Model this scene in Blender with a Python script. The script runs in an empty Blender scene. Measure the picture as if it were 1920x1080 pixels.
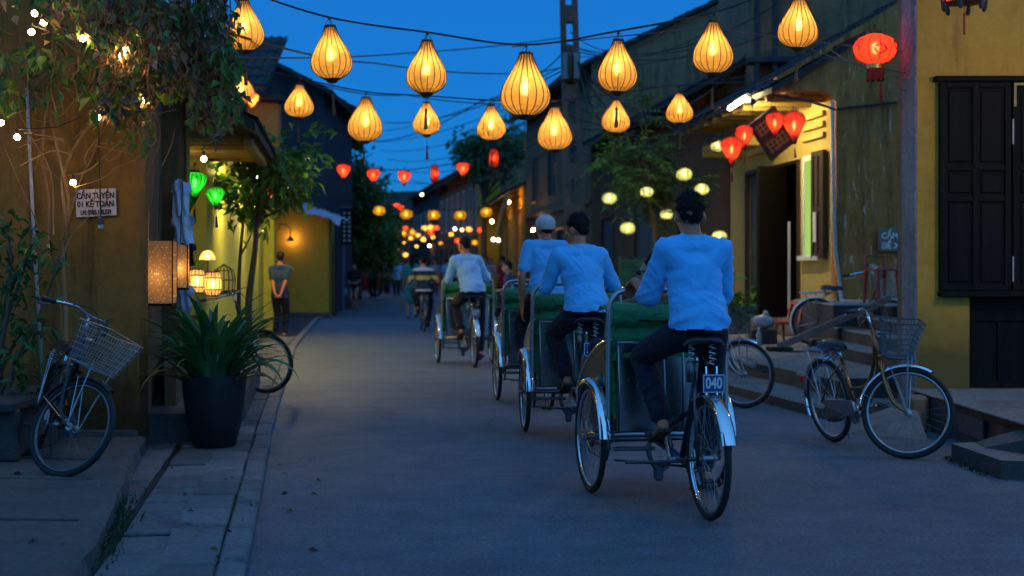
import bpy, bmesh, math, random
from math import sin, cos, pi, radians
from mathutils import Vector, Matrix, Euler, noise

SC = bpy.context.scene
COL = SC.collection
RNG = random.Random(7)
V = Vector

# ------------------------------------------------------------------ camera, sky, exposure
CAMH, FPX, HZ = 1.38, 50 / 36 * 1920, 500.0
cam_data = bpy.data.cameras.new('camera')
cam_data.lens, cam_data.sensor_width = 50, 36
cam_data.shift_y = -(540 - HZ) / 1920
cam_data.clip_start, cam_data.clip_end = 0.1, 2000
cam_data.dof.use_dof = True
cam_data.dof.focus_distance = 9.3
cam_data.dof.aperture_fstop = 2.2
cam = bpy.data.objects.new('camera', cam_data)
COL.objects.link(cam)
cam.location = (0, 0, CAMH)
cam.rotation_euler = (pi / 2, 0, 0)
SC.camera = cam

world = bpy.data.worlds.new('World')
SC.world = world
world.use_nodes = True
wn, wl = world.node_tree.nodes, world.node_tree.links
bg = wn['Background']
sky = wn.new('ShaderNodeTexSky')
sky.sky_type = 'NISHITA'
sky.sun_disc = False
sky.sun_elevation = radians(15)
sky.sun_rotation = radians(180)
sky.air_density, sky.dust_density, sky.ozone_density = 1.0, 0.3, 5.0
tint = wn.new('ShaderNodeMix')
tint.data_type, tint.blend_type = 'RGBA', 'MULTIPLY'
tint.inputs[0].default_value = 1
tint.inputs[7].default_value = (0.03, 0.36, 0.72, 1)      # the white balance of the photograph
wl.new(sky.outputs[0], tint.inputs[6])
veil = wn.new('ShaderNodeMix')                              # even blue-hour veil over the whole dome
veil.data_type, veil.blend_type = 'RGBA', 'MIX'
veil.inputs[0].default_value = 0.72
tcw = wn.new('ShaderNodeTexCoord')
sepw = wn.new('ShaderNodeSeparateXYZ')
wl.new(tcw.outputs['Generated'], sepw.inputs[0])
west = wn.new('ShaderNodeMapRange')                         # afterglow lies behind the viewer, deep blue ahead
west.inputs[1].default_value, west.inputs[2].default_value = 1.0, -1.0
wl.new(sepw.outputs[1], west.inputs[0])
dusk = wn.new('ShaderNodeMix')
dusk.data_type = 'RGBA'
dusk.inputs[6].default_value = (0.06, 1.2, 4.2, 1)
dusk.inputs[7].default_value = (1.45, 4.9, 10.4, 1)
wl.new(west.outputs[0], dusk.inputs[0])
wl.new(dusk.outputs[2], veil.inputs[7])
wl.new(tint.outputs[2], veil.inputs[6])
wl.new(veil.outputs[2], bg.inputs[0])
bg.inputs[1].default_value = 0.142

SC.view_settings.view_transform = 'Standard'
SC.view_settings.look = 'None'
SC.view_settings.exposure = 0.0
SC.view_settings.gamma = 1
SC.view_settings.use_curve_mapping = False
try:
    SC.cycles.use_denoising = True
    SC.cycles.denoiser = 'OPENIMAGEDENOISE'
    SC.cycles.max_bounces = 6
    SC.cycles.transparent_max_bounces = 10
    SC.cycles.caustics_reflective = False
    SC.cycles.sample_clamp_indirect = 4
except Exception:
    pass


def W(px, py, Y):
    """a point at depth Y that the photograph shows at pixel (px, py)"""
    return V(((px - 960) * Y / FPX, Y, CAMH + (HZ - py) * Y / FPX))


# ------------------------------------------------------------------ mesh helpers
class MB:
    def __init__(s):
        s.v, s.f = [], []

    def add(s, vs, fs, M=None):
        o = len(s.v)
        s.v += [tuple(M @ V(p)) for p in vs] if M is not None else [tuple(p) for p in vs]
        s.f += [tuple(i + o for i in f) for f in fs]
        return s

    def box(s, x0, x1, y0, y1, z0, z1, M=None):
        vs = [(x0, y0, z0), (x1, y0, z0), (x1, y1, z0), (x0, y1, z0), (x0, y0, z1), (x1, y0, z1), (x1, y1, z1), (x0, y1, z1)]
        fs = [(3, 2, 1, 0), (4, 5, 6, 7), (0, 1, 5, 4), (1, 2, 6, 5), (2, 3, 7, 6), (3, 0, 4, 7)]
        return s.add(vs, fs, M)

    def bbox(s, x0, x1, y0, y1, z0, z1, b=0.008, M=None):
        """box with bevelled edges"""
        bm = bmesh.new()
        bmesh.ops.create_cube(bm, size=1)
        for v in bm.verts:
            v.co = V(((x0 + x1) / 2 + v.co.x * (x1 - x0), (y0 + y1) / 2 + v.co.y * (y1 - y0), (z0 + z1) / 2 + v.co.z * (z1 - z0)))
        b = min(b, 0.45 * min(x1 - x0, y1 - y0, z1 - z0))
        bmesh.ops.bevel(bm, geom=bm.edges[:], offset=b, segments=1, affect='EDGES')
        bm.verts.index_update()
        s.add([v.co for v in bm.verts], [[v.index for v in f.verts] for f in bm.faces], M)
        bm.free()
        return s

    def prism(s, poly, z0, z1, M=None):
        n = len(poly)
        a = sum(poly[i][0] * poly[(i + 1) % n][1] - poly[(i + 1) % n][0] * poly[i][1] for i in range(n))
        if a < 0:
            poly = poly[::-1]
        vs = [(p[0], p[1], z0) for p in poly] + [(p[0], p[1], z1) for p in poly]
        fs = [tuple(range(n))[::-1], tuple(range(n, 2 * n))] + [(i, (i + 1) % n, n + (i + 1) % n, n + i) for i in range(n)]
        return s.add(vs, fs, M)

    def tube(s, pts, r, seg=8, M=None, caps=True, closed=False):
        pts = [V(p) for p in pts]
        n = len(pts)
        rs = r if isinstance(r, (list, tuple)) else [r] * n
        vs, fs = [], []
        ref = None
        for i, p in enumerate(pts):
            if closed:
                t = pts[(i + 1) % n] - pts[i - 1]
            else:
                t = pts[min(i + 1, n - 1)] - pts[max(i - 1, 0)]
            t.normalize()
            if ref is None:
                ref = V((0, 0, 1)) if abs(t.z) < 0.9 else V((1, 0, 0))
            a = ref - t * ref.dot(t)
            if a.length < 1e-5:
                a = V((1, 0, 0)) - t * t.x
            a.normalize()
            b = t.cross(a)
            ref = a
            for k in range(seg):
                th = 2 * pi * k / seg
                vs.append(p + (a * cos(th) + b * sin(th)) * rs[i])
        m = n if closed else n - 1
        for i in range(m):
            j = (i + 1) % n
            for k in range(seg):
                l = (k + 1) % seg
                fs.append((i * seg + k, i * seg + l, j * seg + l, j * seg + k))
        if caps and not closed:
            fs.append(tuple(range(seg))[::-1])
            fs.append(tuple((n - 1) * seg + k for k in range(seg)))
        return s.add(vs, fs, M)

    def lathe(s, prof, seg=16, M=None):
        """prof: list of (r, z); axis z"""
        vs, fs, rows = [], [], []
        for r, z in prof:
            if r < 1e-6:
                rows.append([len(vs)])
                vs.append((0, 0, z))
            else:
                rows.append(list(range(len(vs), len(vs) + seg)))
                vs += [(r * cos(2 * pi * k / seg), r * sin(2 * pi * k / seg), z) for k in range(seg)]
        for A, B in zip(rows, rows[1:]):
            for k in range(seg):
                l = (k + 1) % seg
                if len(A) == 1 and len(B) == 1:
                    continue
                if len(A) == 1:
                    fs.append((A[0], B[l], B[k]))
                elif len(B) == 1:
                    fs.append((A[k], A[l], B[0]))
                else:
                    fs.append((A[k], A[l], B[l], B[k]))
        return s.add(vs, fs, M)

    def torus(s, c, R, r, axis='x', seg=40, sub=8, M=None, flat=1.0):
        pts_v, fs = [], []
        for i in range(seg):
            a = 2 * pi * i / seg
            for j in range(sub):
                b = 2 * pi * j / sub
                rr = R + r * cos(b)
                h = r * sin(b) * flat
                p = (h, rr * cos(a), rr * sin(a)) if axis == 'x' else (rr * cos(a), rr * sin(a), h)
                pts_v.append((c[0] + p[0], c[1] + p[1], c[2] + p[2]))
        for i in range(seg):
            for j in range(sub):
                fs.append((i * sub + j, i * sub + (j + 1) % sub, ((i + 1) % seg) * sub + (j + 1) % sub, ((i + 1) % seg) * sub + j))
        return s.add(pts_v, fs, M)

    def ball(s, c, r, seg=10, rings=6, M=None):
        rx, ry, rz = r if isinstance(r, (tuple, list)) else (r, r, r)
        vs, fs = [(c[0], c[1], c[2] - rz)], []
        for i in range(1, rings):
            t = -pi / 2 + pi * i / rings
            for k in range(seg):
                a = 2 * pi * k / seg
                vs.append((c[0] + rx * cos(t) * cos(a), c[1] + ry * cos(t) * sin(a), c[2] + rz * sin(t)))
        vs.append((c[0], c[1], c[2] + rz))
        for k in range(seg):
            fs.append((0, 1 + (k + 1) % seg, 1 + k))
        for i in range(rings - 2):
            for k in range(seg):
                l = (k + 1) % seg
                fs.append((1 + i * seg + k, 1 + i * seg + l, 1 + (i + 1) * seg + l, 1 + (i + 1) * seg + k))
        e = 1 + (rings - 2) * seg
        for k in range(seg):
            fs.append((e + k, e + (k + 1) % seg, len(vs) - 1))
        return s.add(vs, fs, M)

    def mesh(s, name, mat=None, smooth=False):
        me = bpy.data.meshes.new(name)
        me.from_pydata(s.v, [], s.f)
        if mat:
            me.materials.append(mat)
        if smooth:
            me.polygons.foreach_set('use_smooth', [True] * len(me.polygons))
        me.update()
        return me

    def build(s, name, mat, parent=None, smooth=False, world=False, autos=None):
        if world and parent is not None:
            off = parent.location
            if parent.parent is not None:
                off = off + parent.parent.location
            s.v = [(p[0] - off[0], p[1] - off[1], p[2] - off[2]) for p in s.v]
        me = s.mesh(name, mat, smooth)
        if autos is not None:
            me.polygons.foreach_set('use_smooth', [True] * len(me.polygons))
            try:
                me.set_sharp_from_angle(angle=radians(autos))
            except Exception:
                pass
        return link(name, me, parent)


def link(name, me, parent=None, loc=None):
    o = bpy.data.objects.new(name, me)
    COL.objects.link(o)
    if parent is not None:
        o.parent = parent
    if loc is not None:
        o.location = loc
    return o


def tag(o, label=None, cat=None, group=None, kind=None):
    if label:
        o['label'] = label
    if cat:
        o['category'] = cat
    if group:
        o['group'] = group
    if kind:
        o['kind'] = kind
    return o


def thing(name, label, cat, loc=(0, 0, 0), rz=0.0, group=None):
    o = bpy.data.objects.new(name, None)
    o.empty_display_size = 0.1
    COL.objects.link(o)
    o.location = loc
    o.rotation_euler = (0, 0, rz)
    return tag(o, label, cat, group)


KIDS = {}


def copy_tree(o, parent=None):
    c = o.copy()
    COL.objects.link(c)
    if parent is not None:
        c.parent = parent
    for ch in list(o.children):
        copy_tree(ch, c)
    return c


def copy_thing(o, label, loc=None, rz=None, group=None):
    c = copy_tree(o)
    c['label'] = label
    if loc is not None:
        c.location = loc
    if rz is not None:
        c.rotation_euler = (0, 0, rz)
    if group:
        c['group'] = group
    return c


def wall(x0, x1, z0, z1, y0, y1, holes, M=None, mb=None):
    """wall in the xz plane from y0 (front) to y1 (back) with rectangular holes (x0,x1,z0,z1)"""
    mb = mb or MB()
    xs = sorted({x0, x1, *[min(max(h[0], x0), x1) for h in holes], *[min(max(h[1], x0), x1) for h in holes]})
    zs = sorted({z0, z1, *[min(max(h[2], z0), z1) for h in holes], *[min(max(h[3], z0), z1) for h in holes]})
    solid = lambda i, k: 0 <= i < len(xs) - 1 and 0 <= k < len(zs) - 1 and not any(
        h[0] - 1e-6 <= xs[i] and xs[i + 1] <= h[1] + 1e-6 and h[2] - 1e-6 <= zs[k] and zs[k + 1] <= h[3] + 1e-6 for h in holes)
    vi, vs, fs = {}, [], []

    def vid(i, y, k):
        key = (i, y, k)
        if key not in vi:
            vi[key] = len(vs)
            vs.append((xs[i], y, zs[k]))
        return vi[key]
    for i in range(len(xs) - 1):
        for k in range(len(zs) - 1):
            if not solid(i, k):
                continue
            fs.append((vid(i, y0, k), vid(i + 1, y0, k), vid(i + 1, y0, k + 1), vid(i, y0, k + 1)))
            fs.append((vid(i, y1, k + 1), vid(i + 1, y1, k + 1), vid(i + 1, y1, k), vid(i, y1, k)))
            if not solid(i - 1, k):
                fs.append((vid(i, y1, k), vid(i, y0, k), vid(i, y0, k + 1), vid(i, y1, k + 1)))
            if not solid(i + 1, k):
                fs.append((vid(i + 1, y0, k), vid(i + 1, y1, k), vid(i + 1, y1, k + 1), vid(i + 1, y0, k + 1)))
            if not solid(i, k - 1):
                fs.append((vid(i, y1, k), vid(i + 1, y1, k), vid(i + 1, y0, k), vid(i, y0, k)))
            if not solid(i, k + 1):
                fs.append((vid(i, y0, k + 1), vid(i + 1, y0, k + 1), vid(i + 1, y1, k + 1), vid(i, y1, k + 1)))
    return mb.add(vs, fs, M)


# ------------------------------------------------------------------ materials
def new_mat(name):
    m = bpy.data.materials.new(name)
    m.use_nodes = True
    return m, m.node_tree.nodes, m.node_tree.links, m.node_tree.nodes['Principled BSDF']


def c4(c):
    return (c[0], c[1], c[2], 1)


def noise_node(n, l, vec, scale, detail=6, rough=0.6, dist=0.0):
    t = n.new('ShaderNodeTexNoise')
    t.inputs['Scale'].default_value = scale
    t.inputs['Detail'].default_value = detail
    t.inputs['Roughness'].default_value = rough
    t.inputs['Distortion'].default_value = dist
    if vec is not None:
        l.new(vec, t.inputs['Vector'])
    return t


def ramp(n, l, src, stops):
    r = n.new('ShaderNodeValToRGB')
    e = r.color_ramp.elements
    e[0].position, e[0].color = stops[0][0], c4(stops[0][1]) if len(stops[0][1]) == 3 else stops[0][1]
    e[1].position, e[1].color = stops[-1][0], c4(stops[-1][1])
    for p, c in stops[1:-1]:
        x = e.new(p)
        x.color = c4(c)
    l.new(src, r.inputs[0])
    return r


def mix(n, l, fac, a, b, mode='MIX'):
    m = n.new('ShaderNodeMix')
    m.data_type, m.blend_type = 'RGBA', mode
    for i, s in ((0, fac), (6, a), (7, b)):
        if isinstance(s, (int, float)):
            m.inputs[i].default_value = s
        elif isinstance(s, tuple):
            m.inputs[i].default_value = c4(s)
        else:
            l.new(s, m.inputs[i])
    return m.outputs[2]


def bump(n, l, bs, h, strength, dist=0.01):
    b = n.new('ShaderNodeBump')
    b.inputs['Strength'].default_value = strength
    b.inputs['Distance'].default_value = dist
    l.new(h, b.inputs['Height'])
    l.new(b.outputs[0], bs.inputs['Normal'])


def plain(name, col, rough=0.6, metal=0.0, var=0.25, scale=18, spec=0.5, bmp=0.0, coord='Object'):
    m, n, l, bs = new_mat(name)
    tc = n.new('ShaderNodeTexCoord')
    t = noise_node(n, l, tc.outputs[coord], scale, 5, 0.65)
    lo = tuple(max(0, c * (1 - var)) for c in col)
    hi = tuple(min(1, c * (1 + var)) for c in col)
    r = ramp(n, l, t.outputs[0], [(0.3, lo), (0.7, hi)])
    l.new(r.outputs[0], bs.inputs['Base Color'])
    bs.inputs['Roughness'].default_value = rough
    bs.inputs['Metallic'].default_value = metal
    bs.inputs['Specular IOR Level'].default_value = spec
    if bmp:
        bump(n, l, bs, t.outputs[0], bmp, 0.004)
    return m


def plaster(name, c1, c2, dirt, dirt_amt=0.5, peel=None, rough=0.9, low=None):
    """limewashed wall: two tones, vertical mould streaks, peeled patches, damp foot (world height below low)"""
    m, n, l, bs = new_mat(name)
    g = n.new('ShaderNodeNewGeometry')
    pos = g.outputs['Position']
    a = noise_node(n, l, pos, 1.1, 7, 0.62)
    b = noise_node(n, l, pos, 9, 6, 0.7)
    mp = n.new('ShaderNodeMapping')
    mp.inputs['Scale'].default_value = (3.2, 3.2, 0.45)
    l.new(pos, mp.inputs[0])
    s = noise_node(n, l, mp.outputs[0], 1.5, 8, 0.7, 0.3)
    base = ramp(n, l, a.outputs[0], [(0.3, c1), (0.72, c2)]).outputs[0]
    base = mix(n, l, 0.45, base, ramp(n, l, b.outputs[0], [(0.25, tuple(x * 0.6 for x in c1)), (0.75, c2)]).outputs[0])
    t0 = 0.66 - 0.3 * dirt_amt
    k = ramp(n, l, s.outputs[0], [(t0, (0, 0, 0)), (t0 + 0.28, (1, 1, 1))]).outputs[0]
    col = mix(n, l, k, base, dirt)
    if peel:
        p = noise_node(n, l, mp.outputs[0], 3.3, 9, 0.75, 0.8)
        pk = ramp(n, l, p.outputs[0], [(0.58, (0, 0, 0)), (0.63, (1, 1, 1))]).outputs[0]
        col = mix(n, l, pk, col, peel)
    if low is not None:
        sx = n.new('ShaderNodeSeparateXYZ')
        l.new(pos, sx.inputs[0])
        ad = n.new('ShaderNodeMath')
        ad.operation = 'MULTIPLY_ADD'
        l.new(a.outputs[0], ad.inputs[0])
        ad.inputs[1].default_value = -1.3
        l.new(sx.outputs[2], ad.inputs[2])
        mr = n.new('ShaderNodeMapRange')
        mr.inputs[1].default_value, mr.inputs[2].default_value = low - 0.65 - 0.25, low - 0.65 + 0.3
        mr.inputs[3].default_value, mr.inputs[4].default_value = 0.85, 0.0
        l.new(ad.outputs[0], mr.inputs[0])
        col = mix(n, l, mr.outputs[0], col, tuple(x * 0.8 for x in dirt))
    l.new(col, bs.inputs['Base Color'])
    bs.inputs['Roughness'].default_value = rough
    bs.inputs['Specular IOR Level'].default_value = 0.2
    bump(n, l, bs, b.outputs[0], 0.5, 0.012)
    return m


def wood(name, c1, c2, axis=2, rough=0.6, wear=None):
    m, n, l, bs = new_mat(name)
    tc = n.new('ShaderNodeTexCoord')
    mp = n.new('ShaderNodeMapping')
    sc = [26, 26, 26]
    sc[axis] = 1.6
    mp.inputs['Scale'].default_value = sc
    l.new(tc.outputs['Object'], mp.inputs[0])
    t = noise_node(n, l, mp.outputs[0], 1.0, 6, 0.6, 0.4)
    col = ramp(n, l, t.outputs[0], [(0.3, c1), (0.7, c2)]).outputs[0]
    if wear:
        w = noise_node(n, l, tc.outputs['Object'], 22, 8, 0.75)
        k = ramp(n, l, w.outputs[0], [(0.66, (0, 0, 0)), (0.71, (1, 1, 1))]).outputs[0]
        col = mix(n, l, k, col, wear)
    l.new(col, bs.inputs['Base Color'])
    bs.inputs['Roughness'].default_value = rough
    bump(n, l, bs, t.outputs[0], 0.25, 0.004)
    return m


def concrete(name, c1, c2, scale=2.0, rough=0.85, stain=(0.02, 0.02, 0.02), sp=0.5, bstr=0.6):
    m, n, l, bs = new_mat(name)
    g = n.new('ShaderNodeNewGeometry')
    pos = g.outputs['Position']
    a = noise_node(n, l, pos, scale, 8, 0.65)
    b = noise_node(n, l, pos, scale * 14, 5, 0.7)
    f = noise_node(n, l, pos, 160, 3, 0.6)
    col = ramp(n, l, a.outputs[0], [(0.28, c1), (0.72, c2)]).outputs[0]
    sp_ = ramp(n, l, b.outputs[0], [(0.3, (0.55, 0.55, 0.55)), (0.7, (1.25, 1.25, 1.25))]).outputs[0]
    col = mix(n, l, 0.8, col, sp_, 'MULTIPLY')
    k = ramp(n, l, noise_node(n, l, pos, scale * 0.6, 9, 0.7, 0.6).outputs[0], [(0.52, (0, 0, 0)), (0.72, (0.8, 0.8, 0.8))]).outputs[0]
    col = mix(n, l, k, col, stain)
    l.new(col, bs.inputs['Base Color'])
    bs.inputs['Roughness'].default_value = rough
    bs.inputs['Specular IOR Level'].default_value = sp
    h = mix(n, l, 0.5, b.outputs[0], f.outputs[0])
    bump(n, l, bs, h, bstr, 0.008)
    return m


def asphalt():
    m, n, l, bs = new_mat('asphalt')
    g = n.new('ShaderNodeNewGeometry')
    pos = g.outputs['Position']
    big = noise_node(n, l, pos, 0.35, 6, 0.6, 0.4)
    mid = noise_node(n, l, pos, 3.0, 7, 0.7)
    fine = noise_node(n, l, pos, 110, 3, 0.7)
    vor = n.new('ShaderNodeTexVoronoi')
    vor.inputs['Scale'].default_value = 95
    l.new(pos, vor.inputs['Vector'])
    col = ramp(n, l, big.outputs[0], [(0.3, (0.07, 0.08, 0.098)), (0.7, (0.112, 0.124, 0.147))]).outputs[0]
    col = mix(n, l, 0.7, col, ramp(n, l, mid.outputs[0], [(0.3, (0.62, 0.62, 0.62)), (0.7, (1.3, 1.3, 1.3))]).outputs[0], 'MULTIPLY')
    grit = noise_node(n, l, pos, 38, 4, 0.8)
    col = mix(n, l, 0.9, col, ramp(n, l, grit.outputs[0], [(0.3, (0.45, 0.45, 0.45)), (0.7, (1.55, 1.55, 1.5))]).outputs[0], 'MULTIPLY')
    col = mix(n, l, 0.85, col, ramp(n, l, fine.outputs[0], [(0.3, (0.15, 0.15, 0.15)), (0.7, (2.1, 2.1, 2.05))]).outputs[0], 'MULTIPLY')
    k = ramp(n, l, noise_node(n, l, pos, 1.3, 9, 0.75, 0.5).outputs[0], [(0.6, (0, 0, 0)), (0.75, (0.6, 0.6, 0.6))]).outputs[0]
    col = mix(n, l, k, col, (0.08, 0.072, 0.068))
    # thin cracks and a darker worn strip along the wheel lines
    wv = noise_node(n, l, pos, 2.2, 5, 0.7)
    ck = n.new('ShaderNodeTexVoronoi')
    ck.feature = 'DISTANCE_TO_EDGE'
    ck.inputs['Scale'].default_value = 0.55
    vm = n.new('ShaderNodeVectorMath')
    vm.operation = 'ADD'
    l.new(pos, vm.inputs[0])
    l.new(wv.outputs['Color'], vm.inputs[1])
    l.new(vm.outputs[0], ck.inputs['Vector'])
    kk = ramp(n, l, ck.outputs['Distance'], [(0.0, (1, 1, 1)), (0.012, (0, 0, 0))]).outputs[0]
    gate = ramp(n, l, noise_node(n, l, pos, 0.5, 3, 0.6).outputs[0], [(0.5, (0, 0, 0)), (0.62, (0.75, 0.75, 0.75))]).outputs[0]
    col = mix(n, l, mix(n, l, 1.0, kk, gate, 'MULTIPLY'), col, (0.03, 0.027, 0.025))
    l.new(col, bs.inputs['Base Color'])
    bs.inputs['Roughness'].default_value = 0.72
    bs.inputs['Specular IOR Level'].default_value = 0.45
    h = mix(n, l, 0.6, fine.outputs[0], vor.outputs['Distance'])
    bump(n, l, bs, h, 0.7, 0.006)
    return m


def metal(name, col, rough=0.2, rust=0.0):
    m, n, l, bs = new_mat(name)
    tc = n.new('ShaderNodeTexCoord')
    t = noise_node(n, l, tc.outputs['Object'], 30, 8, 0.75)
    if rust:
        k = ramp(n, l, t.outputs[0], [(0.72 - rust * 0.4, (0, 0, 0)), (0.8 - rust * 0.4, (1, 1, 1))]).outputs[0]
        l.new(mix(n, l, k, col, (0.11, 0.04, 0.015)), bs.inputs['Base Color'])
        inv = n.new('ShaderNodeMath')
        inv.operation = 'SUBTRACT'
        inv.inputs[0].default_value = 1
        l.new(k, inv.inputs[1])
        l.new(inv.outputs[0], bs.inputs['Metallic'])
    else:
        bs.inputs['Base Color'].default_value = c4(col)
        bs.inputs['Metallic'].default_value = 1
    r = n.new('ShaderNodeMapRange')
    r.inputs[3].default_value, r.inputs[4].default_value = rough * 0.6, rough * 1.6
    l.new(t.outputs[0], r.inputs[0])
    l.new(r.outputs[0], bs.inputs['Roughness'])
    return m


def cloth(name, col, rough=0.85, var=0.12, crease=0.3, sheen=0.25, scale=(5, 5, 11)):
    m, n, l, bs = new_mat(name)
    tc = n.new('ShaderNodeTexCoord')
    mp = n.new('ShaderNodeMapping')
    mp.inputs['Scale'].default_value = scale
    mp.inputs['Rotation'].default_value = (0.3, 0.45, 0.2)
    l.new(tc.outputs['Object'], mp.inputs[0])
    a = noise_node(n, l, mp.outputs[0], 1.6, 4, 0.55, 1.2)
    w = noise_node(n, l, tc.outputs['Object'], 260, 2, 0.5)
    r = ramp(n, l, a.outputs[0], [(0.3, tuple(c * (1 - var) for c in col)), (0.7, tuple(min(1, c * (1 + var)) for c in col))]).outputs[0]
    l.new(r, bs.inputs['Base Color'])
    bs.inputs['Roughness'].default_value = rough
    bs.inputs['Specular IOR Level'].default_value = 0.25
    bs.inputs['Sheen Weight'].default_value = sheen
    h = mix(n, l, 0.06, a.outputs[0], w.outputs[0])
    bump(n, l, bs, h, crease, 0.03)
    return m


def leafmat(name, c1, c2, trans=0.3, rough=0.45, scale=6):
    m, n, l, bs = new_mat(name)
    g = n.new('ShaderNodeNewGeometry')
    t = noise_node(n, l, g.outputs['Position'], scale, 4, 0.6)
    mx = mix(n, l, 0.5, t.outputs[0], g.outputs['Random Per Island'])
    col = ramp(n, l, mx, [(0.3, c1), (0.72, c2)]).outputs[0]
    l.new(col, bs.inputs['Base Color'])
    bs.inputs['Roughness'].default_value = rough
    tr = n.new('ShaderNodeBsdfTranslucent')
    l.new(mix(n, l, 1.0, col, (1.0, 1.3, 0.5), 'MULTIPLY'), tr.inputs[0])
    ms = n.new('ShaderNodeMixShader')
    ms.inputs[0].default_value = trans
    l.new(bs.outputs[0], ms.inputs[1])
    l.new(tr.outputs[0], ms.inputs[2])
    l.new(ms.outputs[0], n['Material Output'].inputs[0])
    return m


def silk(name, col, forward=0.35, clear=0.05):
    """thin lantern cloth: lit through by the bulb inside"""
    m, n, l, bs = new_mat(name)
    tc = n.new('ShaderNodeTexCoord')
    t = noise_node(n, l, tc.outputs['Object'], 40, 4, 0.6)
    c = ramp(n, l, t.outputs[0], [(0.3, tuple(x * 0.86 for x in col)), (0.7, tuple(min(1, x * 1.08) for x in col))]).outputs[0]
    tl = n.new('ShaderNodeBsdfTranslucent')
    l.new(c, tl.inputs[0])
    rf = n.new('ShaderNodeBsdfRefraction')
    l.new(c, rf.inputs[0])
    rf.inputs['Roughness'].default_value = 0.62
    rf.inputs['IOR'].default_value = 1.35
    df = n.new('ShaderNodeBsdfDiffuse')
    l.new(c, df.inputs[0])
    tp = n.new('ShaderNodeBsdfTransparent')
    l.new(c, tp.inputs[0])
    a = n.new('ShaderNodeMixShader')
    a.inputs[0].default_value = forward
    l.new(tl.outputs[0], a.inputs[1])
    l.new(rf.outputs[0], a.inputs[2])
    b = n.new('ShaderNodeMixShader')
    b.inputs[0].default_value = 0.2
    l.new(a.outputs[0], b.inputs[1])
    l.new(df.outputs[0], b.inputs[2])
    d = n.new('ShaderNodeMixShader')
    d.inputs[0].default_value = clear
    l.new(b.outputs[0], d.inputs[1])
    l.new(tp.outputs[0], d.inputs[2])
    l.new(d.outputs[0], n['Material Output'].inputs[0])
    return m


def perforated():
    m, n, l, bs = new_mat('perforated_paper')
    tc = n.new('ShaderNodeTexCoord')
    mp = n.new('ShaderNodeMapping')
    mp.inputs['Scale'].default_value = (62, 0.0, 44)
    l.new(tc.outputs['Object'], mp.inputs[0])
    v = n.new('ShaderNodeTexVoronoi')
    v.inputs['Scale'].default_value = 1.0
    v.inputs['Randomness'].default_value = .85
    l.new(mp.outputs[0], v.inputs['Vector'])
    k = ramp(n, l, v.outputs['Distance'], [(.3, (1, 1, 1)), (.36, (0, 0, 0))]).outputs[0]
    col = mix(n, l, k, (.62, .46, .26), (1, .92, .62))
    tl = n.new('ShaderNodeBsdfTranslucent')
    l.new(col, tl.inputs[0])
    rf = n.new('ShaderNodeBsdfRefraction')
    l.new(col, rf.inputs[0])
    rf.inputs['Roughness'].default_value = .55
    rf.inputs['IOR'].default_value = 1.3
    df = n.new('ShaderNodeBsdfDiffuse')
    l.new(col, df.inputs[0])
    a = n.new('ShaderNodeMixShader')
    fm = n.new('ShaderNodeMapRange')
    fm.inputs[3].default_value, fm.inputs[4].default_value = .12, .6
    l.new(k, fm.inputs[0])
    l.new(fm.outputs[0], a.inputs[0])
    l.new(tl.outputs[0], a.inputs[1])
    l.new(rf.outputs[0], a.inputs[2])
    b = n.new('ShaderNodeMixShader')
    b.inputs[0].default_value = .25
    l.new(a.outputs[0], b.inputs[1])
    l.new(df.outputs[0], b.inputs[2])
    l.new(b.outputs[0], n['Material Output'].inputs[0])
    return m


def glow(name, col, strength):
    m, n, l, bs = new_mat(name)
    e = n.new('ShaderNodeEmission')
    e.inputs[0].default_value = c4(col)
    e.inputs[1].default_value = strength
    l.new(e.outputs[0], n['Material Output'].inputs[0])
    return m


M = {}
M['asphalt'] = asphalt()
M['pave'] = concrete('paving_stone', (0.13, 0.125, 0.125), (0.22, 0.205, 0.2), 2.6)
_n, _l = M['pave'].node_tree.nodes, M['pave'].node_tree.links          # every stone its own tone
_b = _n['Principled BSDF']
_oi = _n.new('ShaderNodeObjectInfo')
_r = ramp(_n, _l, _oi.outputs['Random'], [(0.0, (0.6, 0.6, 0.62)), (1.0, (1.2, 1.17, 1.12))])
_l.new(mix(_n, _l, 1.0, _b.inputs['Base Color'].links[0].from_socket, _r.outputs[0], 'MULTIPLY'), _b.inputs['Base Color'])
M['kerb'] = concrete('kerb_stone', (0.13, 0.125, 0.125), (0.22, 0.21, 0.205), 3.2)
M['conc_m'] = concrete('worn_terrace_concrete', (0.075, 0.068, 0.062), (0.14, 0.125, 0.112), 1.8, bstr=0.9)
M['conc'] = concrete('old_concrete', (0.15, 0.13, 0.115), (0.25, 0.22, 0.19), 1.2)
M['conc_d'] = concrete('dark_concrete', (0.05, 0.05, 0.05), (0.1, 0.095, 0.09), 1.5)
M['conc_l'] = concrete('grey_cement', (0.19, 0.19, 0.2), (0.27, 0.27, 0.29), 1.3, bstr=0.4)
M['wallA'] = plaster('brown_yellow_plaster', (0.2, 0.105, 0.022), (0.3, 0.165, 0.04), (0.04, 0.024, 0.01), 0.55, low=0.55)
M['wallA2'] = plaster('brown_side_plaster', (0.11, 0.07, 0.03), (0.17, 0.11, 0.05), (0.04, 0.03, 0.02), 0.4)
M['yell'] = plaster('yellow_ochre_plaster', (0.52, 0.27, 0.035), (0.64, 0.36, 0.06), (0.16, 0.1, 0.035), 0.45, low=0.75)
M['yellF'] = plaster('orange_yellow_plaster', (0.5, 0.27, 0.025), (0.58, 0.33, 0.04), (0.3, 0.18, 0.03), 0.15)
M['lime'] = plaster('lime_yellow_plaster', (0.46, 0.42, 0.05), (0.55, 0.5, 0.08), (0.3, 0.27, 0.05), 0.15)
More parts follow.
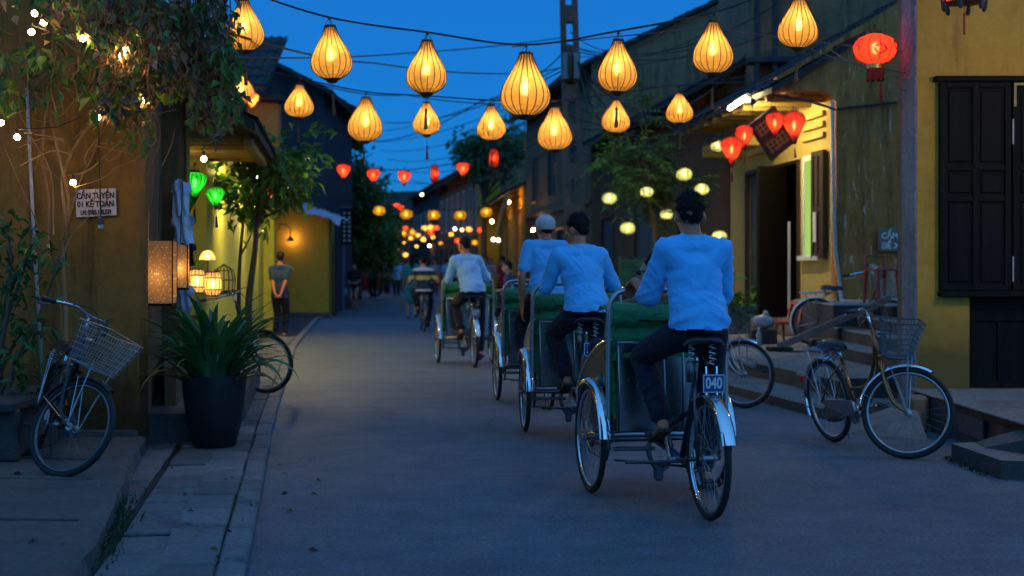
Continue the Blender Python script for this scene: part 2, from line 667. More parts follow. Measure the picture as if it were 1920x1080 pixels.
M['cream'] = plaster('cream_plaster', (0.52, 0.35, 0.09), (0.62, 0.44, 0.14), (0.25, 0.17, 0.06), 0.2)
M['moss'] = plaster('mouldy_plaster', (0.34, 0.135, 0.035), (0.52, 0.23, 0.06), (0.05, 0.026, 0.013), 0.55, peel=(0.62, 0.42, 0.27))
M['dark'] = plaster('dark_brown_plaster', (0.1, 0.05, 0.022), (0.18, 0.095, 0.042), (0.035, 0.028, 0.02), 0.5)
M['greyw'] = plaster('grey_plaster', (0.19, 0.115, 0.06), (0.3, 0.19, 0.105), (0.045, 0.032, 0.022), 0.6)
M['bluew'] = plaster('blue_grey_plaster', (0.035, 0.04, 0.05), (0.06, 0.065, 0.08), (0.02, 0.022, 0.025), 0.4)
M['orangedoor'] = plain('orange_door_paint', (0.7, 0.33, 0.03), 0.6)
M['orange'] = plaster('orange_plaster', (0.75, 0.2, 0.03), (0.85, 0.28, 0.06), (0.4, 0.1, 0.03), 0.15)
M['blackwood'] = wood('black_painted_wood', (0.004, 0.0035, 0.003), (0.012, 0.01, 0.008), 2, 0.7, wear=(0.1, 0.085, 0.07))
M['blackwood'].node_tree.nodes['Principled BSDF'].inputs['Specular IOR Level'].default_value = 0.15
M['brownwood'] = wood('dark_brown_wood', (0.025, 0.014, 0.008), (0.06, 0.035, 0.02), 2, 0.55)
M['greywood'] = wood('weathered_teal_wood', (0.045, 0.06, 0.06), (0.09, 0.11, 0.11), 2, 0.6)
M['beam'] = wood('ochre_beam', (0.35, 0.22, 0.05), (0.48, 0.32, 0.09), 0, 0.7)
M['tile'] = concrete('mossy_roof_tile', (0.016, 0.015, 0.014), (0.042, 0.038, 0.034), 2.4, stain=(0.015, 0.02, 0.014))
M['black'] = plain('black_rubber', (0.012, 0.012, 0.013), 0.75, var=0.3)
M['plasticblk'] = plain('black_plastic', (0.015, 0.015, 0.016), 0.45, var=0.2)
M['chrome'] = metal('chrome', (0.75, 0.76, 0.78), 0.11)
M['steel'] = metal('dull_steel', (0.4, 0.4, 0.41), 0.35)
M['darksteel'] = metal('dark_steel', (0.13, 0.13, 0.135), 0.35)
M['sheet'] = metal('stainless_sheet', (0.3, 0.3, 0.31), 0.22)
M['bronze'] = metal('bronze_frame', (0.34, 0.15, 0.07), 0.32, rust=0.3)
M['blackframe'] = plain('black_enamel', (0.012, 0.012, 0.014), 0.3, var=0.3)
M['wire'] = plain('cable_sheath', (0.01, 0.01, 0.012), 0.6)
M['pipe'] = plain('white_pvc', (0.42, 0.38, 0.33), 0.5, var=0.15)
M['white'] = plain('white_paint', (0.7, 0.7, 0.68), 0.6, var=0.1)
M['papersign'] = plain('paper_sign', (0.62, 0.56, 0.56), 0.8, var=0.08)
M['ink'] = plain('black_ink', (0.015, 0.012, 0.015), 0.7)
M['greysign'] = plain('grey_sign', (0.2, 0.15, 0.12), 0.7, var=0.15)
M['greyletter'] = plain('pale_letter', (0.85, 0.75, 0.66), 0.7, var=0.1)
M['plate'] = plain('blue_plate_enamel', (0.015, 0.04, 0.2), 0.35, var=0.1)
M['saddle'] = plain('black_saddle', (0.014, 0.015, 0.018), 0.38, var=0.3, bmp=0.2)
M['canvas'] = cloth('green_canvas', (0.02, 0.19, 0.07), 0.6, 0.3, 0.8, 0.1)
M['seatpad'] = cloth('dark_blue_seat_pad', (0.02, 0.02, 0.06), 0.6, 0.6, 0.3)
M['redplastic'] = plain('red_plastic', (0.35, 0.012, 0.015), 0.35, var=0.12)
M['shirt'] = cloth('light_blue_shirt', (0.09, 0.46, 0.86), 0.9, 0.05, 0.22, 0.3)
M['navy'] = cloth('navy_trousers', (0.014, 0.015, 0.028), 0.85, 0.2, 0.6, 0.05, (6, 6, 4))
M['blackcloth'] = cloth('black_cloth', (0.012, 0.012, 0.013), 0.9, 0.2, 0.5)
M['skin'] = plain('skin', (0.52, 0.17, 0.085), 0.5, var=0.12, scale=9)
M['skinp'] = plain('pale_skin', (0.4, 0.23, 0.16), 0.5, var=0.1, scale=9)
M['hair'] = plain('black_hair', (0.006, 0.005, 0.005), 0.7, var=0.4, scale=90, spec=0.2, bmp=0.6)
M['capcloth'] = cloth('pale_grey_cap', (0.5, 0.5, 0.52), 0.9, 0.1, 0.25)
M['sole'] = plain('brown_sandal', (0.06, 0.035, 0.02), 0.7)
M['pot'] = plain('black_pot', (0.012, 0.012, 0.014), 0.42, var=0.25, scale=12, bmp=0.15)
M['soil'] = plain('soil', (0.03, 0.02, 0.015), 0.95, bmp=0.8)
M['lily'] = leafmat('strap_leaf', (0.02, 0.085, 0.03), (0.06, 0.2, 0.065), 0.22, 0.3)
M['leaf'] = leafmat('green_leaf', (0.045, 0.13, 0.018), (0.14, 0.27, 0.05), 0.35)
M['leafd'] = leafmat('dark_green_leaf', (0.025, 0.08, 0.02), (0.07, 0.17, 0.045), 0.3)
M['leafy'] = leafmat('yellow_green_leaf', (0.05, 0.09, 0.01), (0.13, 0.17, 0.03), 0.4)
M['dry'] = leafmat('dry_brown_leaf', (0.07, 0.04, 0.025), (0.36, 0.2, 0.12), 0.25, 0.8)
M['bark'] = wood('brown_bark', (0.05, 0.034, 0.02), (0.15, 0.1, 0.06), 2, 0.9)
M['vinewood'] = wood('vine_stem', (0.16, 0.09, 0.035), (0.3, 0.18, 0.08), 2, 0.85)
M['grass'] = leafmat('weed_leaf', (0.015, 0.03, 0.008), (0.05, 0.075, 0.02), 0.2, 0.6)
M['silk_y'] = silk('amber_silk', (0.95, 0.55, 0.15))
M['silk_r'] = silk('red_silk', (0.92, 0.15, 0.09))
M['silk_g'] = silk('green_silk', (0.06, 0.8, 0.1))
M['silk_o'] = silk('orange_silk', (0.95, 0.3, 0.06))
M['silk_m'] = silk('lime_white_silk', (0.93, 0.93, 0.5))
M['silk_l'] = silk('lemon_silk', (0.95, 0.62, 0.12))
M['paper'] = silk('warm_paper', (0.97, 0.76, 0.45), 0.25, 0.03)
M['perf'] = perforated()
M['rib'] = plain('bamboo_rib', (0.05, 0.022, 0.008), 0.6)
M['redcap'] = plain('red_tassel', (0.3, 0.03, 0.01), 0.8, var=0.2)
M['gold'] = metal('gold_band', (0.8, 0.55, 0.15), 0.35)
M['tassel'] = plain('brown_tassel', (0.17, 0.07, 0.025), 0.85, var=0.3, scale=60)
# ------------------------------------------------------------------ ground, pavements, terraces
def struct(o):
    o['kind'] = 'structure'
    return o


struct(MB().add([(-400, -60, 0), (400, -60, 0), (400, 700, 0), (-400, 700, 0)], [(0, 1, 2, 3)]).build('road', M['asphalt']))

KERB = [(-0.72, 3.2), (-1.167, 6.35), (-2.04, 12.27), (-3.69, 24.5), (-4.9, 36), (-5.7, 46), (-7.3, 61), (-8.3, 82), (-11, 122)]


def along(pl, Y):
    for (xa, ya), (xb, yb) in zip(pl, pl[1:]):
        if ya <= Y <= yb:
            return xa + (xb - xa) * (Y - ya) / (yb - ya)
    return pl[-1][0] if Y > pl[-1][1] else pl[0][0]


kx = lambda Y: along(KERB, Y)
PED = [(-1.42, 4.0), (-1.94, 6.65), (-2.82, 11.0), (-3.0, 12.5)]        # edge of the house terrace on the left
px_ = lambda Y: along(PED, Y)

M['soil_bed'] = concrete('dark_joint_earth', (0.012, 0.011, 0.01), (0.03, 0.027, 0.024), 3)
# bed of the pavement, the stones lie on it
bed = MB()
ys = [3.2 + i * 0.6 for i in range(60)] + [40 + 4 * i for i in range(21)]
vs = []
for Y in ys:
    vs += [(kx(Y) - 0.02, Y, 0.028), (kx(Y) - 6.0, Y, 0.028)]
bed.add(vs, [(2 * i, 2 * i + 2, 2 * i + 3, 2 * i + 1) for i in range(len(ys) - 1)])
pavement = struct(bed.build('pavement', M['soil_bed']))
slab_meshes = []
for k in range(5):
    r = random.Random(k)
    b = MB().bbox(-0.132, 0.132, -0.234, 0.234, -0.03, 0.0, 0.01)
    slab_meshes.append(b.mesh('paving_stone', M['pave']))
r = random.Random(3)
Y = 3.6
row = 0
while Y < 27:
    dx = (kx(Y + .25) - kx(Y - .25)) / .5
    ang = math.atan2(-dx, 1)
    ncol = 4 if Y < 11.0 else 3
    for c in range(ncol):
        X = kx(Y) - 0.29 - c * 0.278
        o = link('paving_stone', slab_meshes[r.randrange(5)], pavement, (X + r.uniform(-.004, .004), Y + (0.24 if c % 2 else 0) * (1 if ncol else 0) + r.uniform(-.004, .004), 0.052 + r.uniform(-.009, .006)))
        o.rotation_euler = (r.uniform(-.012, .012), r.uniform(-.014, .014), ang + r.uniform(-.008, .008))
    Y += 0.497
    row += 1
kst = [MB().bbox(-0.062, 0.066, -0.392, 0.392, -0.08, 0.0, 0.014).mesh('kerb_stone', M['kerb']) for k in range(3)]
Y = 3.6
while Y < 45:
    dx = (kx(Y + .4) - kx(Y - .4)) / .8
    o = link('kerb_stone', kst[r.randrange(3)], pavement, (kx(Y) - 0.085 + r.uniform(-.006, .006), Y, 0.056 + r.uniform(-.006, .006)))
    o.rotation_euler = (r.uniform(-.01, .01), r.uniform(-.03, .03), math.atan2(-dx, 1))
    Y += 0.805

# left house terrace: rough concrete with a broken edge
te = MB()
top, n = [], 46
for i in range(n):
    Y = 3.9 + (10.6 - 3.9) * i / (n - 1)
    e = px_(Y)
    q = noise.noise((Y * 2.3, 1.7, 0)) * 0.035 + noise.noise((Y * 9, 4.4, 0)) * 0.012
    top.append((e + q, Y, 0.15 + noise.noise((Y * 1.7, 9, 0)) * 0.008, e + q * .4 - noise.noise((Y * 5, 3, 3)) * .02 + 0.02))
vs, fs = [], []
for (x, Y, z, xb) in top:
    vs += [(-8, Y, z), (x - 0.035, Y, z), (x, Y, z - 0.03), (xb + 0.02, Y, 0.0)]
for i in range(n - 1):
    for k in range(3):
        fs.append((4 * i + k, 4 * i + k + 1, 4 * i + 4 + k + 1, 4 * i + 4 + k))
te.add(vs, fs)
terrace_l = struct(te.build('terrace', M['conc_m']))
for i, (xa, ya, xb, yb) in enumerate([(-3.6, 9.2, -2.62, 9.05), (-3.9, 8.3, -2.42, 8.2), (-5, 7.0, -2.1, 6.9)]):
    d = V((xb - xa, yb - ya, 0))
    MB().tube([(xa, ya, 0.149), (xa + d.x * .5, ya + d.y * .5 + .03, 0.15), (xb, yb, 0.149)], 0.008, 5).build('joint', M['conc_d'], terrace_l)

# plinth before the lantern shop (left)
pl = MB().bbox(-3.9, -2.33, 10.72, 12.4, 0.0, 0.27, 0.02)
pl.prism([(-2.33, 12.4), (-2.9, 16.4), (-5, 16.4), (-5, 12.4)], 0, 0.27)
struct(pl.build('shop_plinth', M['conc_d']))

# ------------------------------------------------------------------ right side: terrace, low step, stairs
stp = MB()


def edge_block(mb, pts, depth, z0, z1, seedv, b=0.02, jit=0.012):
    """block with a chipped front edge; pts = front edge from near to far, depth to +x"""
    out = []
    m = 40
    for i in range(m):
        t = i / (m - 1)
        k = t * (len(pts) - 1)
        a = min(int(k), len(pts) - 2)
        f = k - a
        x = pts[a][0] + (pts[a + 1][0] - pts[a][0]) * f
        y = pts[a][1] + (pts[a + 1][1] - pts[a][1]) * f
        out.append((x + noise.noise((y * 3, seedv, 0)) * jit + noise.noise((y * 11, seedv, 5)) * jit * .5, y))
    vs, fs = [], []
    for x, y in out:
        vs += [(x, y, z0), (x, y, z1 - b), (x + b, y, z1), (x + depth, y, z1)]
    for i in range(m - 1):
        for k in range(3):
            fs.append((4 * i + k, 4 * i + k + 1, 4 * i + 5 + k, 4 * i + 4 + k))
    fs.append((3, 2, 1, 0))
    e = 4 * (m - 1)
    fs.append((e, e + 1, e + 2, e + 3))
    mb.add(vs, fs)
    return mb


struct(edge_block(MB(), [(2.82, 12.9), (2.36, 15.5), (1.6, 20.5), (0.75, 27)], 1.2, 0, 0.11, 1).build('low_step', M['conc']))
terr = struct(edge_block(MB(), [(3.18, 13.75), (2.8, 16.4), (2.2, 20.5), (1.35, 27), (-0.2, 40)], 6, 0, 0.3, 2, 0.03).build('stone_terrace', M['conc']))
for yy in (14.9, 16.9, 18.9, 20.9):
    x = 3.18 + (2.2 - 3.18) * (yy - 13.75) / (20.5 - 13.75)
    MB().bbox(x - .012, x + .03, yy - .9, yy + .9, 0.235, 0.285, 0.008).build('nosing', M['conc_l'], terr)
steps = thing('stone_steps', 'grey stone steps climbing from the terrace to the mouldy wall behind the near right bicycle', 'steps', (3.9, 17, 0.3))
for i in range(4):
    x0 = 3.84 + 0.31 * i
    z1 = 0.3 + 0.15 * (i + 1)
    edge_block(MB(), [(x0 + 0.2 - .0, 13.4), (x0 + 0.02, 16.3), (x0, 18.4)], 0.32 if i < 3 else 4.0, 0.3 + 0.15 * i - (0.0 if i == 0 else 0.004), z1, 10 + i, 0.02).build('step', M['conc'] if i < 3 else M['conc_l'], steps, world=True)
MB().bbox(4.15, 9, 18.4, 21.0, 0.3, 0.9, 0.02).build('landing', M['conc_l'], steps, world=True)
rampb = MB()
a, b_ = V((3.42, 18.3, 0.30)), V((4.72, 17.75, 0.94))
d = (b_ - a)
sd = V((0.25, 0.97, 0)) * 0.15
up = V((0, 0, 0.09))
vs = [a - sd, a + sd, b_ + sd, b_ - sd]
rampb.add([v for v in vs] + [v + up for v in vs], [(0, 1, 2, 3), (7, 6, 5, 4), (0, 4, 5, 1), (1, 5, 6, 2), (2, 6, 7, 3), (3, 7, 4, 0)])
tag(rampb.build('ramp', M['greywood'] if 0 else M['conc']), 'long grey ramp board lying diagonally over the stone steps', 'ramp')

# platform of the near right house, its corner post, step block and wedges
plat = struct(edge_block(MB(), [(3.66, 9.0), (3.62, 10.3), (3.50, 11.9)], 5, 0, 0.29, 21, 0.02).build('house_platform', M['conc_d']))
MB().bbox(3.49, 8.7, 8.9, 12.5, 0.292, 0.31, 0.006).build('paving', M['conc'], plat)
for k in range(3):
    yy = 9.35 + k * .85
    MB().bbox(3.635 - k * .045, 3.66 - k * .045, yy - .33, yy + .33, 0.06, 0.22, 0.008).build('panel', M['conc_d'], plat)
tag(MB().bbox(3.31, 3.485, 11.86, 12.05, 0, 0.3, 0.03).build('corner_post', M['greyw']), 'squat stone post at the corner of the near right house platform', 'post')
blk = MB()
blk.prism([(3.12, 10.1), (3.17, 9.22), (3.6, 9.1), (3.6, 10.3)], 0, 0.125)
tag(blk.build('step_block', M['conc']), 'low concrete block serving as step at the bottom right corner', 'step')
wd = MB()
wd.add([(3.27, 9.85, .126), (3.62, 9.2, .126), (3.62, 9.75, .126), (3.3, 10.15, .126), (3.62, 9.25, .31), (3.62, 9.75, .31)],
       [(3, 2, 1, 0), (0, 1, 4), (3, 5, 2), (0, 4, 5, 3), (1, 2, 5, 4)])
tag(wd.build('wedge', M['conc_d']), 'sloping concrete wedge on top of the low step block', 'wedge')
wd = MB()
wd.add([(2.75, 11.7, .002), (3.3, 11.3, .002), (3.32, 12.3, .002), (2.9, 12.5, .002), (3.3, 11.55, .2), (3.32, 12.2, .2)],
       [(3, 2, 1, 0), (0, 1, 4), (3, 5, 2), (0, 4, 5, 3), (1, 2, 5, 4)])
tag(wd.build('wedge', M['conc']), 'small cement wedge ramp behind the near right bicycle front wheel', 'wedge')




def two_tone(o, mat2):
    '''darker upright faces: sky shade put into the colour, with some stain'''
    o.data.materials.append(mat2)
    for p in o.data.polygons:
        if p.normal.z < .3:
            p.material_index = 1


M['riser'] = concrete('stained_riser', (0.04, 0.036, 0.032), (0.085, 0.075, 0.066), 3)  # darker than the treads: shade painted in, besides black stain
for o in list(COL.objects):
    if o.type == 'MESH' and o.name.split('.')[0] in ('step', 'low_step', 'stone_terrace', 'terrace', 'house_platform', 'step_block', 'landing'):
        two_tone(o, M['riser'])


# ------------------------------------------------------------------ houses
def xz(mb, poly, y0, y1, Mx=None):
    n = len(poly)
    vs = [(p[0], y0, p[1]) for p in poly] + [(p[0], y1, p[1]) for p in poly]
    a = sum(poly[i][0] * poly[(i + 1) % n][1] - poly[(i + 1) % n][0] * poly[i][1] for i in range(n))
    f1, f2 = tuple(range(n)), tuple(range(n, 2 * n))
    fs = [f1, f2[::-1]] + [(i, n + i, n + (i + 1) % n, (i + 1) % n) for i in range(n)]
    if a < 0:
        fs = [f[::-1] for f in fs]
    return mb.add(vs, fs, Mx)


def tiles(mb, x0, x1, y0, z0, y1, z1, pitch=0.2, rows=None, amp=0.045):
    """roof plane of ribbed pan tiles from eave (y0,z0) up to ridge (y1,z1), ribs run up the slope"""
    L = math.hypot(y1 - y0, z1 - z0)
    n = max(2, int((x1 - x0) / pitch)) * 4
    rows = rows or max(2, int(L / 0.55))
    nx, nz = -(z1 - z0) / L, (y1 - y0) / L
    vs, fs = [], []
    for j in range(rows):
        for e in (0, 1):
            t = (j + e) / rows
            lift = 0.028 * (1 - e)
            for i in range(n + 1):
                h = amp * abs(cos(pi * i / 4)) ** 0.7 + lift + 0.012 * noise.noise((i * .31, j * 1.7, x0))
                vs.append((x0 + (x1 - x0) * i / n, y0 + (y1 - y0) * t + nx * h, z0 + (z1 - z0) * t + nz * h))
    w = n + 1
    for j in range(2 * rows - 1):
        for i in range(n):
            fs.append((j * w + i, j * w + i + 1, (j + 1) * w + i + 1, (j + 1) * w + i))
    mb.add(vs, fs)
    # soffit boards below
    o = 0.06
    mb.add([(x0, y0, z0 - o), (x1, y0, z0 - o), (x1, y1, z1 - o), (x0, y1, z1 - o)], [(3, 2, 1, 0)])
    mb.add([(x0, y0, z0 - o), (x1, y0, z0 - o), (x1, y0, z0 + .03), (x0, y0, z0 + .03)], [(0, 1, 2, 3)])
    for x in (x0, x1):
        mb.add([(x, y0, z0 - o), (x, y1, z1 - o), (x, y1, z1 + .04), (x, y0, z0 + .04)], [(0, 1, 2, 3)])
    return mb


def opening(root, x0, x1, z0, z1, kind, y=0.0, d=0.16, fmat='brownwood', pmat='greywood', lit=None):
    f = MB()
    w = 0.07
    f.box(x0 - w, x0, y - .03, y + d, z0 - (w if kind == 'window' else 0), z1 + w).box(x1, x1 + w, y - .03, y + d, z0 - (w if kind == 'window' else 0), z1 + w)
    f.box(x0, x1, y - .03, y + d, z1, z1 + w)
    if kind == 'window':
        f.box(x0, x1, y - .03, y + d, z0 - w, z0)
    fr = f.build('door_frame' if kind == 'door' else 'window_frame', M[fmat], root)
    if lit is not None:
        MB().box(x0, x1, y + d * .5, y + d * .5 + .02, z0, z1).build('pane', lit, fr)
        MB().box((x0 + x1) / 2 - .02, (x0 + x1) / 2 + .02, y + d * .5 - .03, y + d * .5 - .005, z0, z1).build('mullion', M[fmat], fr)
        return fr
    nl = 2 if (x1 - x0) > 0.75 else 1
    for k in range(nl):
        a, b = x0 + (x1 - x0) * k / nl + .006, x0 + (x1 - x0) * (k + 1) / nl - .006
        lf = MB().box(a, b, y + d * .45, y + d * .45 + .03, z0 + .01, z1 - .006)
        s = .07
        for (p, q) in ((a, a + s), (b - s, b)):
            lf.box(p, q, y + d * .45 - .022, y + d * .45 - .001, z0 + .01, z1 - .006)
        for zz in (z0 + .01, z0 + (z1 - z0) * .42, z1 - s - .006):
            lf.box(a + s, b - s, y + d * .45 - .022, y + d * .45 - .001, zz, zz + s)
        lf.build('door_leaf' if kind == 'door' else 'shutter', M[pmat], root)
    return fr


def row_house(name, label, p0, p1, h, wmat, ops=(), depth=6, eave=0.6, slope=0.55, z0=0.0, roof=True, group=None, cat='house', storeys=None, bandmat=None):
    p0, p1 = V((p0[0], p0[1], 0)), V((p1[0], p1[1], 0))
    d = p1 - p0
    L = d.length
    root = thing(name, label, cat, (p0.x, p0.y, 0), math.atan2(d.y, d.x), group)
    wall(0, L, z0, h, 0, 0.25, [o[:4] for o in ops]).build('front_wall', M[wmat], root)
    b = MB().box(0, 0.25, 0.25, depth, z0, h)
    b.box(L - .25, L, 0.25, depth, z0, h).box(0.25, L - .25, depth - .25, depth, z0, h)
    if roof:
        rz = h + slope * depth / 2
        for (a, c) in ((0.0, 0.25), (L - .25, L)):
            n = len(b.v)
            b.add([(a, 0.02, h), (c, 0.02, h), (a, depth, h), (c, depth, h), (a, depth / 2, rz - .12), (c, depth / 2, rz - .12)],
                  [(0, 2, 4), (1, 5, 3), (0, 4, 5, 1), (2, 3, 5, 4)])
    b.build('side_walls' if 0 else 'gable_wall', M[wmat], root)
    # dark interior behind the openings
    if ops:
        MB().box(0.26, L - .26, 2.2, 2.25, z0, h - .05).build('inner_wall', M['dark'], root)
    for o in ops:
        kw = o[5] if len(o) > 5 else {}
        if o[4] != 'open':
            opening(root, o[0], o[1], o[2], o[3], o[4], **kw)
    if roof:
        rf = MB()
        tiles(rf, -0.25, L + .25, -eave, h - eave * slope + .06, depth / 2, rz, )
        rf.add([(-.25, depth / 2, rz), (L + .25, depth / 2, rz), (L + .25, depth + .4, h - .2), (-.25, depth + .4, h - .2)], [(0, 1, 2, 3)])
        ro = rf.build('roof', M['tile'], root)
        MB().tube([(-.3, depth / 2, rz + .06), (L * .5, depth / 2, rz + .03), (L + .3, depth / 2, rz + .06)], 0.13, 8).build('ridge', M['tile'], ro)
    if storeys:
        for z in storeys:
            MB().bbox(-.02, L + .02, -.09, -.004, z, z + .16, .02).build('string_course', M[bandmat or wmat], root)
    return root


# --- left near house: end wall facing the camera, dark side running back
hA = thing('corner_house', 'brown yellow end wall of the near left house with damp stains and vines', 'house', (-2.7, 10.3, 0))
xz(MB(), [(-8, 0), (-2.70, 0), (-2.70, 6.2), (-8, 6.2)], 10.3, 10.55).build('end_wall', M['wallA'], hA, world=True)
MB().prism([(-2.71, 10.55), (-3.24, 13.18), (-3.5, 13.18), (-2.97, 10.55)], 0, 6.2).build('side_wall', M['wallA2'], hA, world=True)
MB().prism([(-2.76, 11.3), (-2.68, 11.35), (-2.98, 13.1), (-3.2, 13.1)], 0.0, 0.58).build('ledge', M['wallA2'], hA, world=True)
MB().box(-3.02, -2.99, 11.55, 11.95, 0.9, 2.35).build('side_window', M['blackwood'], hA, world=True)
MB().tube([W(50, 165, 10.27), W(64, 450, 10.27), W(82, 735, 10.27)], 0.014, 8).build('conduit', M['pipe'], hA, world=True, smooth=True)
for py in (250, 430, 600):
    p = W(50 + (py - 165) * .056, py, 10.27)
    MB().bbox(p.x - .03, p.x + .03, 10.25, 10.298, p.z - .012, p.z + .012, .004).build('pipe_clip', M['steel'], hA, world=True)
MB().bbox(-8, -2.705, 10.262, 10.298, 0.14, 0.2, .01).build('skirting', M['conc_d'], hA, world=True)
hA_roof = MB()
tiles(hA_roof, -8.2, -2.3, 9.7, 6.0, 13, 7.8)
hA_roof.build('roof', M['tile'], hA, world=True)

# --- lantern shop and lime yellow wall (left)
L0, L1 = (-3.13, 13.2), (-5.2, 30)
hB = row_house('lantern_shop', 'low lime yellow shop front with tiled eave behind the potted lily', L0, L1, 3.0, 'lime',
               [(0.55, 3.2, 0.28, 2.75, 'open')], depth=5, eave=0.75, slope=0.5)
BX = lambda x, y, z: hB.matrix_basis @ V((x, y, z))
MB().bbox(-.02, .5, -.06, .3, 0, 3.0, .02).build('pilaster', M['wallA2'], hB)
MB().bbox(16.1, 16.95, -.22, .26, 0, 3.5, .02).build('end_pier', M['lime'], hB)
MB().bbox(16.05, 17.0, -.27, .3, 3.5, 3.62, .02).build('pier_cap', M['lime'], hB)
MB().bbox(.5, 3.4, -.68, -.58, 2.55, 2.7, .01).build('eave_beam', M['beam'], hB)
for k in range(8):
    x = .6 + k * .42
    MB().box(x, x + .06, -.72, .2, 2.62 + 0, 2.70).build('rafter', M['beam'], hB)
MB().bbox(.56, 3.2, .9, .96, .28, 2.75, .01).build('shop_back_wall', M['cream'], hB)
MB().tube([BX(.25, -.09, .3) - hB.location, BX(.25, -.09, 2.9) - hB.location], .022, 8, M=hB.matrix_basis.to_3x3().inverted().to_4x4()).build('downpipe', M['beam'], hB, smooth=True)
# --- tall dark gable house behind the lime wall
hG = thing('gable_house', 'tall dark gable house with sloping tiled roof behind the lime yellow wall', 'house', (-6.0, 39.6, 0))
gz = [(-10.2, 0), (-5.25, 0), (-5.25, 6.3), (-7.6, 7.55), (-10.2, 6.3)]
xz(MB(), gz, 39.6, 39.9).build('gable_wall', M['bluew'], hG, world=True)
xz(MB(), [(-5.3, 0), (-5.28, 0), (-5.28, 6.3), (-5.3, 6.3)], 39.9, 47).build('side_wall', M['bluew'], hG, world=True)
g2 = MB()
for sx in (1,):
    rb = MB()
    tiles(rb, 0, 8, 0, 0, 2.7, 1.42)
    Mr = Matrix.Translation((-4.95, 38.9, 6.15)) @ Matrix.Rotation(pi / 2, 4, 'Z')
    g2.add(rb.v, rb.f, Mr)
    rb = MB()
    tiles(rb, 0, 8, 0, 0, 2.7, 1.42)
    Mr = Matrix.Translation((-10.3, 46.9, 6.15)) @ Matrix.Rotation(-pi / 2, 4, 'Z')
    g2.add(rb.v, rb.f, Mr)
g2.build('roof', M['tile'], hG, world=True)
hP = thing('orange_upper_wall', 'orange upper wall with dark window glimpsed over the left tree', 'house', (-5.9, 33, 0))
MB().bbox(-6.15, -5.42, 33, 33.4, 2.6, 5.2, .03).build('wall', M['orange'], hP, world=True)
MB().bbox(-6.3, -5.3, 32.85, 33.5, 5.2, 5.35, .03).build('coping', M['tile'], hP, world=True)
xz(MB(), [(-9.5, 2.6), (-6.15, 2.6), (-6.15, 5.7), (-9.5, 5.7)], 33.1, 33.5).build('rear_wall', M['bluew'], hP, world=True)
rb = MB()
tiles(rb, -9.6, -5.6, 32.5, 5.5, 35.5, 7.1)
rb.build('roof', M['tile'], hP, world=True)

# --- orange yellow house jutting into the street (left, beyond the standing man)
hC = thing('orange_house', 'orange yellow house end wall with a pale tarpaulin over its top', 'house', (-5, 38, 0))
xz(MB(), [(-6.35, 0), (-4.9, 0), (-4.9, 2.72), (-5.6, 3.0), (-6.35, 3.46)], 38, 38.25).build('end_wall', M['yellF'], hC, world=True)
MB().prism([(-4.9, 38.25), (-5.5, 44.5), (-5.75, 44.5), (-5.15, 38.25)], 0, 2.7).build('street_wall', M['yellF'], hC, world=True)
MB().bbox(-6.6, -6.35, 37.6, 38.2, 0, 3.1, .02).build('door_jamb', M['brownwood'], hC, world=True)
MB().bbox(-6.4, -4.85, 37.93, 37.996, 0, .16, .01).build('skirting', M['conc_d'], hC, world=True)
MB().prism([(-4.98, 40.2), (-5.1, 41.4), (-5.06, 41.41), (-4.94, 40.2)], .05, 2.1).build('door', M['bluew'], hC, world=True)
tp = MB()
m, n = 18, 8
vs = []
for j in range(n + 1):
    for i in range(m + 1):
        x = -6.5 + 1.95 * i / m
        t = i / m
        z = 3.56 - 0.86 * t ** 0.8 - .05 * sin(t * 9) * 0 + .03 * sin(i * 1.7 + j) - .22 * (1 - j / n) * abs(sin(t * pi * 2.5)) ** 2 * .4
        vs.append((x, 37.5 + 2.4 * j / n, z + (0.0 if j else -.14)))
fs = [(j * (m + 1) + i, j * (m + 1) + i + 1, (j + 1) * (m + 1) + i + 1, (j + 1) * (m + 1) + i) for j in range(n) for i in range(m)]
M['tarp'] = cloth('pale_tarp', (0.42, 0.4, 0.5), 0.7, 0.1, 0.5)
M['bluetarp'] = cloth('blue_tarp', (0.1, 0.35, 0.5), 0.7, 0.15, 0.5)
tag(tp.add(vs, fs).build('tarpaulin', M['tarp'], smooth=True), 'pale tarpaulin sheet sagging over the orange house end wall', 'tarpaulin')

row_house('dark_house', 'tall dark blue shuttered house beyond the orange one on the left', (-5.55, 44.6), (-7.2, 60), 6.6, 'bluew',
          [(1.0, 2.2, 0.1, 2.3, 'door', dict(pmat='greywood')), (4, 5.6, .1, 2.3, 'door'), (8, 9.6, .1, 2.4, 'door'), (1.2, 2.4, 3.4, 5, 'window'), (5, 6.2, 3.4, 5, 'window'), (9, 10.2, 3.4, 5, 'window')],
          depth=6, eave=0.9, slope=.5, storeys=[3.0])
row_house('far_left_house', 'far left brown house where the street bends', (-8.2, 63), (-10.4, 95), 5.6, 'greyw',
          [(2 + 5 * k, 3.6 + 5 * k, .1, 2.4, 'door') for k in range(5)] + [(2 + 5 * k, 3.2 + 5 * k, 3.4, 4.8, 'window') for k in range(5)], depth=7, storeys=[2.8])
row_house('end_house', 'grey house closing the far end of the street', (-16, 140), (-4, 133), 6.5, 'greyw',
          [(2 + 3 * k, 3.2 + 3 * k, .1, 2.4, 'door') for k in range(3)] + [(2 + 3 * k, 3 + 3 * k, 3.6, 5, 'window') for k in range(3)], depth=8)
row_house('far_left_house', 'far left dark house beyond the bend in the street', (-10.6, 97), (-15.5, 138), 6.0, 'bluew',
          [(2 + 6 * k, 3.8 + 6 * k, .1, 2.4, 'door') for k in range(6)], depth=7)

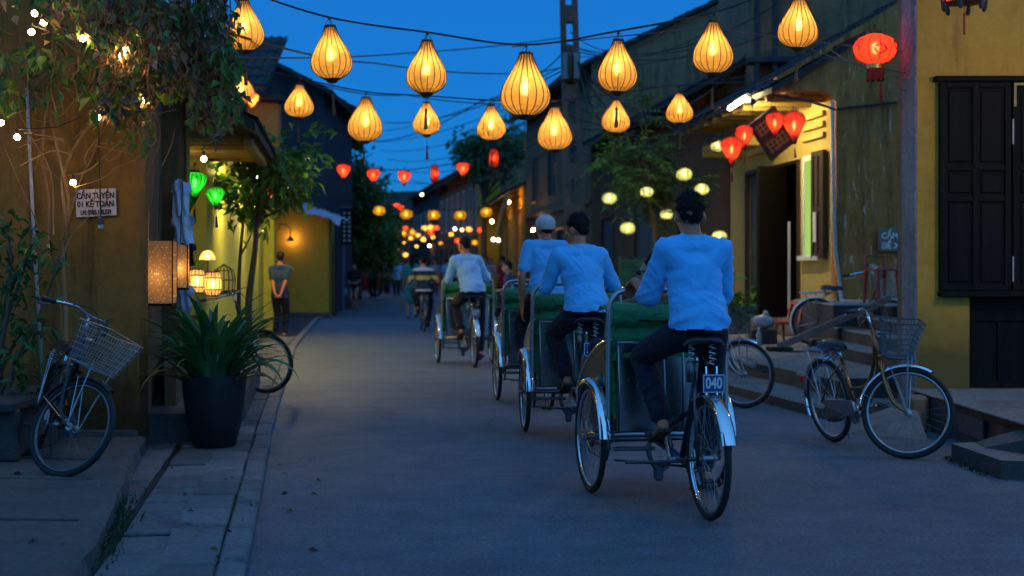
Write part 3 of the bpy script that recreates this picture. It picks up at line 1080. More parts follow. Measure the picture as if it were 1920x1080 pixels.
# --- right near house: yellow end wall with black shutters
hR = thing('shuttered_house', 'near right yellow ochre house wall with black wooden shutters', 'house', (3.56, 12.5, 0))
wall(3.56, 9, 0.28, 7, 12.5, 12.9, [(4.02, 8, 0.31, 1.12), (3.78, 8, 1.14, 3.02)]).build('end_wall', M['yell'], hR, world=True)
MB().bbox(3.535, 3.557, 12.49, 12.91, 0.1, 7, .008).build('corner_strip', M['conc_l'], hR, world=True)
MB().bbox(3.6, 9, 12.91, 13.3, 0, 7, .02).build('rear_wall', M['greyw'], hR, world=True)
MB().bbox(3.74, 9, 12.40, 12.52, 1.115, 1.165, .008).build('sill', M['blackwood'], hR, world=True)
MB().bbox(3.70, 9, 12.42, 12.53, 3.0, 3.05, .008).build('lintel', M['blackwood'], hR, world=True)


def shutter_leaf(x0, x1, z0, z1, root, y=12.455):
    lf = MB().box(x0, x1, y, y + .03, z0, z1)
    s = .055
    xm = (x0 + x1) / 2
    for a, b in ((x0, x0 + s), (xm - s / 2, xm + s / 2), (x1 - s, x1)):
        lf.bbox(a, b, y - .024, y - .001, z0, z1, .004)
    o = lf.build('shutter', M['blackwood'], root, world=True)
    zs = [z0, z0 + .05, z0 + .78, z0 + .83, z0 + 1.05, z0 + 1.1, z1 - .05, z1]
    for (za, zb) in ((zs[0], zs[1]), (zs[2], zs[3]), (zs[4], zs[5]), (zs[6], zs[7])):
        for a, b in ((x0 + s, xm - s / 2), (xm + s / 2, x1 - s)):
            MB().bbox(a, b, y - .024, y - .001, za, zb, .004).build('rail', M['blackwood'], o, world=True)
    for (za, zb) in ((zs[1], zs[2]), (zs[3], zs[4]), (zs[5], zs[6])):
        for a, b in ((x0 + s, xm - s / 2), (xm + s / 2, x1 - s)):
            MB().bbox(a + .02, b - .02, y - .014, y + .005, za + .025, zb - .025, .012).build('panel', M['blackwood'], o, world=True)
    return o


for k in range(3):
    shutter_leaf(3.745 + k * .635, 4.365 + k * .635, 1.17, 2.995, hR)
MB().box(4.385, 4.405, 12.415, 12.43, 2.78, 2.985).box(4.405, 4.6, 12.415, 12.43, 2.965, 2.985).build('hinge', M['beam'], hR, world=True)
for z in (1.25, 2.45):
    MB().box(4.372, 4.384, 12.42, 12.43, z, z + .22).build('hinge', M['pipe'], hR, world=True)
for k in range(4):
    x0 = 4.03 + k * .56
    lf = MB().box(x0, x0 + .55, 12.56, 12.6, .315, 1.11)
    o = lf.build('door_panel', M['blackwood'], hR, world=True)
    for a, b, za, zb in ((0, .05, .315, 1.11), (.5, .55, .315, 1.11), (.25, .3, .37, .9)):
        MB().bbox(x0 + a, x0 + b, 12.538, 12.558, za, zb, .004).build('stile', M['blackwood'], o, world=True)
    for za, zb in ((.315, .37), (.9, .95), (1.06, 1.11)):
        MB().bbox(x0 + .05, x0 + .5, 12.538, 12.558, za, zb, .004).build('rail', M['blackwood'], o, world=True)

# --- mouldy gable house with the yellow front (right)
A_, B_ = V((4.72, 21.0, 0)), V((4.07, 26.5, 0))
hY = thing('gable_house', 'mouldy gable wall house with lit yellow front and open door on the right', 'house', (B_.x, B_.y, 0), math.atan2(A_.y - B_.y, A_.x - B_.x))
LY = (A_ - B_).length                     # local x: far -> near, y: into the house
wall(0, LY, 0.3, 4.2, 0, 0.25, [(1.25, 4.1, 0.55, 3.08), (4.28, 5.15, 1.55, 3.1)]).build('front_wall', M['cream'], hY)
MB().bbox(-.02, LY + .0, -.25, -.002, .3, .55, .02).build('door_step', M['conc'], hY)
g = MB()
poly = [(4.73, 0.3), (9.5, 0.3), (9.5, 7.3), (8.6, 7.05), (3.86, 4.15), (3.86, 3.95), (4.55, 3.95), (4.73, 3.80)]
xz(g, poly, 20.75, 21.0)
gw = g.build('gable_wall', M['moss'], None)
gw.parent = hY
gw.matrix_parent_inverse = (Matrix.Translation(hY.location) @ Matrix.Rotation(hY.rotation_euler.z, 4, 'Z')).inverted()
rf = MB()
tiles(rf, -.4, LY + .3, -1.0, 3.95, 5.2, 7.6)
rf.build('roof', M['tile'], hY)
MB().bbox(0, LY, -.6, -.48, 3.9, 4.1, .01).build('eave_beam', M['beam'], hY)
for k in range(9):
    x = .2 + k * .62
    MB().bbox(x, x + .09, -.9, .1, 3.84, 3.95, .01).build('rafter', M['beam'], hY)
MB().bbox(.6, .75, -.7, 0, 3.35, 3.6, .02).build('bracket', M['beam'], hY)
MB().bbox(3.2, 3.35, -.7, 0, 3.35, 3.6, .02).build('bracket', M['beam'], hY)
for k in range(3):
    MB().bbox(4.3, 5.3, -.06, -.01, 3.32 + k * .16, 3.40 + k * .16, .008).build('vent_slat', M['cream'], hY)
    MB().bbox(1.3, 2.4, -.06, -.01, 3.32 + k * .16, 3.40 + k * .16, .008).build('vent_slat', M['cream'], hY)
# window with its lit green room and a shutter folded open
fr = MB()
fr.box(4.28, 4.36, -.03, .2, 1.55, 3.1).box(5.07, 5.15, -.03, .2, 1.55, 3.1).box(4.36, 5.07, -.03, .2, 3.02, 3.1)
wf = fr.build('window_frame', M['white'], hY)
M['greenroom'] = glow('lit_green_room', (0.5, 0.85, 0.16), 0.75)
MB().box(4.36, 5.07, -.016, -.002, 1.55, 3.02).build('pane', M['greenroom'], wf)
MB().bbox(4.2, 5.2, -.1, .05, 1.47, 1.548, .01).build('window_sill', M['white'], hY)
sh = MB().box(4.88, 5.42, -.075, -.04, 1.5, 3.12)
for a, b in ((4.88, 4.96), (5.34, 5.42), (5.12, 5.18)):
    sh.bbox(a, b, -.1, -.077, 1.5, 3.12, .004)
for z in (1.5, 2.2, 3.04):
    sh.bbox(4.96, 5.34, -.098, -.077, z, z + .08, .004)
so = sh.build('window_shutter', M['brownwood'], hY)
MB().box(5.0, 5.14, -.108, -.102, 1.75, 2.2).build('notice', M['papersign'], hY)
# doors: teal leaf, open dark leaf, jambs
opening(hY, 1.25, 2.35, .56, 3.0, 'door', y=-.04, fmat='brownwood', pmat='greywood')
dl = MB()
Mx = Matrix.Translation((3.3, 0.0, 0)) @ Matrix.Rotation(radians(-62), 4, 'Z')
dl.box(0, .62, 0, .04, .56, 3.0, Mx)
for a, b in ((0, .07), (.55, .62), (.28, .34)):
    dl.bbox(a, b, -.025, -.001, .56, 3.0, .004, Mx)
for z in (.56, 1.3, 1.7, 2.5, 2.93):
    dl.bbox(.07, .55, -.023, -.001, z, z + .07, .004, Mx)
dl.build('door_leaf', M['blackwood'], hY)
MB().box(3.86, 4.09, .01, .2, .56, 3.06).build('door_frame', M['brownwood'], hY)
MB().box(2.42, 2.46, -.07, -.03, 1.1, 2.7).build('door_bar', M['beam'], hY)
MB().box(3.6, 3.64, -.05, -.02, .7, 2.1).build('door_bar', M['white'], hY)
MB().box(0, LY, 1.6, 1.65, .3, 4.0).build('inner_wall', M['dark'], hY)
MB().tube([W(1560, 190, 20.72), W(1563, 380, 20.72), W(1566, 470, 20.72), W(1578, 560, 20.72), W(1580, 600, 20.72)], .03, 8).build('drain_pipe', M['pipe'], None, smooth=True)
dp = bpy.data.objects['drain_pipe']
dp.parent = hY
dp.matrix_parent_inverse = gw.matrix_parent_inverse
MB().tube([W(1450, 178, 20.7), W(1520, 190, 20.7), W(1565, 205, 20.7), W(1697, 190, 20.7)], .018, 6).build('cable_run', M['wire'], None)
o = bpy.data.objects['cable_run']
o.parent = hY
o.matrix_parent_inverse = gw.matrix_parent_inverse
# upper storey showing over its roof
hU = thing('upper_storey', 'dark upper storey with pale blue posts above the gable roof', 'house', (4.6, 25.5, 0))
MB().bbox(4.35, 8.5, 25.6, 30, 4.0, 9, .02).build('wall', M['greyw'], hU, world=True)
for x in (4.3, 4.62, 5.05):
    MB().bbox(x, x + .09, 25.2, 25.3, 4.0, 9, .01).build('post', M['bluew'], hU, world=True)
MB().bbox(4.2, 7, 25.15, 25.6, 5.0, 5.1, .01).build('balcony_rail', M['bluew'], hU, world=True)
MB().bbox(4.15, 7, 25.1, 25.6, 4.0, 4.12, .01).build('balcony_floor', M['bluew'], hU, world=True)

# --- dark houses behind the right tree
hD = row_house('dark_house', 'dark brown house front behind the tree with lemon lanterns', (2.32, 41), (4.05, 26.6), 5.0, 'dark',
               [(1.5, 3.2, .35, 2.7, 'door'), (6, 8.4, .35, 2.8, 'door'), (10.6, 12.4, .35, 2.7, 'door')], depth=8, eave=0.8, slope=.55)
hT = row_house('tall_house', 'tall dark two storey house behind the concrete pole', (0.55, 55.5), (2.3, 41.2), 7.3, 'greyw',
               [(2, 3.6, .3, 2.6, 'door'), (8, 10, .3, 2.6, 'door'), (2, 3.2, 3.8, 5.4, 'window'), (6, 7.2, 3.8, 5.4, 'window'), (10, 11.2, 3.8, 5.4, 'window')],
               depth=9, eave=.7, slope=.5, storeys=[3.2])
hO = row_house('orange_door_house', 'yellow house with tall orange door beyond the pole on the right', (-0.75, 72), (0.5, 55.7), 4.6, 'yellF',
               [(2, 3.4, .1, 3.2, 'door', dict(pmat='brownwood')), (7, 9, .1, 3.4, 'door', dict(pmat='beam')), (12.2, 15.2, .1, 3.7, 'door', dict(pmat='orangedoor', fmat='beam'))], depth=7, eave=1.0, slope=.5)
row_house('far_arcade_house', 'long far house with arched upper windows under a dark roof', (-5.4, 104), (-0.9, 74), 7.2, 'greyw',
          [(2 + 3.4 * k, 3.5 + 3.4 * k, .1, 2.6, 'door') for k in range(8)] + [(2.2 + 3.4 * k, 3.3 + 3.4 * k, 3.8, 6, 'window', dict(fmat='white', pmat='bluew')) for k in range(8)], depth=9, eave=.9, storeys=[3.1])
row_house('far_arcade_house', 'farthest dark house at the right of the street end', (-9.2, 131), (-5.5, 105), 7.6, 'bluew',
          [(2 + 4 * k, 3.5 + 4 * k, .1, 2.6, 'door') for k in range(5)] + [(2 + 4 * k, 3.3 + 4 * k, 3.8, 5.8, 'window', dict(fmat='white', pmat='greyw')) for k in range(5)], depth=9, eave=.9, storeys=[3.1])
# yellow pier and blue tarps by the orange door house
tag(MB().bbox(-1.72, -.6, 71, 71.9, 0, 7.2, .03).build('yellow_pier', M['yellF']), 'tall ochre pier standing beside the orange door house', 'pier')
tp = MB()
vs = []
for j in range(5):
    for i in range(9):
        t = i / 8
        vs.append((-.1 - .12 * (j + .0) + .95 * 0, 47 + 8 * t, 3.9 - .13 * j - .06 * j * j + .08 * sin(t * 9 + j)))
tp.add(vs, [(j * 9 + i, j * 9 + i + 1, (j + 1) * 9 + i + 1, (j + 1) * 9 + i) for j in range(4) for i in range(8)])
tag(tp.build('blue_tarpaulin', M['bluetarp'], smooth=True), 'blue tarpaulin hanging from the eave beyond the pole', 'tarpaulin')

# neighbouring house on the left, beside and behind the camera: shades the terrace
row_house('neighbour_house', 'house left of the viewpoint outside the picture', (-1.9, -14), (-3.1, 2.6), 5.5, 'wallA', [(3, 4.2, .1, 2.4, 'door'), (9, 10.2, .1, 2.4, 'door')], depth=6)
# ------------------------------------------------------------------ lanterns
PROF = {
    'drop': [(0, .27), (.06, .31), (.16, .42), (.28, .57), (.4, .74), (.52, .9), (.63, .985), (.7, 1.0), (.78, .97), (.86, .86), (.93, .66), (.98, .44), (1.0, .36)],
    'heart': [(0, .34), (.02, .5), (.07, .74), (.14, .92), (.22, 1.0), (.32, .98), (.45, .86), (.6, .66), (.75, .45), (.88, .28), (.96, .2), (1.0, .17)],
    'round': [(0, .3), (.04, .48), (.12, .7), (.25, .9), (.4, .99), (.5, 1.0), (.6, .99), (.75, .9), (.88, .7), (.96, .48), (1.0, .3)],
    'tube': [(0, .7), (.1, .9), (.3, 1.0), (.7, 1.0), (.9, .9), (1.0, .7)],
}
LCACHE = {}


def bulb_mat(key, col, s):
    if key not in M:
        M[key] = glow(key, col, s)
    return M[key]


def lantern(kind, R, H, silk_key, glowcol, strength, loc, label, group, ribs=18, tassel=0.22, top_wire=0.07, name='silk_lantern', rot=0.0, capm='rib', tm='tassel'):
    key = (kind, round(R, 3), round(H, 3), silk_key, strength, ribs, tassel)
    if key in LCACHE:
        return copy_thing(LCACHE[key], label, loc, rot, group)
    root = thing(name, label, 'lantern', loc, rot, group)
    pr = PROF[kind]
    prof = [(R * r, H / 2 - H * t) for t, r in pr]
    sh = MB().lathe(prof, ribs)
    sh.build('shade', M[silk_key], root)
    rb = MB()
    for k in range(ribs):
        a = 2 * pi * k / ribs
        rb.tube([((r + .0015) * cos(a), (r + .0015) * sin(a), z) for r, z in prof], max(.0034, R * .02), 4, caps=False)
    o = rb.build('ribs', M['rib'], root)
    o['kind'] = 'stuff'
    rt, rbm = prof[0][0], prof[-1][0]
    MB().lathe([(rt * .6, H / 2 - .004), (rt * 1.08, H / 2 - .004), (rt * 1.08, H / 2 + .016), (rt * .6, H / 2 + .016), (rt * .6, H / 2 - .004)], 18).build('top_ring', M[capm], root)
    MB().lathe([(0, -H / 2 - .035), (rbm * .55, -H / 2 - .03), (rbm * .9, -H / 2 - .008), (rbm * 1.08, -H / 2), (rbm * 1.05, -H / 2 + .008), (0, -H / 2 + .004)], 14).build('bottom_cap', M[capm], root)
    wr = MB()
    for a in (0, 2.1, 4.2):
        wr.tube([(rt * .95 * cos(a), rt * .95 * sin(a), H / 2 + .01), (0.01 * cos(a), .01 * sin(a), H / 2 + top_wire)], .0022, 4)
    wr.ball((0, 0, H / 2 + top_wire + .006), (.013, .013, .016), 6, 5)
    wr.tube([(0, 0, .08), (0, 0, H / 2 + top_wire)], .003, 4)
    o = wr.build('hanging_wire', M['wire'], root)
    o['kind'] = 'stuff'
    if strength > 0:
        bc = M['bulb_%s' % silk_key] if ('bulb_%s' % silk_key) in M else bulb_mat('bulb_%s' % silk_key, glowcol, strength)
        MB().ball((0, 0, .01), (R * .13, R * .13, R * .36), 8, 5).build('bulb', bc, root)
    if tassel:
        z0 = -H / 2 - .03
        t = MB().tube([(0, 0, z0), (0.002, 0, z0 - tassel * .36)], .0025, 4)
        t.lathe([(.004, z0 - tassel * .36), (.013, z0 - tassel * .38), (.014, z0 - tassel * .43), (.01, z0 - tassel * .46), (.012, z0 - tassel * .6), (.018, z0 - tassel * .98), (.008, z0 - tassel)], 8)
        o = t.build('tassel', M[tm], root)
        o['kind'] = 'stuff'
    LCACHE[key] = root
    return root


AMB = (1.0, 0.66, 0.3)
G1 = 'amber silk lanterns on the near cable'
near = [(458, 49, 0, 'amber drop lantern half hidden behind the vine leaves at the top left'),
        (621, 100, 0, 'amber drop lantern second from the left on the near cable'),
        (800, 127, 0, 'amber drop lantern with a smaller one hanging right below it, left of the biggest lantern'),
        (985, 160, 1, 'biggest amber drop lantern hanging at the middle of the near cable'),
        (1158, 125, 0, 'amber drop lantern hanging just right of the concrete pole top'),
        (1337, 90, 0, 'amber drop lantern on the near cable above the lit yellow house eave'),
        (1497, 43, 0, 'amber drop lantern highest at the right, near the round red lantern')]
for px, py, big, lab in near:
    p = W(px, py, 11.9)
    lantern('drop', .208 if big else .168, .51 if big else .425, 'silk_y', AMB, 80, p, lab, G1, 18, tassel=.27, rot=px)
G2 = 'amber silk lanterns on the second cable'
sec = [(452, 165, 0, 'smaller amber lantern behind vine leaves below the top left one'),
       (561, 190, 0, 'small amber lantern beside the dark tiled gable'),
       (685, 225, 1, 'larger amber lantern of the second row on the left'),
       (800, 223, 0, 'small amber lantern directly under the third near lantern'),
       (921, 231, 0, 'small amber lantern left of the biggest lantern'),
       (1040, 242, 1, 'larger amber lantern of the second row beside the concrete pole'),
       (1155, 219, 0, 'small amber lantern crossed by a dark tassel before the right tree'),
       (1274, 203, 0, 'small amber lantern above the right tree crown')]
for px, py, big, lab in sec:
    p = W(px, py, 16.8)
    lantern('drop', .208 if big else .166, .5 if big else .375, 'silk_y', AMB, 80, p, lab, G2, 18, tassel=.27, rot=px * .7)
for px, py, kind, lab in [(644, 322, 'heart', 'leftmost red heart shaped lantern in the far row'), (700, 330, 'heart', 'second red heart shaped lantern from the left in the far row'),
                          (758, 333, 'heart', 'red heart shaped lantern at the middle of the far row'), (868, 318, 'heart', 'red heart shaped lantern right of the tube lantern in the far row'),
                          (815, 326, 'tube', 'slim red tube lantern between two red heart lanterns'), (926, 297, 'tube', 'slim red tube lantern high at the right end of the far row')]:
    Y = 34 if px < 900 else 30
    if kind == 'heart':
        lantern('heart', .165, .34, 'silk_r', (1, .3, .12), 85, W(px, py, Y), lab, 'red lanterns in the far row', 14, tassel=.0)
    else:
        lantern('tube', .1, .4, 'silk_r', (1, .3, .12), 85, W(px, py, Y), lab, 'red tube lanterns', 12, tassel=.12)
for i, (px, py) in enumerate([(711, 395), (762, 402), (813, 404), (863, 404), (912, 398)]):
    lantern('round', .17, .27, 'silk_l', (1, .62, .1), 26, W(px, py, 37.5), ['leftmost yellow globe lantern of the row of five', 'second yellow globe lantern from the left in the row of five', 'middle yellow globe lantern of the row of five',
            'yellow globe lantern right above the striped cyclist row, fourth of five', 'rightmost yellow globe lantern of the row of five'][i], 'yellow globe lanterns across the street', 14, tassel=0)
for i, px in enumerate([711, 725, 741, 757, 773]):
    lantern('drop', .2, .46, 'silk_l', (1, .62, .1), 26, W(px, 438 - (i == 4) * 2, 74), ['leftmost', 'second', 'middle', 'fourth', 'rightmost'][i] + ' tiny yellow lantern in the farthest row over the crowd', 'tiny yellow lanterns farthest away', 10, tassel=0)
for i, (px, py, k) in enumerate([(797, 428, 'silk_y'), (807, 427, 'silk_y'), (818, 427, 'silk_r'), (743, 385, 'silk_r'), (751, 389, 'silk_r'), (808, 436, 'silk_r'), (760, 428, 'silk_r'), (793, 449, 'silk_y'), (734, 446, 'silk_l'), (735, 458, 'silk_l'), (836, 604, 'silk_y'), (760, 478, 'silk_y')]):
    if py < 500:
        lantern('round', .22, .36, k, AMB, 40, W(px, py, 88 + i), 'tiny %s far lantern %s' % (dict(silk_y='amber', silk_r='red', silk_l='yellow')[k],
            ['before the arcade, left of a pair', 'before the arcade, right of a pair', 'beside the two amber ones at the arcade', 'upper left one of a pair over the five globes', 'lower right one of a pair over the five globes', 'under the amber pair at the arcade',
             'just above the row of drops', 'at the right of the row of drops', 'just under the row of drops', 'lowest under the row of drops', '', 'low above the far crowd'][i]), 'tiny far lanterns', 10, tassel=0)
# unseen lantern rows added over and behind the viewpoint for warm fill light
for row, (Y, z) in enumerate([(3.2, 3.25), (-2.5, 3.2), (-8.0, 3.3)]):
    for k in range(7):
        x = -2.0 + k * .95 - .12 * Y
        lantern('drop', .168, .425, 'silk_y', AMB, 80, V((x, Y, z - .22 * (1 - ((k - 3) / 3) ** 2))), 'amber lantern %s of the unseen row %s the viewpoint' % (['far left', 'second left', 'left of middle', 'in the middle', 'right of middle', 'second right', 'far right'][k], ['just over', 'close behind', 'far behind'][row]), 'lanterns behind the viewpoint', 18, tassel=.27, rot=k)
wl_ = thing('wall_lamp', 'enamel wall lamp of the near right house outside the picture', 'lamp', (4.7, 10.3, 3.0))  # assumed lamp out of view, added for warm light on the yellow wall
MB().tube([(0, 2.15, .2), (0, .4, .3), (0, .05, .22), (0, 0, .1)], .015, 6).build('arm', M['blackframe'], wl_)
MB().lathe([(.02, .1), (.05, .08), (.09, .05), (.085, .045), (.02, .08)], 16).build('lamp_shade', M['white'], wl_)
MB().ball((0, 0, -.04), .085, 12, 9).build('bulb', glow('wall_bulb', (1, .6, .17), 190), wl_)
far_spec = [(716, 452, 'silk_y', 66), (722, 470, 'silk_r', 80), (770, 447, 'silk_y', 96), (783, 441, 'silk_y', 82), (846, 440, 'silk_y', 78), (858, 452, 'silk_r', 70), (879, 430, 'silk_y', 64), (890, 455, 'silk_l', 60), (900, 432, 'silk_r', 68), (826, 456, 'silk_l', 92), (781, 462, 'silk_y', 104), (748, 468, 'silk_r', 100), (706, 432, 'silk_r', 58), (873, 470, 'silk_y', 74), (757, 455, 'silk_y', 112), (812, 445, 'silk_y', 100)]
far_words = ['left of the row of drops', 'low at the left of the crowd', 'right behind the row of drops', 'past the last drop', 'right of the arcade pair', 'low red by the white far lamp', 'high by the rightmost globe', 'low by the yellow pier', 'beside the yellow pier top', 'low before the arcade end',
             'deep over the crowd', 'red deep over the crowd', 'red at the far left trees', 'above the farthest rider head', 'deepest in the middle', 'beside the amber pair']
for (px, py, k, Y), wd_ in zip(far_spec, far_words):
    lantern('round', .16, .26, k, AMB, 40, W(px, py, Y), 'small far %s lantern %s' % (dict(silk_y='amber', silk_r='red', silk_l='yellow')[k], wd_), 'small far lanterns', 10, tassel=0)
for i, (x, y, z) in enumerate([(-7.3, 70, 2.6), (-9.2, 92, 2.8), (-.9, 63.5, 3.4), (-3.2, 88, 2.9), (-6.4, 110, 3), (.75, 51, 2.7), (-.15, 57.6, 4.0)]):  # extra lamps added to light the far house fronts
    sb = thing('house_lamp', ['lamp under the eave where the left street bends', 'lamp on the far left house beyond the bend', 'lamp by the orange door house', 'lamp on the arcade house front', 'lamp at the far right end of the street', 'lamp on the tall house front behind the pole', 'lamp over the tall orange door'][i], 'lamp', (x, y, z), 0, 'lamps on far house fronts')
    MB().ball((0, 0, 0), .055, 8, 6).build('globe', bulb_mat('house_lamp', (1, .5, .12), 330), sb)
    MB().tube([(0, 0, .06), (0, 0, .4)], .015, 5).build('cord', M['wire'], sb)
# red heart lanterns at the yellow house, round lemon ones at the dark house
for px, py, R, lab in [(1489, 238, .17, 'largest red lantern at the right before the vent of the yellow house'), (1453, 233, .13, 'small red lantern overlapping the larger one before the hanging wooden panel'),
                       (1396, 257, .135, 'red lantern in the middle under the lit eave'), (1372, 283, .15, 'lowest red lantern, leftmost before the yellow house')]:
    lantern('heart', R, R * 2.55, 'silk_r', (1, .3, .12), 85, W(px, py, 20.4), lab, 'red lanterns before the yellow house', 16, tassel=.2, tm='redcap')
for i, (px, py, w) in enumerate([(1283, 327, 28), (1316, 355, 28), (1143, 372, 28), (1345, 274, 25), (1177, 428, 28), (1349, 444, 30), (1250, 402, 20), (1213, 360, 26)]):
    lantern('round', .13 if w > 26 else .112, .2 if w > 26 else .175, 'silk_m', (1, .95, .45), 42, W(px, py, 23.6), ['lemon globe lantern right of the tree crown', 'lemon globe lantern just above the front rider head', 'lemon globe lantern left of the tree crown',
            'lemon globe lantern behind the red lanterns', 'lemon globe lantern above the green board', 'lemon globe lantern beside the front rider shoulder', 'small lemon globe lantern behind the trunk leaves', 'lemon globe lantern inside the tree crown'][i],
            'lemon globe lanterns at the dark house', 16, tassel=0)
# green ones at the left shop, red one beside
for px, py, R, Y, lab in [(365, 347, .118, 14.1, 'bright green silk lantern at the left shop'), (404, 370, .108, 15.4, 'green lantern right of and lower than the brightest green one')]:
    lantern('heart', R, R * 2.1, 'silk_g', (.5, 1, .3), 55, W(px, py, Y), lab, 'green lanterns at the left shop', 16, tassel=.2, tm='wire')
lantern('heart', .1, .21, 'silk_g', (.5, 1, .3), 0, W(354, 374, 14.4), 'unlit dark green lantern behind the bright one', 'green lanterns at the left shop', 16, tassel=.2)
lantern('round', .155, .25, 'silk_r', (1, .3, .12), 85, W(505, 372, 21), 'round red lantern under the left tree leaves', None, 16, tassel=0)
lantern('heart', .17, .36, 'silk_o', (1, .5, .2), 420, W(472, 188, 32.3), 'red lantern peeping out before the orange upper wall', None, 16, tassel=0)
# big printed red lantern
rl = lantern('round', .2, .27, 'silk_r', (1, .32, .12), 85, W(1641, 92, 12.9), 'round printed red lantern with gold band and red fringe by the near right wall', None, 12, tassel=0, name='printed_lantern')
zb = -.27 / 2
MB().lathe([(.07, zb - .045), (.075, zb - .045), (.075, zb - .005), (.07, zb - .005)], 18).build('gold_band', M['gold'], rl)
fr = MB()
for k in range(26):
    a = 2 * pi * k / 26
    fr.tube([(.072 * cos(a), .072 * sin(a), zb - .04), (.072 * cos(a), .072 * sin(a), zb - .15 - .012 * sin(k * 2.1))], .008, 4)
o = fr.build('fringe', M['redcap'], rl)
o['kind'] = 'stuff'
t = MB().tube([(0.04, -.02, zb - .05), (.045, -.02, zb - .22)], .004, 4).ball((.045, -.02, zb - .2), (.013, .013, .02)).lathe([(.006, 0), (.016, -.03), (.018, -.13), (.01, -.15)], 8, Matrix.Translation((.045, -.02, zb - .21)))
t.build('tassel', M['redcap'], rl)
pt = MB()
prof = PROF['round']


def on_round(a, t, R=.2, H=.27, off=.003):
    for (t0, r0), (t1, r1) in zip(prof, prof[1:]):
        if t0 <= t <= t1:
            r = (r0 + (r1 - r0) * (t - t0) / (t1 - t0)) * R
            break
    return V(((r + off) * cos(a), (r + off) * sin(a), H / 2 - H * t))


for (ac, tc, ra, rt, nb) in [(-pi / 2 - .0, .58, .26, .14, 12), (-pi / 2 - 1.0, .35, .16, .12, 6), (-pi / 2 + .98, .4, .2, .14, 8)]:
    for k in range(nb):
        a1 = 2 * pi * k / nb
        pts = []
        for q in range(4):
            aa = a1 + q * .14
            rr = 1 + .25 * sin(q * 2 + k)
            pts.append(on_round(ac + ra * rr * cos(aa), min(.96, max(.04, tc + rt * rr * sin(aa)))))
        pt.tube(pts, .0045, 4)
M['printpurple'] = plain('purple_print', (0.1, 0.006, 0.03), 0.8)
o = pt.build('printed_motif', M['printpurple'], rl)
o['kind'] = 'stuff'
# palace lantern at the top right corner
pl_ = thing('palace_lantern', 'red palace lantern with dark drop pendants at the top right corner', 'lantern', W(1808, -18, 11.6))
hexa = [(.15 * cos(pi * k / 3), .15 * sin(pi * k / 3)) for k in range(6)]
for k in range(6):
    a, b = V((*hexa[k], 0)), V((*hexa[(k + 1) % 6], 0))
    MB().add([a + V((0, 0, -.09)), b + V((0, 0, -.09)), b + V((0, 0, .2)), a + V((0, 0, .2))], [(0, 1, 2, 3)]).build('panel', M['silk_r'], pl_)
    MB().tube([a * 1.02 + V((0, 0, -.1)), a * 1.02 + V((0, 0, .22))], .008, 6).build('post', M['rib'], pl_)
    MB().tube([a * 1.03 + V((0, 0, -.1)), b * 1.03 + V((0, 0, -.1))], .008, 6).build('rail', M['rib'], pl_)
    c = a * 1.22
    MB().lathe([(0, -.1), (.016, -.09), (.021, -.07), (.016, -.03), (.012, 0), (0, .005)], 8, Matrix.Translation(c + V((0, 0, -.08))) @ Matrix.Rotation(.25 * cos(k), 4, 'Y')).build('pendant', M['plasticblk'], pl_)
    c = a * 1.5
    MB().tube([c + V((0, 0, .06)), c + V((0, 0, -.06))], .012, 6).build('ribbon', M['redcap'], pl_)
MB().lathe([(0, -.12), (.16, -.105), (.16, -.1), (0, -.1)], 6).build('base', M['rib'], pl_)
MB().ball((0, 0, .05), (.025, .025, .06)).build('bulb', M['bulb_silk_r'], pl_)
MB().tube([(0, 0, -.12), (0, 0, -.2)], .003, 4).tube([(0, 0, -.2), (0, 0, -.36)], .009, 6).ball((0, 0, -.2), .014, 6, 4).build('tassel', M['redcap'], pl_)

for o in list(COL.objects):        # no two lanterns hang or are dyed quite alike
    if o.parent is None and o.get('category') == 'lantern' and o.name.startswith('silk_lantern'):
        q = random.Random(o.name)
        o.rotation_euler = (q.uniform(-.05, .05), q.uniform(-.05, .05), o.rotation_euler.z)
        k = q.uniform(.95, 1.05)
        o.scale = (k, k, k * q.uniform(.97, 1.03))

# light boxes of perforated paper on the side wall, bamboo lanterns in the shop
for px, py, w, h, Y, lab in [(296, 510, 62, 116, 10.75, 'larger glowing perforated paper box lamp at the house corner'), (338, 499, 30, 80, 11.5, 'smaller glowing paper box lamp behind the larger one')]:
    p = W(px, py, Y)
    ww, hh = w * Y / FPX / 2, h * Y / FPX / 2
    bx = thing('box_lamp', lab, 'lamp', p, radians(4), 'glowing paper box lamps')
    s = MB()
    dd = ww * .8
    wall(-ww, ww, -hh, hh, -dd, -dd + .004, [], mb=s)
    for Mx in (Matrix.Rotation(pi / 2, 4, 'Z'), Matrix.Rotation(-pi / 2, 4, 'Z'), Matrix.Rotation(pi, 4, 'Z')):
        k = dd / ww
        wall(-dd if Mx[0][0] > -.5 else -ww, dd if Mx[0][0] > -.5 else ww, -hh, hh, -(ww if Mx[0][0] > -.5 else dd), -(ww if Mx[0][0] > -.5 else dd) + .004, [], M=Mx, mb=s)
    s.build('paper_shade', M['perf'], bx)
    fr = MB()
    for a, b in ((-1, -1), (1, -1), (1, 1), (-1, 1)):
        fr.box(a * ww - .004, a * ww + .004, b * dd - .004, b * dd + .004, -hh, hh)
    fr.box(-ww, ww, -dd, dd, -hh - .02, -hh - .001)
    fr.build('lamp_frame', M['blackwood'], bx)
    MB().ball((0, .01, -hh * .15), (.025, .025, .05)).build('bulb', bulb_mat('bulb_paper', (1, .7, .36), 480), bx)
    MB().tube([(0, 0, hh), (0.02, 0, hh + .5)], .004, 4).build('cord', M['wire'], bx)
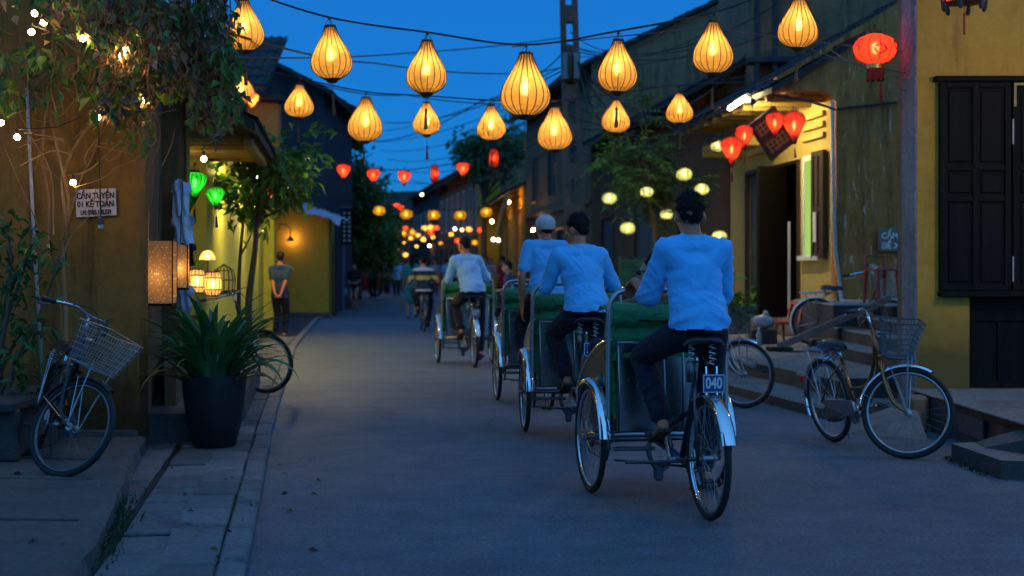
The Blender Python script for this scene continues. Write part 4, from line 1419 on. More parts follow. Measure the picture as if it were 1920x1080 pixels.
for px, py, lab in [(369, 527, 'left bamboo barrel lantern in the shop'), (399, 532, 'right bamboo barrel lantern in the shop')]:
    p = W(px, py, 14.4)
    bl = thing('bamboo_lantern', lab, 'lantern', p, 0, 'bamboo lanterns in the left shop')
    MB().lathe([(.06, -.12), (.085, -.06), (.09, 0), (.085, .06), (.06, .12)], 16).build('shade', M['paper'], bl)
    rr = MB()
    for k in range(12):
        a = 2 * pi * k / 12
        rr.tube([(.062 * cos(a), .062 * sin(a), -.13), (.092 * cos(a), .092 * sin(a), 0), (.062 * cos(a), .062 * sin(a), .13)], .005, 4)
    for z, r_ in ((-.12, .068), (-.06, .09), (.06, .09), (.12, .068)):
        rr.torus((0, 0, z), r_, .006, 'z', 16, 4)
    o = rr.build('bamboo_slats', M['bark'], bl)
    o['kind'] = 'stuff'
    MB().ball((0, 0, 0), (.02, .02, .045)).build('bulb', bulb_mat('bulb_bamboo', (1, .5, .14), 60), bl)
sl = thing('shade_lamp', 'small glowing domed table lamp above the bamboo lanterns', 'lamp', W(389, 482, 14.6))
MB().lathe([(.085, -.03), (.075, .01), (.05, .05), (.015, .07)], 16).build('lamp_shade', M['paper'], sl)
MB().tube([(0, 0, -.2), (0, 0, .02)], .012, 6).lathe([(.06, -.22), (.06, -.2), (0, -.2)], 12).build('stand', M['bark'], sl)
MB().ball((0, 0, 0), (.02, .02, .03)).build('bulb', M['bulb_bamboo'], sl)
cage = thing('bird_cage', 'round wooden bird cage lantern hanging in the left shop', 'cage', W(420, 525, 15.0))
cg = MB()
for k in range(14):
    a = 2 * pi * k / 14
    cg.tube([(.11 * cos(a), .11 * sin(a), -.14), (.12 * cos(a), .12 * sin(a), 0), (.1 * cos(a), .1 * sin(a), .1), (0, 0, .17)], .004, 4)
for z, r_ in ((-.14, .11), (0, .12), (.1, .1)):
    cg.torus((0, 0, z), r_, .005, 'z', 18, 4)
cg.build('bars', M['bark'], cage)
MB().lathe([(0, -.15), (.115, -.15), (.115, -.135), (0, -.135)], 14).build('floor', M['bark'], cage)

# ------------------------------------------------------------------ string bulbs in the vine, fluorescent tube, other lamps, seen and added
SB = [(65, 25, 9.2), (82, 42, 9.1), (59, 60, 9.1), (155, 72, 9.2), (231, 93, 9.0), (229, 105, 9.1), (272, 188, 9.6), (183, 220, 9.7), (32, 257, 9.6), (2, 230, 9.7), (137, 342, 9.8), (382, 298, 10.2)]
WHERE = ['uppermost bulb at the top left corner', 'right of the uppermost bulb', 'left bulb under the uppermost pair', 'alone in the leaves right of the corner group', 'upper one of a close pair in the dry leaves', 'lower one of a close pair in the dry leaves',
         'over the lime leaves near the house corner', 'on the black hanging cord above the sign', 'low at the left edge before the wall', 'cut by the left picture edge', 'low on the vine stem left of the sign', 'under the hanging vine above the green lantern']
bulbm = glow('warm_bulb', (1, .6, .22), 110)
proto = None
for i, (px, py, Y) in enumerate(SB):
    p = W(px, py, Y)
    lab = 'warm round string bulb, ' + WHERE[i]
    if proto is None:
        proto = thing('string_bulb', lab, 'light bulb', p, 0, 'string bulbs in the vine')
        MB().ball((0, 0, 0), .021, 10, 7).build('globe', bulbm, proto)
        MB().tube([(0, 0, .018), (0, 0, .055)], .011, 8).build('socket', M['plasticblk'], proto)
    else:
        copy_thing(proto, lab, p)
hb = thing('hanging_bulb', 'unlit bulb in a black socket hanging on a long cord before the paper sign', 'light bulb', W(189, 415, 9.9))
MB().tube([(-.04, 0, 1.6), (-.02, 0, .8), (0, 0, .02)], .006, 6).build('cord', M['wire'], hb)
MB().lathe([(.012, .04), (.02, .02), (.027, -.02), (.02, -.022)], 12).build('socket', M['plasticblk'], hb)
M['clearglass'] = plain('bulb_glass', (.6, .55, .45), .1, var=.05)
MB().ball((0, 0, -.035), (.02, .02, .024)).build('globe', M['clearglass'], hb)
# light tube under the eave of the yellow house
a, b = W(1368, 203, 21.9), W(1398, 184, 21.3)
ft = thing('fluorescent_tube', 'lit white fluorescent tube fixed under the right eave', 'lamp', a)
MB().tube([(0, 0, 0), b - a], .028, 8).build('tube', glow('fluorescent', (1.0, .8, .36), 480), ft)
MB().tube([V((0.03, .05, .06)), b - a + V((.03, .05, .06))], .03, 6).build('batten', M['steel'], ft)
MB().ball(b - a + V((.1, 0, -.06)), .06, 8, 6).tube([b - a + V((.1, .0, -.06)), b - a + V((.12, .3, .1))], .015, 6).build('holder', M['plasticblk'], ft)
# goose neck lamp on the orange wall
gl = thing('gooseneck_lamp', 'gooseneck wall lamp lighting the orange end wall', 'lamp', W(545, 450, 37.7))
MB().tube([(-.35, .25, .3), (-.3, 0, .42), (-.12, -.05, .42), (0, -.05, .3), (0, -.05, .1)], .018, 6).build('arm', M['blackframe'], gl)
MB().lathe([(.03, .1), (.06, .06), (.12, -.03), (.115, -.03), (.02, .08)], 14, Matrix.Translation((0, -.05, 0))).build('lamp_shade', M['blackframe'], gl)
MB().ball((0, .1, .03), .04, 8, 6).build('bulb', glow('street_bulb', (1, .6, .22), 120), gl)
# bulbs added inside the shops to light their interiors
for (x, y, z, lab, s) in [(*(hB.matrix_basis @ V((1.8, .45, 2.5))), 'bare bulb lighting the open lantern shop', 220), (*(hY.matrix_basis @ V((2.7, .9, 2.85))), 'bare bulb inside the open yellow house door', 6)]:
    sb = thing('shop_bulb', lab, 'light bulb', (x, y, z))
    MB().ball((0, 0, 0), .04, 8, 6).build('globe', glow('shop_bulb_%d' % s, (1, .75, .35), s), sb)
    MB().tube([(0, 0, .03), (0, 0, .3)], .012, 6).build('cord', M['wire'], sb)
for px, py, Y, lab in [(925, 449, 70, 'left of two bright white greenish lamps by the yellow pier'), (934, 450, 70, 'right of two bright white greenish lamps by the yellow pier'), (853, 429, 84, 'small white lamp right of the far lanterns'), (866, 431, 84, 'small orange lamp right of the far lanterns'), (791, 365, 95, 'small cream lamp on the arcade upper wall')]:
    sb = thing('far_lamp', lab, 'lamp', W(px, py, Y), 0, 'small far lamps')
    MB().ball((0, 0, 0), .09, 8, 6).build('globe', glow('far_lamp_%d' % px, (1, .5, .2) if px == 866 else (1, .95, .6), 9), sb)
    MB().tube([(0, .08, 0), (0, .3, .1)], .02, 5).build('arm', M['wire'], sb)
# bulbs added under the left eave to brighten the lime wall
for t, z in ((5.2, 2.55), (9.5, 2.55), (13.5, 2.6)):
    p = hB.matrix_basis @ V((t, -.45, z))
    sb = thing('eave_bulb', ['bare bulb under the shop eave nearest the lilies', 'bare bulb under the lime wall eave at its middle', 'bare bulb under the lime wall eave near its far pier'][[5.2, 9.5, 13.5].index(t)], 'light bulb', p, 0, 'bulbs under the left eave')
    MB().ball((0, 0, 0), .05, 8, 6).build('globe', glow('eave_bulb', (1, .82, .32), 1250), sb)
    MB().tube([(0, 0, .03), (0, 0, .2)], .01, 6).build('cord', M['wire'], sb)

# ------------------------------------------------------------------ cables and pole


def cable(pts, r, label, group='overhead cables', sag=0.0, name='cable', n=14):
    P = []
    for a, b in zip(pts, pts[1:]):
        a, b = V(a), V(b)
        for i in range(n):
            t = i / n
            p = a.lerp(b, t)
            p.z -= sag * 4 * t * (1 - t)
            P.append(p)
    P.append(V(pts[-1]))
    o = MB().tube(P, r, 5).build(name, M['wire'])
    return tag(o, label, 'cable', group)


def smooth_pts(pts, n=8):
    out = []
    for i in range(len(pts) - 1):
        p0, p1, p2, p3 = pts[max(i - 1, 0)], pts[i], pts[i + 1], pts[min(i + 2, len(pts) - 1)]
        for k in range(n):
            t = k / n
            out.append(.5 * ((2 * p1) + (p2 - p0) * t + (2 * p0 - 5 * p1 + 4 * p2 - p3) * t * t + (3 * p1 - p0 - 3 * p2 + p3) * t ** 3))
    out.append(pts[-1])
    return out


tops = [W(px, py, 11.9) + V((0, 0, (.255 if big else .2125) + .085)) for px, py, big, _ in near]
c1 = [W(390, -45, 11.7)] + tops + [W(1700, -14, 12.7)]
tag(MB().tube(smooth_pts(c1), .009, 6).build('lantern_cable', M['wire']), 'black cable carrying the near row of amber lanterns', 'cable')
tops2 = [W(px, py, 16.8) + V((0, 0, (.25 if big else .1875) + .085)) for px, py, big, _ in sec]
tag(MB().tube(smooth_pts([W(330, 95, 15)] + tops2 + [W(1480, 150, 19.5)]), .008, 6).build('lantern_cable', M['wire']), 'black cable carrying the second row of amber lanterns', 'cable')
tag(MB().tube(smooth_pts([W(560, 285, 34)] + [W(a, b - 14, 34) for a, b in ((644, 322), (700, 330), (758, 333), (815, 326), (868, 318))] + [W(975, 285, 40)]), .012, 5).build('lantern_cable', M['wire']), 'thin cable carrying the far red heart lanterns', 'cable')
tag(MB().tube(smooth_pts([W(640, 375, 38)] + [W(a, b - 11, 37.5) for a, b in ((711, 395), (762, 402), (813, 404), (863, 404), (912, 398))] + [W(975, 370, 40)]), .012, 5).build('lantern_cable', M['wire']), 'thin cable carrying the five yellow globe lanterns', 'cable')
cable([W(430, 62, 11), W(700, 118, 20), W(960, 138, 26), W(1075, 120, 26)], .011, 'dark wire slanting across the sky from the vine to the pole', sag=.05)
cable([W(420, 108, 14), W(760, 100, 22), W(1060, 70, 26)], .01, 'thin wire rising to the right behind the near lanterns', sag=.03)
cable([W(560, 145, 22), W(760, 178, 26), W(1060, 190, 26)], .01, 'thin wire level behind the second lanterns', sag=.1)
cable([W(700, 265, 40), W(900, 190, 30), W(1060, 95, 26)], .012, 'thin wire climbing from the left tree to the pole', sag=.2)
cable([W(720, 230, 44), W(1060, 130, 26)], .012, 'second thin wire climbing from the left trees to the pole', sag=.3)
cable([W(690, 330, 50), W(900, 338, 50), W(1070, 250, 26)], .012, 'lower wire sagging over the far street', sag=.2)
M['pinkwire'] = plain('mauve_cable', (.12, .06, .1), .6)
o = cable([W(960, 88, 13), W(1325, 52, 13), W(1500, 75, 13), W(1697, 98, 13)], .006, 'mauve wire crossing behind the near lanterns on the right')
o.data.materials.clear()
o.data.materials.append(M['pinkwire'])
k = 0
for (a, b, sg) in [((1075, 100), (1290, 300), .5), ((1075, 110), (1380, 240), .9), ((1078, 120), (1420, 190), .7), ((1075, 95), (1450, 60), .3), ((1078, 130), (1330, 200), 1.2), ((1075, 105), (1400, 100), 1.0), ((1080, 140), (1250, 260), .6), ((1080, 95), (1110, 220), .1), ((1080, 90), (1460, 5), .4)]:
    cable([W(a[0], a[1], 26), W(b[0], b[1], 23)], .011, ['service wire dropping steeply into the right tree', 'service wire to the lit eave', 'service wire to the gable house eave top', 'service wire to the upper storey posts', 'deeply sagging service wire under the small lantern',
           'slack service wire above the small lantern', 'service wire into the tree crown', 'loose wire end hanging from the pole', 'highest service wire from the pole to the right'][k], 'service wires from the pole', sag=sg)
    k += 1
for i, (a, b) in enumerate([((1497, 82), (1697, 150)), ((1380, 70), (1697, 137)), ((1560, 95), (1697, 170))]):
    cable([W(a[0], a[1], 18), W(b[0], b[1], 12.7)], .006, ['upper pale wire to the near right wall', 'middle pale wire to the near right wall', 'lower pale wire to the near right wall behind the printed lantern'][i], 'pale wires to the near right wall', sag=.02)

for i in range(12):
    a, b = (1070 + RNG.uniform(-8, 12), 60 + 22 * i), (1290 + 30 * (i % 7), 40 + 20 * i + RNG.uniform(-30, 30))
    cable([W(a[0], a[1], 26.2), W(b[0], b[1], 22 + i % 3)], .008, 'thin black service wire from the pole across the dark right house fronts', 'tangle of service wires', sag=RNG.uniform(.1, .7))
for i in range(6):
    cable([W(690 + 12 * i, 250 + 16 * i, 52), W(1066, 120 + 30 * i, 26.2)], .009, 'thin wire crossing the far street from the left trees to the pole', 'thin wires over the far street', sag=.25 + .05 * i)
pole = thing('utility_pole', 'tall grey concrete utility pole with ladder holes beside the street', 'pole', (W(1084, 500, 26).x, 26, 0))


def polewall(mb, y0, y1):
    holes = []
    z = 1.1
    while z < 8.3:
        holes.append((-.075, .075, z, z + .42))
        z += .72
    wall(-.2, .2, 0, 8.9, y0, y1, holes, mb=mb)
    # taper and lean
    mb.v = [(x * (1 - z * .032) - z * .028, y, z) for x, y, z in mb.v]
    return mb


polewall(MB(), -.13, .13).build('post', M['conc_d'], pole)
MB().bbox(-.3, .02, -.4, -.14, 4.75, 5.25, .02).build('junction_box', M['darksteel'], pole)
coil = MB()
for k in range(9):
    coil.torus((-.15 + RNG.uniform(-.05, .05), -.32, 5.0 + RNG.uniform(-.1, .1)), .22 + RNG.uniform(-.06, .06), .012, 'x', 20, 4, Matrix.Identity(4))
coil.build('cable_coil', M['wire'], pole)
MB().bbox(-.16, .0, -.16, -.135, 1.35, 2.15, .01).build('notice', M['white'], pole)

# ------------------------------------------------------------------ signs


def text_mesh(body, size, mat, parent, loc, rot, name='lettering', align='CENTER', bold=0.0, ext=0.0008, sx=1.0):
    c = bpy.data.curves.new('t', 'FONT')
    c.body = body
    c.size = size
    c.align_x = align
    c.align_y = 'CENTER'
    c.extrude = ext
    c.offset = bold
    c.resolution_u = 3
    o = bpy.data.objects.new('t', c)
    COL.objects.link(o)
    dg = bpy.context.evaluated_depsgraph_get()
    me = bpy.data.meshes.new_from_object(o.evaluated_get(dg))
    bpy.data.objects.remove(o)
    for v in me.vertices:
        v.co.x *= sx
    me.materials.clear()
    me.materials.append(mat)
    t = link(name, me, parent, loc)
    t.rotation_euler = rot
    return t


sg = thing('paper_sign', 'white paper notice with black lettering on the brown left wall', 'sign', W(180, 381, 10.27))
sg.rotation_euler = (0, radians(-1.5), 0)
hw, hh = 37.5 * 10.27 / FPX, 27 * 10.27 / FPX
MB().add([(-hw, 0, -hh + .006), (hw, 0, -hh - .004 + .018), (hw, -.004, hh), (-hw + .0, -.006, hh - .004), (-hw, .01, -hh + .006), (hw, .01, -hh + .014), (hw, .006, hh), (-hw, .004, hh - .004)],
         [(0, 1, 2, 3), (7, 6, 5, 4), (0, 4, 5, 1), (1, 5, 6, 2), (2, 6, 7, 3), (3, 7, 4, 0)]).build('sheet', M['papersign'], sg)
for i, (b, s, z, sx) in enumerate([('CẦN TUYỂN', .058, .052, .82), ('01 KẾ TOÁN', .058, -.008, .8), ('LH: 0905.170.539', .047, -.066, .66)]):
    text_mesh(b, s, M['ink'], sg, (.0, -.0085, z), (pi / 2, 0, 0), bold=.0022, sx=sx)
sg = thing('wall_sign', 'grey wall sign with pale capital letters partly hidden by the near right wall', 'sign', W(1684, 449, 20.7) + V((.08, 0, 0)))
MB().bbox(-.37, .37, 0, .02, -.17, .17, .004).build('board', M['greysign'], sg)
for b, z in (('CẤM', .05), ('ĐỂ XE', -.095)):
    text_mesh(b, .118, M['greyletter'], sg, (-.325, -.006, z - .0), (pi / 2, 0, 0), bold=.004, sx=.95, align='LEFT')

# hanging framed wooden panel tilted under the eave
hp = thing('framed_panel_sign', 'tilted dark wooden panel with carved openwork hanging under the right eave', 'sign', W(1448, 250, 20.9))
Mx = Matrix.Scale(.8, 4) @ Matrix.Rotation(radians(-38), 4, 'Y') @ Matrix.Rotation(radians(25), 4, 'X')
f = MB()
for a, b, c, d in ((-.3, .3, .37, .43), (-.3, .3, -.43, -.37), (-.3, -.24, -.37, .37), (.24, .3, -.37, .37), (-.24, .24, -.03, .03)):
    f.bbox(a, b, -.025, .025, c, d, .006, Mx)
f.build('frame', M['brownwood'], hp)
MB().box(-.24, .24, .0, .012, -.37, .37, Mx).build('board', M['bark'], hp)
f = MB()
for cz in (-.2, .2):
    for k in range(5):
        f.box(-.2 + k * .09, -.17 + k * .09, -.015, -.001, cz - .12, cz + .12, Mx)
    for k in range(3):
        f.box(-.22, .22, -.017, -.003, cz - .1 + k * .09, cz - .08 + k * .09, Mx)
o = f.build('openwork', M['beam'], hp)
o['kind'] = 'stuff'
MB().tube([Mx @ V((-.2, 0, .4)), V((-.3, .1, .9))], .006, 4).tube([Mx @ V((.2, 0, .4)), V((.1, .1, .95))], .006, 4).build('hanging_wire', M['wire'], hp)
# ------------------------------------------------------------------ plants
def leaf(mb, p, d, L, w, rng, fold=.25):
    d = d.normalized()
    up = V((rng.uniform(-1, 1), rng.uniform(-1, 1), rng.uniform(.2, 1.4)))
    s = d.cross(up)
    if s.length < 1e-3:
        s = V((1, 0, 0))
    s.normalize()
    n = s.cross(d)
    m = p + d * L * .45 - n * L * .0
    tip = p + d * L + V((0, 0, -L * .18))
    mb.add([p, m + s * w / 2 + n * w * fold, tip, m - s * w / 2 + n * w * fold, m], [(0, 1, 4), (1, 2, 4), (0, 4, 3), (4, 2, 3)])


def rvec(rng, zlo=-1, zhi=1):
    return V((rng.uniform(-1, 1), rng.uniform(-1, 1), rng.uniform(zlo, zhi)))


def pinnate(mb, p, d, L, n, ll, lw, rng, twig=None):
    d = d.normalized()
    side = d.cross(V((0, 0, 1)))
    if side.length < .1:
        side = V((1, 0, 0))
    side.normalize()
    q = p
    for i in range(n):
        t = (i + 1) / n
        q = p + d * L * t + V((0, 0, -L * .3 * t * t))
        for sgn in (-1, 1):
            leaf(mb, q, side * sgn + d * .55 + V((0, 0, rng.uniform(-.5, .1))), ll * rng.uniform(.8, 1.15), lw, rng)
    if twig is not None:
        twig.tube([p, p + d * L * .5 + V((0, 0, -L * .07)), q], .004, 3, caps=False)


def tree(name, label, base, trunk, crowns, mats, rng, leafL, leafW, n, kind='simple', r0=.06, group=None, per=9):
    """trunk: list of points; crowns: (centre, radii, share)"""
    root = thing(name, label, 'tree', base, 0, group)
    t = MB()
    tp = [V(p) - V(base) for p in trunk]
    t.tube(smooth_pts(tp, 4), [r0 * (1 - .6 * i / (len(smooth_pts(tp, 4)) - 1)) for i in range(len(smooth_pts(tp, 4)))], 8)
    lf = [MB() for _ in mats]
    for c, rad, share in crowns:
        c = V(c) - V(base)
        nb = max(3, int(n * share / per / 6))
        for b in range(nb):
            th, ph = rng.uniform(0, 2 * pi), math.acos(rng.uniform(-1, 1))
            rr = rng.uniform(.55, 1.0)
            e = c + V((rad[0] * rr * sin(ph) * cos(th), rad[1] * rr * sin(ph) * sin(th), rad[2] * rr * cos(ph)))
            s = tp[-1].lerp(tp[-2], rng.uniform(0, .8))
            mid = s.lerp(e, .5) + rvec(rng) * .12 * (e - s).length
            br = smooth_pts([s, mid, e], 4)
            t.tube(br, [r0 * .4 * (1 - .85 * i / (len(br) - 1)) for i in range(len(br))], 5, caps=False)
            li = rng.randrange(len(mats))
            for k in range(6):
                p = br[min(len(br) - 1, 3 + k)] if k < 5 else e
                p = mid.lerp(e, rng.uniform(.1, 1.0)) + rvec(rng) * rad[0] * .16
                out = ((p - c) + rvec(rng) * rad[0] * .5 + V((0, 0, .1)))
                if kind == 'pinnate':
                    pinnate(lf[li], p, out, leafL * 3.2, 6, leafL, leafW, rng, t)
                else:
                    for q in range(per):
                        leaf(lf[li], p + rvec(rng) * leafL * 1.2, out.normalized() + rvec(rng) * .9 + V((0, 0, -.3)), leafL * rng.uniform(.6, 1.2), leafW, rng)
    t.build('trunk', M['bark'], root, smooth=True)
    for i, mm in enumerate(mats):
        if lf[i].f:
            o = lf[i].build('crown', M[mm], root)
            o['kind'] = 'stuff'
    return root


rg = random.Random(11)
tree('street_tree', 'slim leafy street tree growing beside the left lantern shop', (-3.12, 17, .05), [(-3.12, 17, .05), (-3.15, 17, .9), (-3.07, 17, 1.6), (-3.05, 17.1, 2.4)],
     [((-2.85, 17, 2.62), (.5, .6, .4), .5), ((-3.2, 17, 2.5), (.32, .5, .32), .22), ((-2.5, 17, 2.78), (.42, .5, .2), .2)], ['leaf', 'leafy', 'leaf'], rg, .17, .07, 1000, r0=.055)
tree('street_tree', 'second thin stem of a young tree behind the leafy left street tree', (-3.35, 17.6, .05), [(-3.35, 17.6, .05), (-3.38, 17.6, 1.2), (-3.3, 17.6, 2.2)], [((-3.3, 17.6, 2.35), (.35, .4, .3), 1)], ['leaf', 'leafy'], rg, .15, .065, 350, r0=.035)
tree('flame_tree', 'feathery leaved tree before the dark house on the right with lemon lanterns in it', (2.52, 24.5, .3), [(2.52, 24.5, .3), (2.55, 24.5, 1.2), (2.46, 24.5, 2.0), (2.35, 24.5, 2.7), (2.2, 24.5, 3.5)],
     [((1.95, 24.5, 3.15), (.75, .8, .7), .4), ((2.6, 24.5, 2.9), (.7, .8, .5), .32), ((1.9, 24.5, 2.15), (.7, .6, .35), .2), ((2.7, 24.5, 2.1), (.45, .6, .3), .1), ((2.0, 24.6, 4.0), (.35, .4, .4), .08)], ['leaf', 'leaf', 'leafd'], rg, .15, .05, 1000, kind='pinnate', r0=.07, per=6)
tree('leafy_tree', 'large dark tree overhanging the left side far down the street', (-6.0, 52, 0), [(-6.0, 52, 0), (-6.0, 52, 2), (-5.9, 52, 3.6)],
     [((-5.8, 52, 4.2), (1.2, 2, 1.6), .5), ((-5.4, 53, 2.6), (.9, 2, 1.3), .35), ((-6.6, 51, 5.0), (.8, 1.5, .9), .2)], ['leafd', 'leaf'], rg, .3, .15, 5200, r0=.16)
tree('leafy_tree', 'second large tree farther down the left side of the street', (-6.5, 60, 0), [(-6.5, 60, 0), (-6.4, 60, 2), (-6.3, 60, 3.2)],
     [((-6.0, 60, 3.2), (1.3, 2, 1.7), .6), ((-5.9, 61, 1.8), (.9, 1.5, 1.0), .4)], ['leafd', 'leaf'], rg, .3, .15, 3200, r0=.16)
tree('leafy_tree', 'dark tree rising above the roofs at the right of the far street', (-1.3, 66, 0), [(-1.3, 66, 0), (-1.3, 66, 4), (-1.4, 66, 6)],
     [((-1.4, 66, 7.0), (1.3, 1.5, .9), .6), ((-.2, 66, 7.6), (1.2, 1.2, 1.0), .4)], ['leafd'], rg, .32, .16, 2600, r0=.16)
tree('leafy_tree', 'bright green tree at the far bend behind the crowd', (-8.0, 86, 0), [(-8.0, 86, 0), (-8, 86, 2), (-8, 86, 3)], [((-8.0, 86, 2.6), (1.2, 1.5, 1.6), 1)], ['leaf'], rg, .32, .16, 1500, r0=.16)

# hanging vine over the left near house
vine = thing('hanging_vine', 'big tangled vine with dry brown and green leaves hanging over the near left wall', 'vine', (-3.6, 9.8, 0.1))
st, lv, lv2, dr, lm = MB(), MB(), MB(), MB(), MB()
rv = random.Random(21)
off = V(vine.location)


def strand(px, py0, py1, Y, dens, which, drift=0, sway=.05, L=.07, wd=.04):
    a, b = W(px, py0, Y), W(px + drift, py1, Y)
    n = max(3, int((a - b).length / .09))
    pts = [a.lerp(b, i / n) + rvec(rv) * sway * (i / n) for i in range(n + 1)]
    st.tube(smooth_pts(pts, 2), .0045, 4, caps=False)
    for p, q in zip(pts, pts[1:]):
        for k in range(dens):
            pp = p.lerp(q, rv.random()) + rvec(rv) * .05
            leaf(which if not isinstance(which, list) else rv.choice(which), pp, rvec(rv, -1.4, .1), L * rv.uniform(.6, 1.25), wd, rv)


# dry brown tresses
for i in range(42):
    px = rv.uniform(185, 420)
    Y = rv.uniform(8.9, 10.1)
    low = 255 if 190 < px < 330 else (300 if px > 385 else 230)
    strand(px, rv.uniform(-70, 30), rv.uniform(low - 110, low), Y, rv.choice((5, 7, 9)), [dr, dr, dr, dr, lv], rv.uniform(-14, 14), .06, .07, .04)
# green part, right edge and top
for i in range(16):
    px = rv.uniform(290, 432)
    strand(px, rv.uniform(-70, 10), rv.uniform(60, 175) + (70 if px > 395 else 0), rv.uniform(8.8, 9.8), 5, [dr, dr, lv, lv2], rv.uniform(-12, 12), .06, .085, .05)
for i in range(7):
    strand(rv.uniform(402, 436), rv.uniform(60, 120), rv.uniform(190, 235), rv.uniform(8.9, 9.5), 4, [lv], rv.uniform(-6, 6), .05, .1, .062)
for i in range(26):
    px = rv.uniform(-60, 300)
    strand(px, rv.uniform(-80, -10), rv.uniform(10, 125), rv.uniform(8.8, 10.0), 5, [lv, lv2, dr, dr], rv.uniform(-16, 16), .08, .085, .05)
for i in range(16):
    px = rv.uniform(-20, 215)
    strand(px, rv.uniform(60, 120), rv.uniform(150, 215), rv.uniform(9.4, 10.1), 3, [lv, lv2], rv.uniform(-10, 10), .08, .085, .05)
for i in range(7):
    strand(rv.uniform(225, 340), rv.uniform(90, 140), rv.uniform(150, 195), 9.6, 3, [lm], rv.uniform(-10, 10), .07, .09, .06)
for (px, py, n) in [(305, 155, 26), (190, 190, 16), (75, 105, 22), (15, 170, 18), (240, 150, 14), (260, 250, 10)]:
    for k in range(n):
        p = W(px + rv.uniform(-28, 28), py + rv.uniform(-24, 24), rv.uniform(9.4, 9.9))
        leaf(rv.choice([lv, lv2, lm]), p, rvec(rv, -1.5, 0), .12, .065, rv)
# woody stems climbing the wall
ROOT = W(122, 700, 10.1)
for pts, r in [([(122, 760), (124, 600), (118, 480), (128, 380), (112, 300), (96, 230), (60, 165), (20, 110)], .016), ([(124, 500), (121, 400), (118, 330), (150, 260), (195, 200), (240, 120), (300, 60)], .014),
               ([(90, 480), (92, 380), (80, 300), (88, 180), (100, 60), (95, -40)], .011), ([(100, 440), (96, 330), (60, 260), (30, 200)], .007), ([(126, 420), (150, 340), (175, 290), (190, 240), (215, 150), (232, 95)], .008),
               ([(120, 640), (105, 520), (70, 420), (30, 330), (10, 280)], .006), ([(124, 360), (105, 330), (60, 300)], .005), ([(128, 330), (165, 320), (205, 285), (270, 225), (330, 205)], .008), ([(60, 165), (100, 130), (160, 115), (230, 85)], .012),
               ([(100, 60), (150, 100), (200, 125), (280, 125)], .01), ([(118, 480), (135, 440), (170, 400), (180, 350)], .005), ([(290, 200), (300, 260), (275, 330)], .005), ([(300, 210), (280, 280), (262, 330)], .004), ([(255, 205), (262, 260), (250, 320)], .004)]:
    P = [W(a, b, 10.12 + rv.uniform(-.1, .06)) for a, b in pts]
    sp = smooth_pts(P, 5)
    st.tube(sp, [r * (1 - .5 * i / len(sp)) for i in range(len(sp))], 6, caps=False)
for i in range(46):
    a = W(rv.uniform(60, 330), rv.uniform(40, 330), rv.uniform(9.7, 10.15))
    b = a + V((rv.uniform(-.35, .35), rv.uniform(-.1, .05), rv.uniform(-.3, .35)))
    st.tube(smooth_pts([a, a.lerp(b, .5) + rvec(rv) * .07, b], 3), .0035, 3, caps=False)
wire = MB()
for a, b in zip(SB, SB[1:9]):
    A, B = W(a[0], a[1] - 14, a[2]), W(b[0], b[1] - 14, b[2])
    wire.tube([A, A.lerp(B, .5) - V((0, 0, .05)), B], .004, 4)
wire.tube([W(178, -30, 9.8), W(181, 120, 9.8), W(183, 210, 9.75)], .005, 4)
tag(wire.build('string_light_wire', M['wire']), 'black wire of the string bulbs threaded through the vine', 'cable')
for nm, b, mm in (('stems', st, 'vinewood'), ('green_leaves', lv, 'leaf'), ('dark_leaves', lv2, 'leafd'), ('dry_leaves', dr, 'dry'), ('lime_leaves', lm, 'leafy')):
    o = b.build(nm, M[mm], vine, world=True)
    o['kind'] = 'stuff'

# bush in a stone planter at the left edge
pln = thing('stone_planter', 'low stone planter at the left picture edge', 'planter', (-3.75, 9.3, .15))
f = MB()
for k in range(6):
    f.bbox(-4.9 + k * .3, -4.62 + k * .3, 8.95, 9.05, .15, .48, .015)
f.bbox(-3.1 - .18, -3.1 - .06, 8.96, 9.9, .15, .48, .015).bbox(-5, -3.13, 8.9, 10.2, .46, .53, .015)
f.build('rim', M['riser'], pln, world=True)
bs = thing('leafy_bush', 'dark bush with bent branches at the left edge before the brown wall', 'bush', (-3.6, 9.5, .5))
st, lv = MB(), MB()
for pts, n in [([(10, 800), (20, 700), (70, 600), (100, 520), (118, 470)], 5), ([(0, 800), (5, 640), (40, 520), (70, 440)], 26), ([(-20, 760), (10, 600), (20, 470), (5, 420)], 30), ([(0, 700), (30, 640), (60, 620), (90, 640)], 16), ([(-10, 700), (15, 560), (55, 480), (90, 465)], 24), ([(-30, 800), (10, 720), (40, 700), (55, 720)], 16), ([(0, 790), (30, 770), (60, 765)], 20)]:
    P = smooth_pts([W(a, b, 9.45 + rv.uniform(-.15, .2)) for a, b in pts], 5)
    st.tube(P, [.018 * (1 - .8 * i / len(P)) for i in range(len(P))], 6, caps=False)
    for k in range(n * 2):
        p = P[rv.randrange(len(P) // 3, len(P))] + rvec(rv) * .1
        leaf(lv, p, rvec(rv, -.9, .5), .11 * rv.uniform(.6, 1.2), .045, rv)
st.build('branches', M['bark'], bs, world=True)['kind'] = 'stuff'
lv.build('foliage', M['leafd'], bs, world=True)['kind'] = 'stuff'

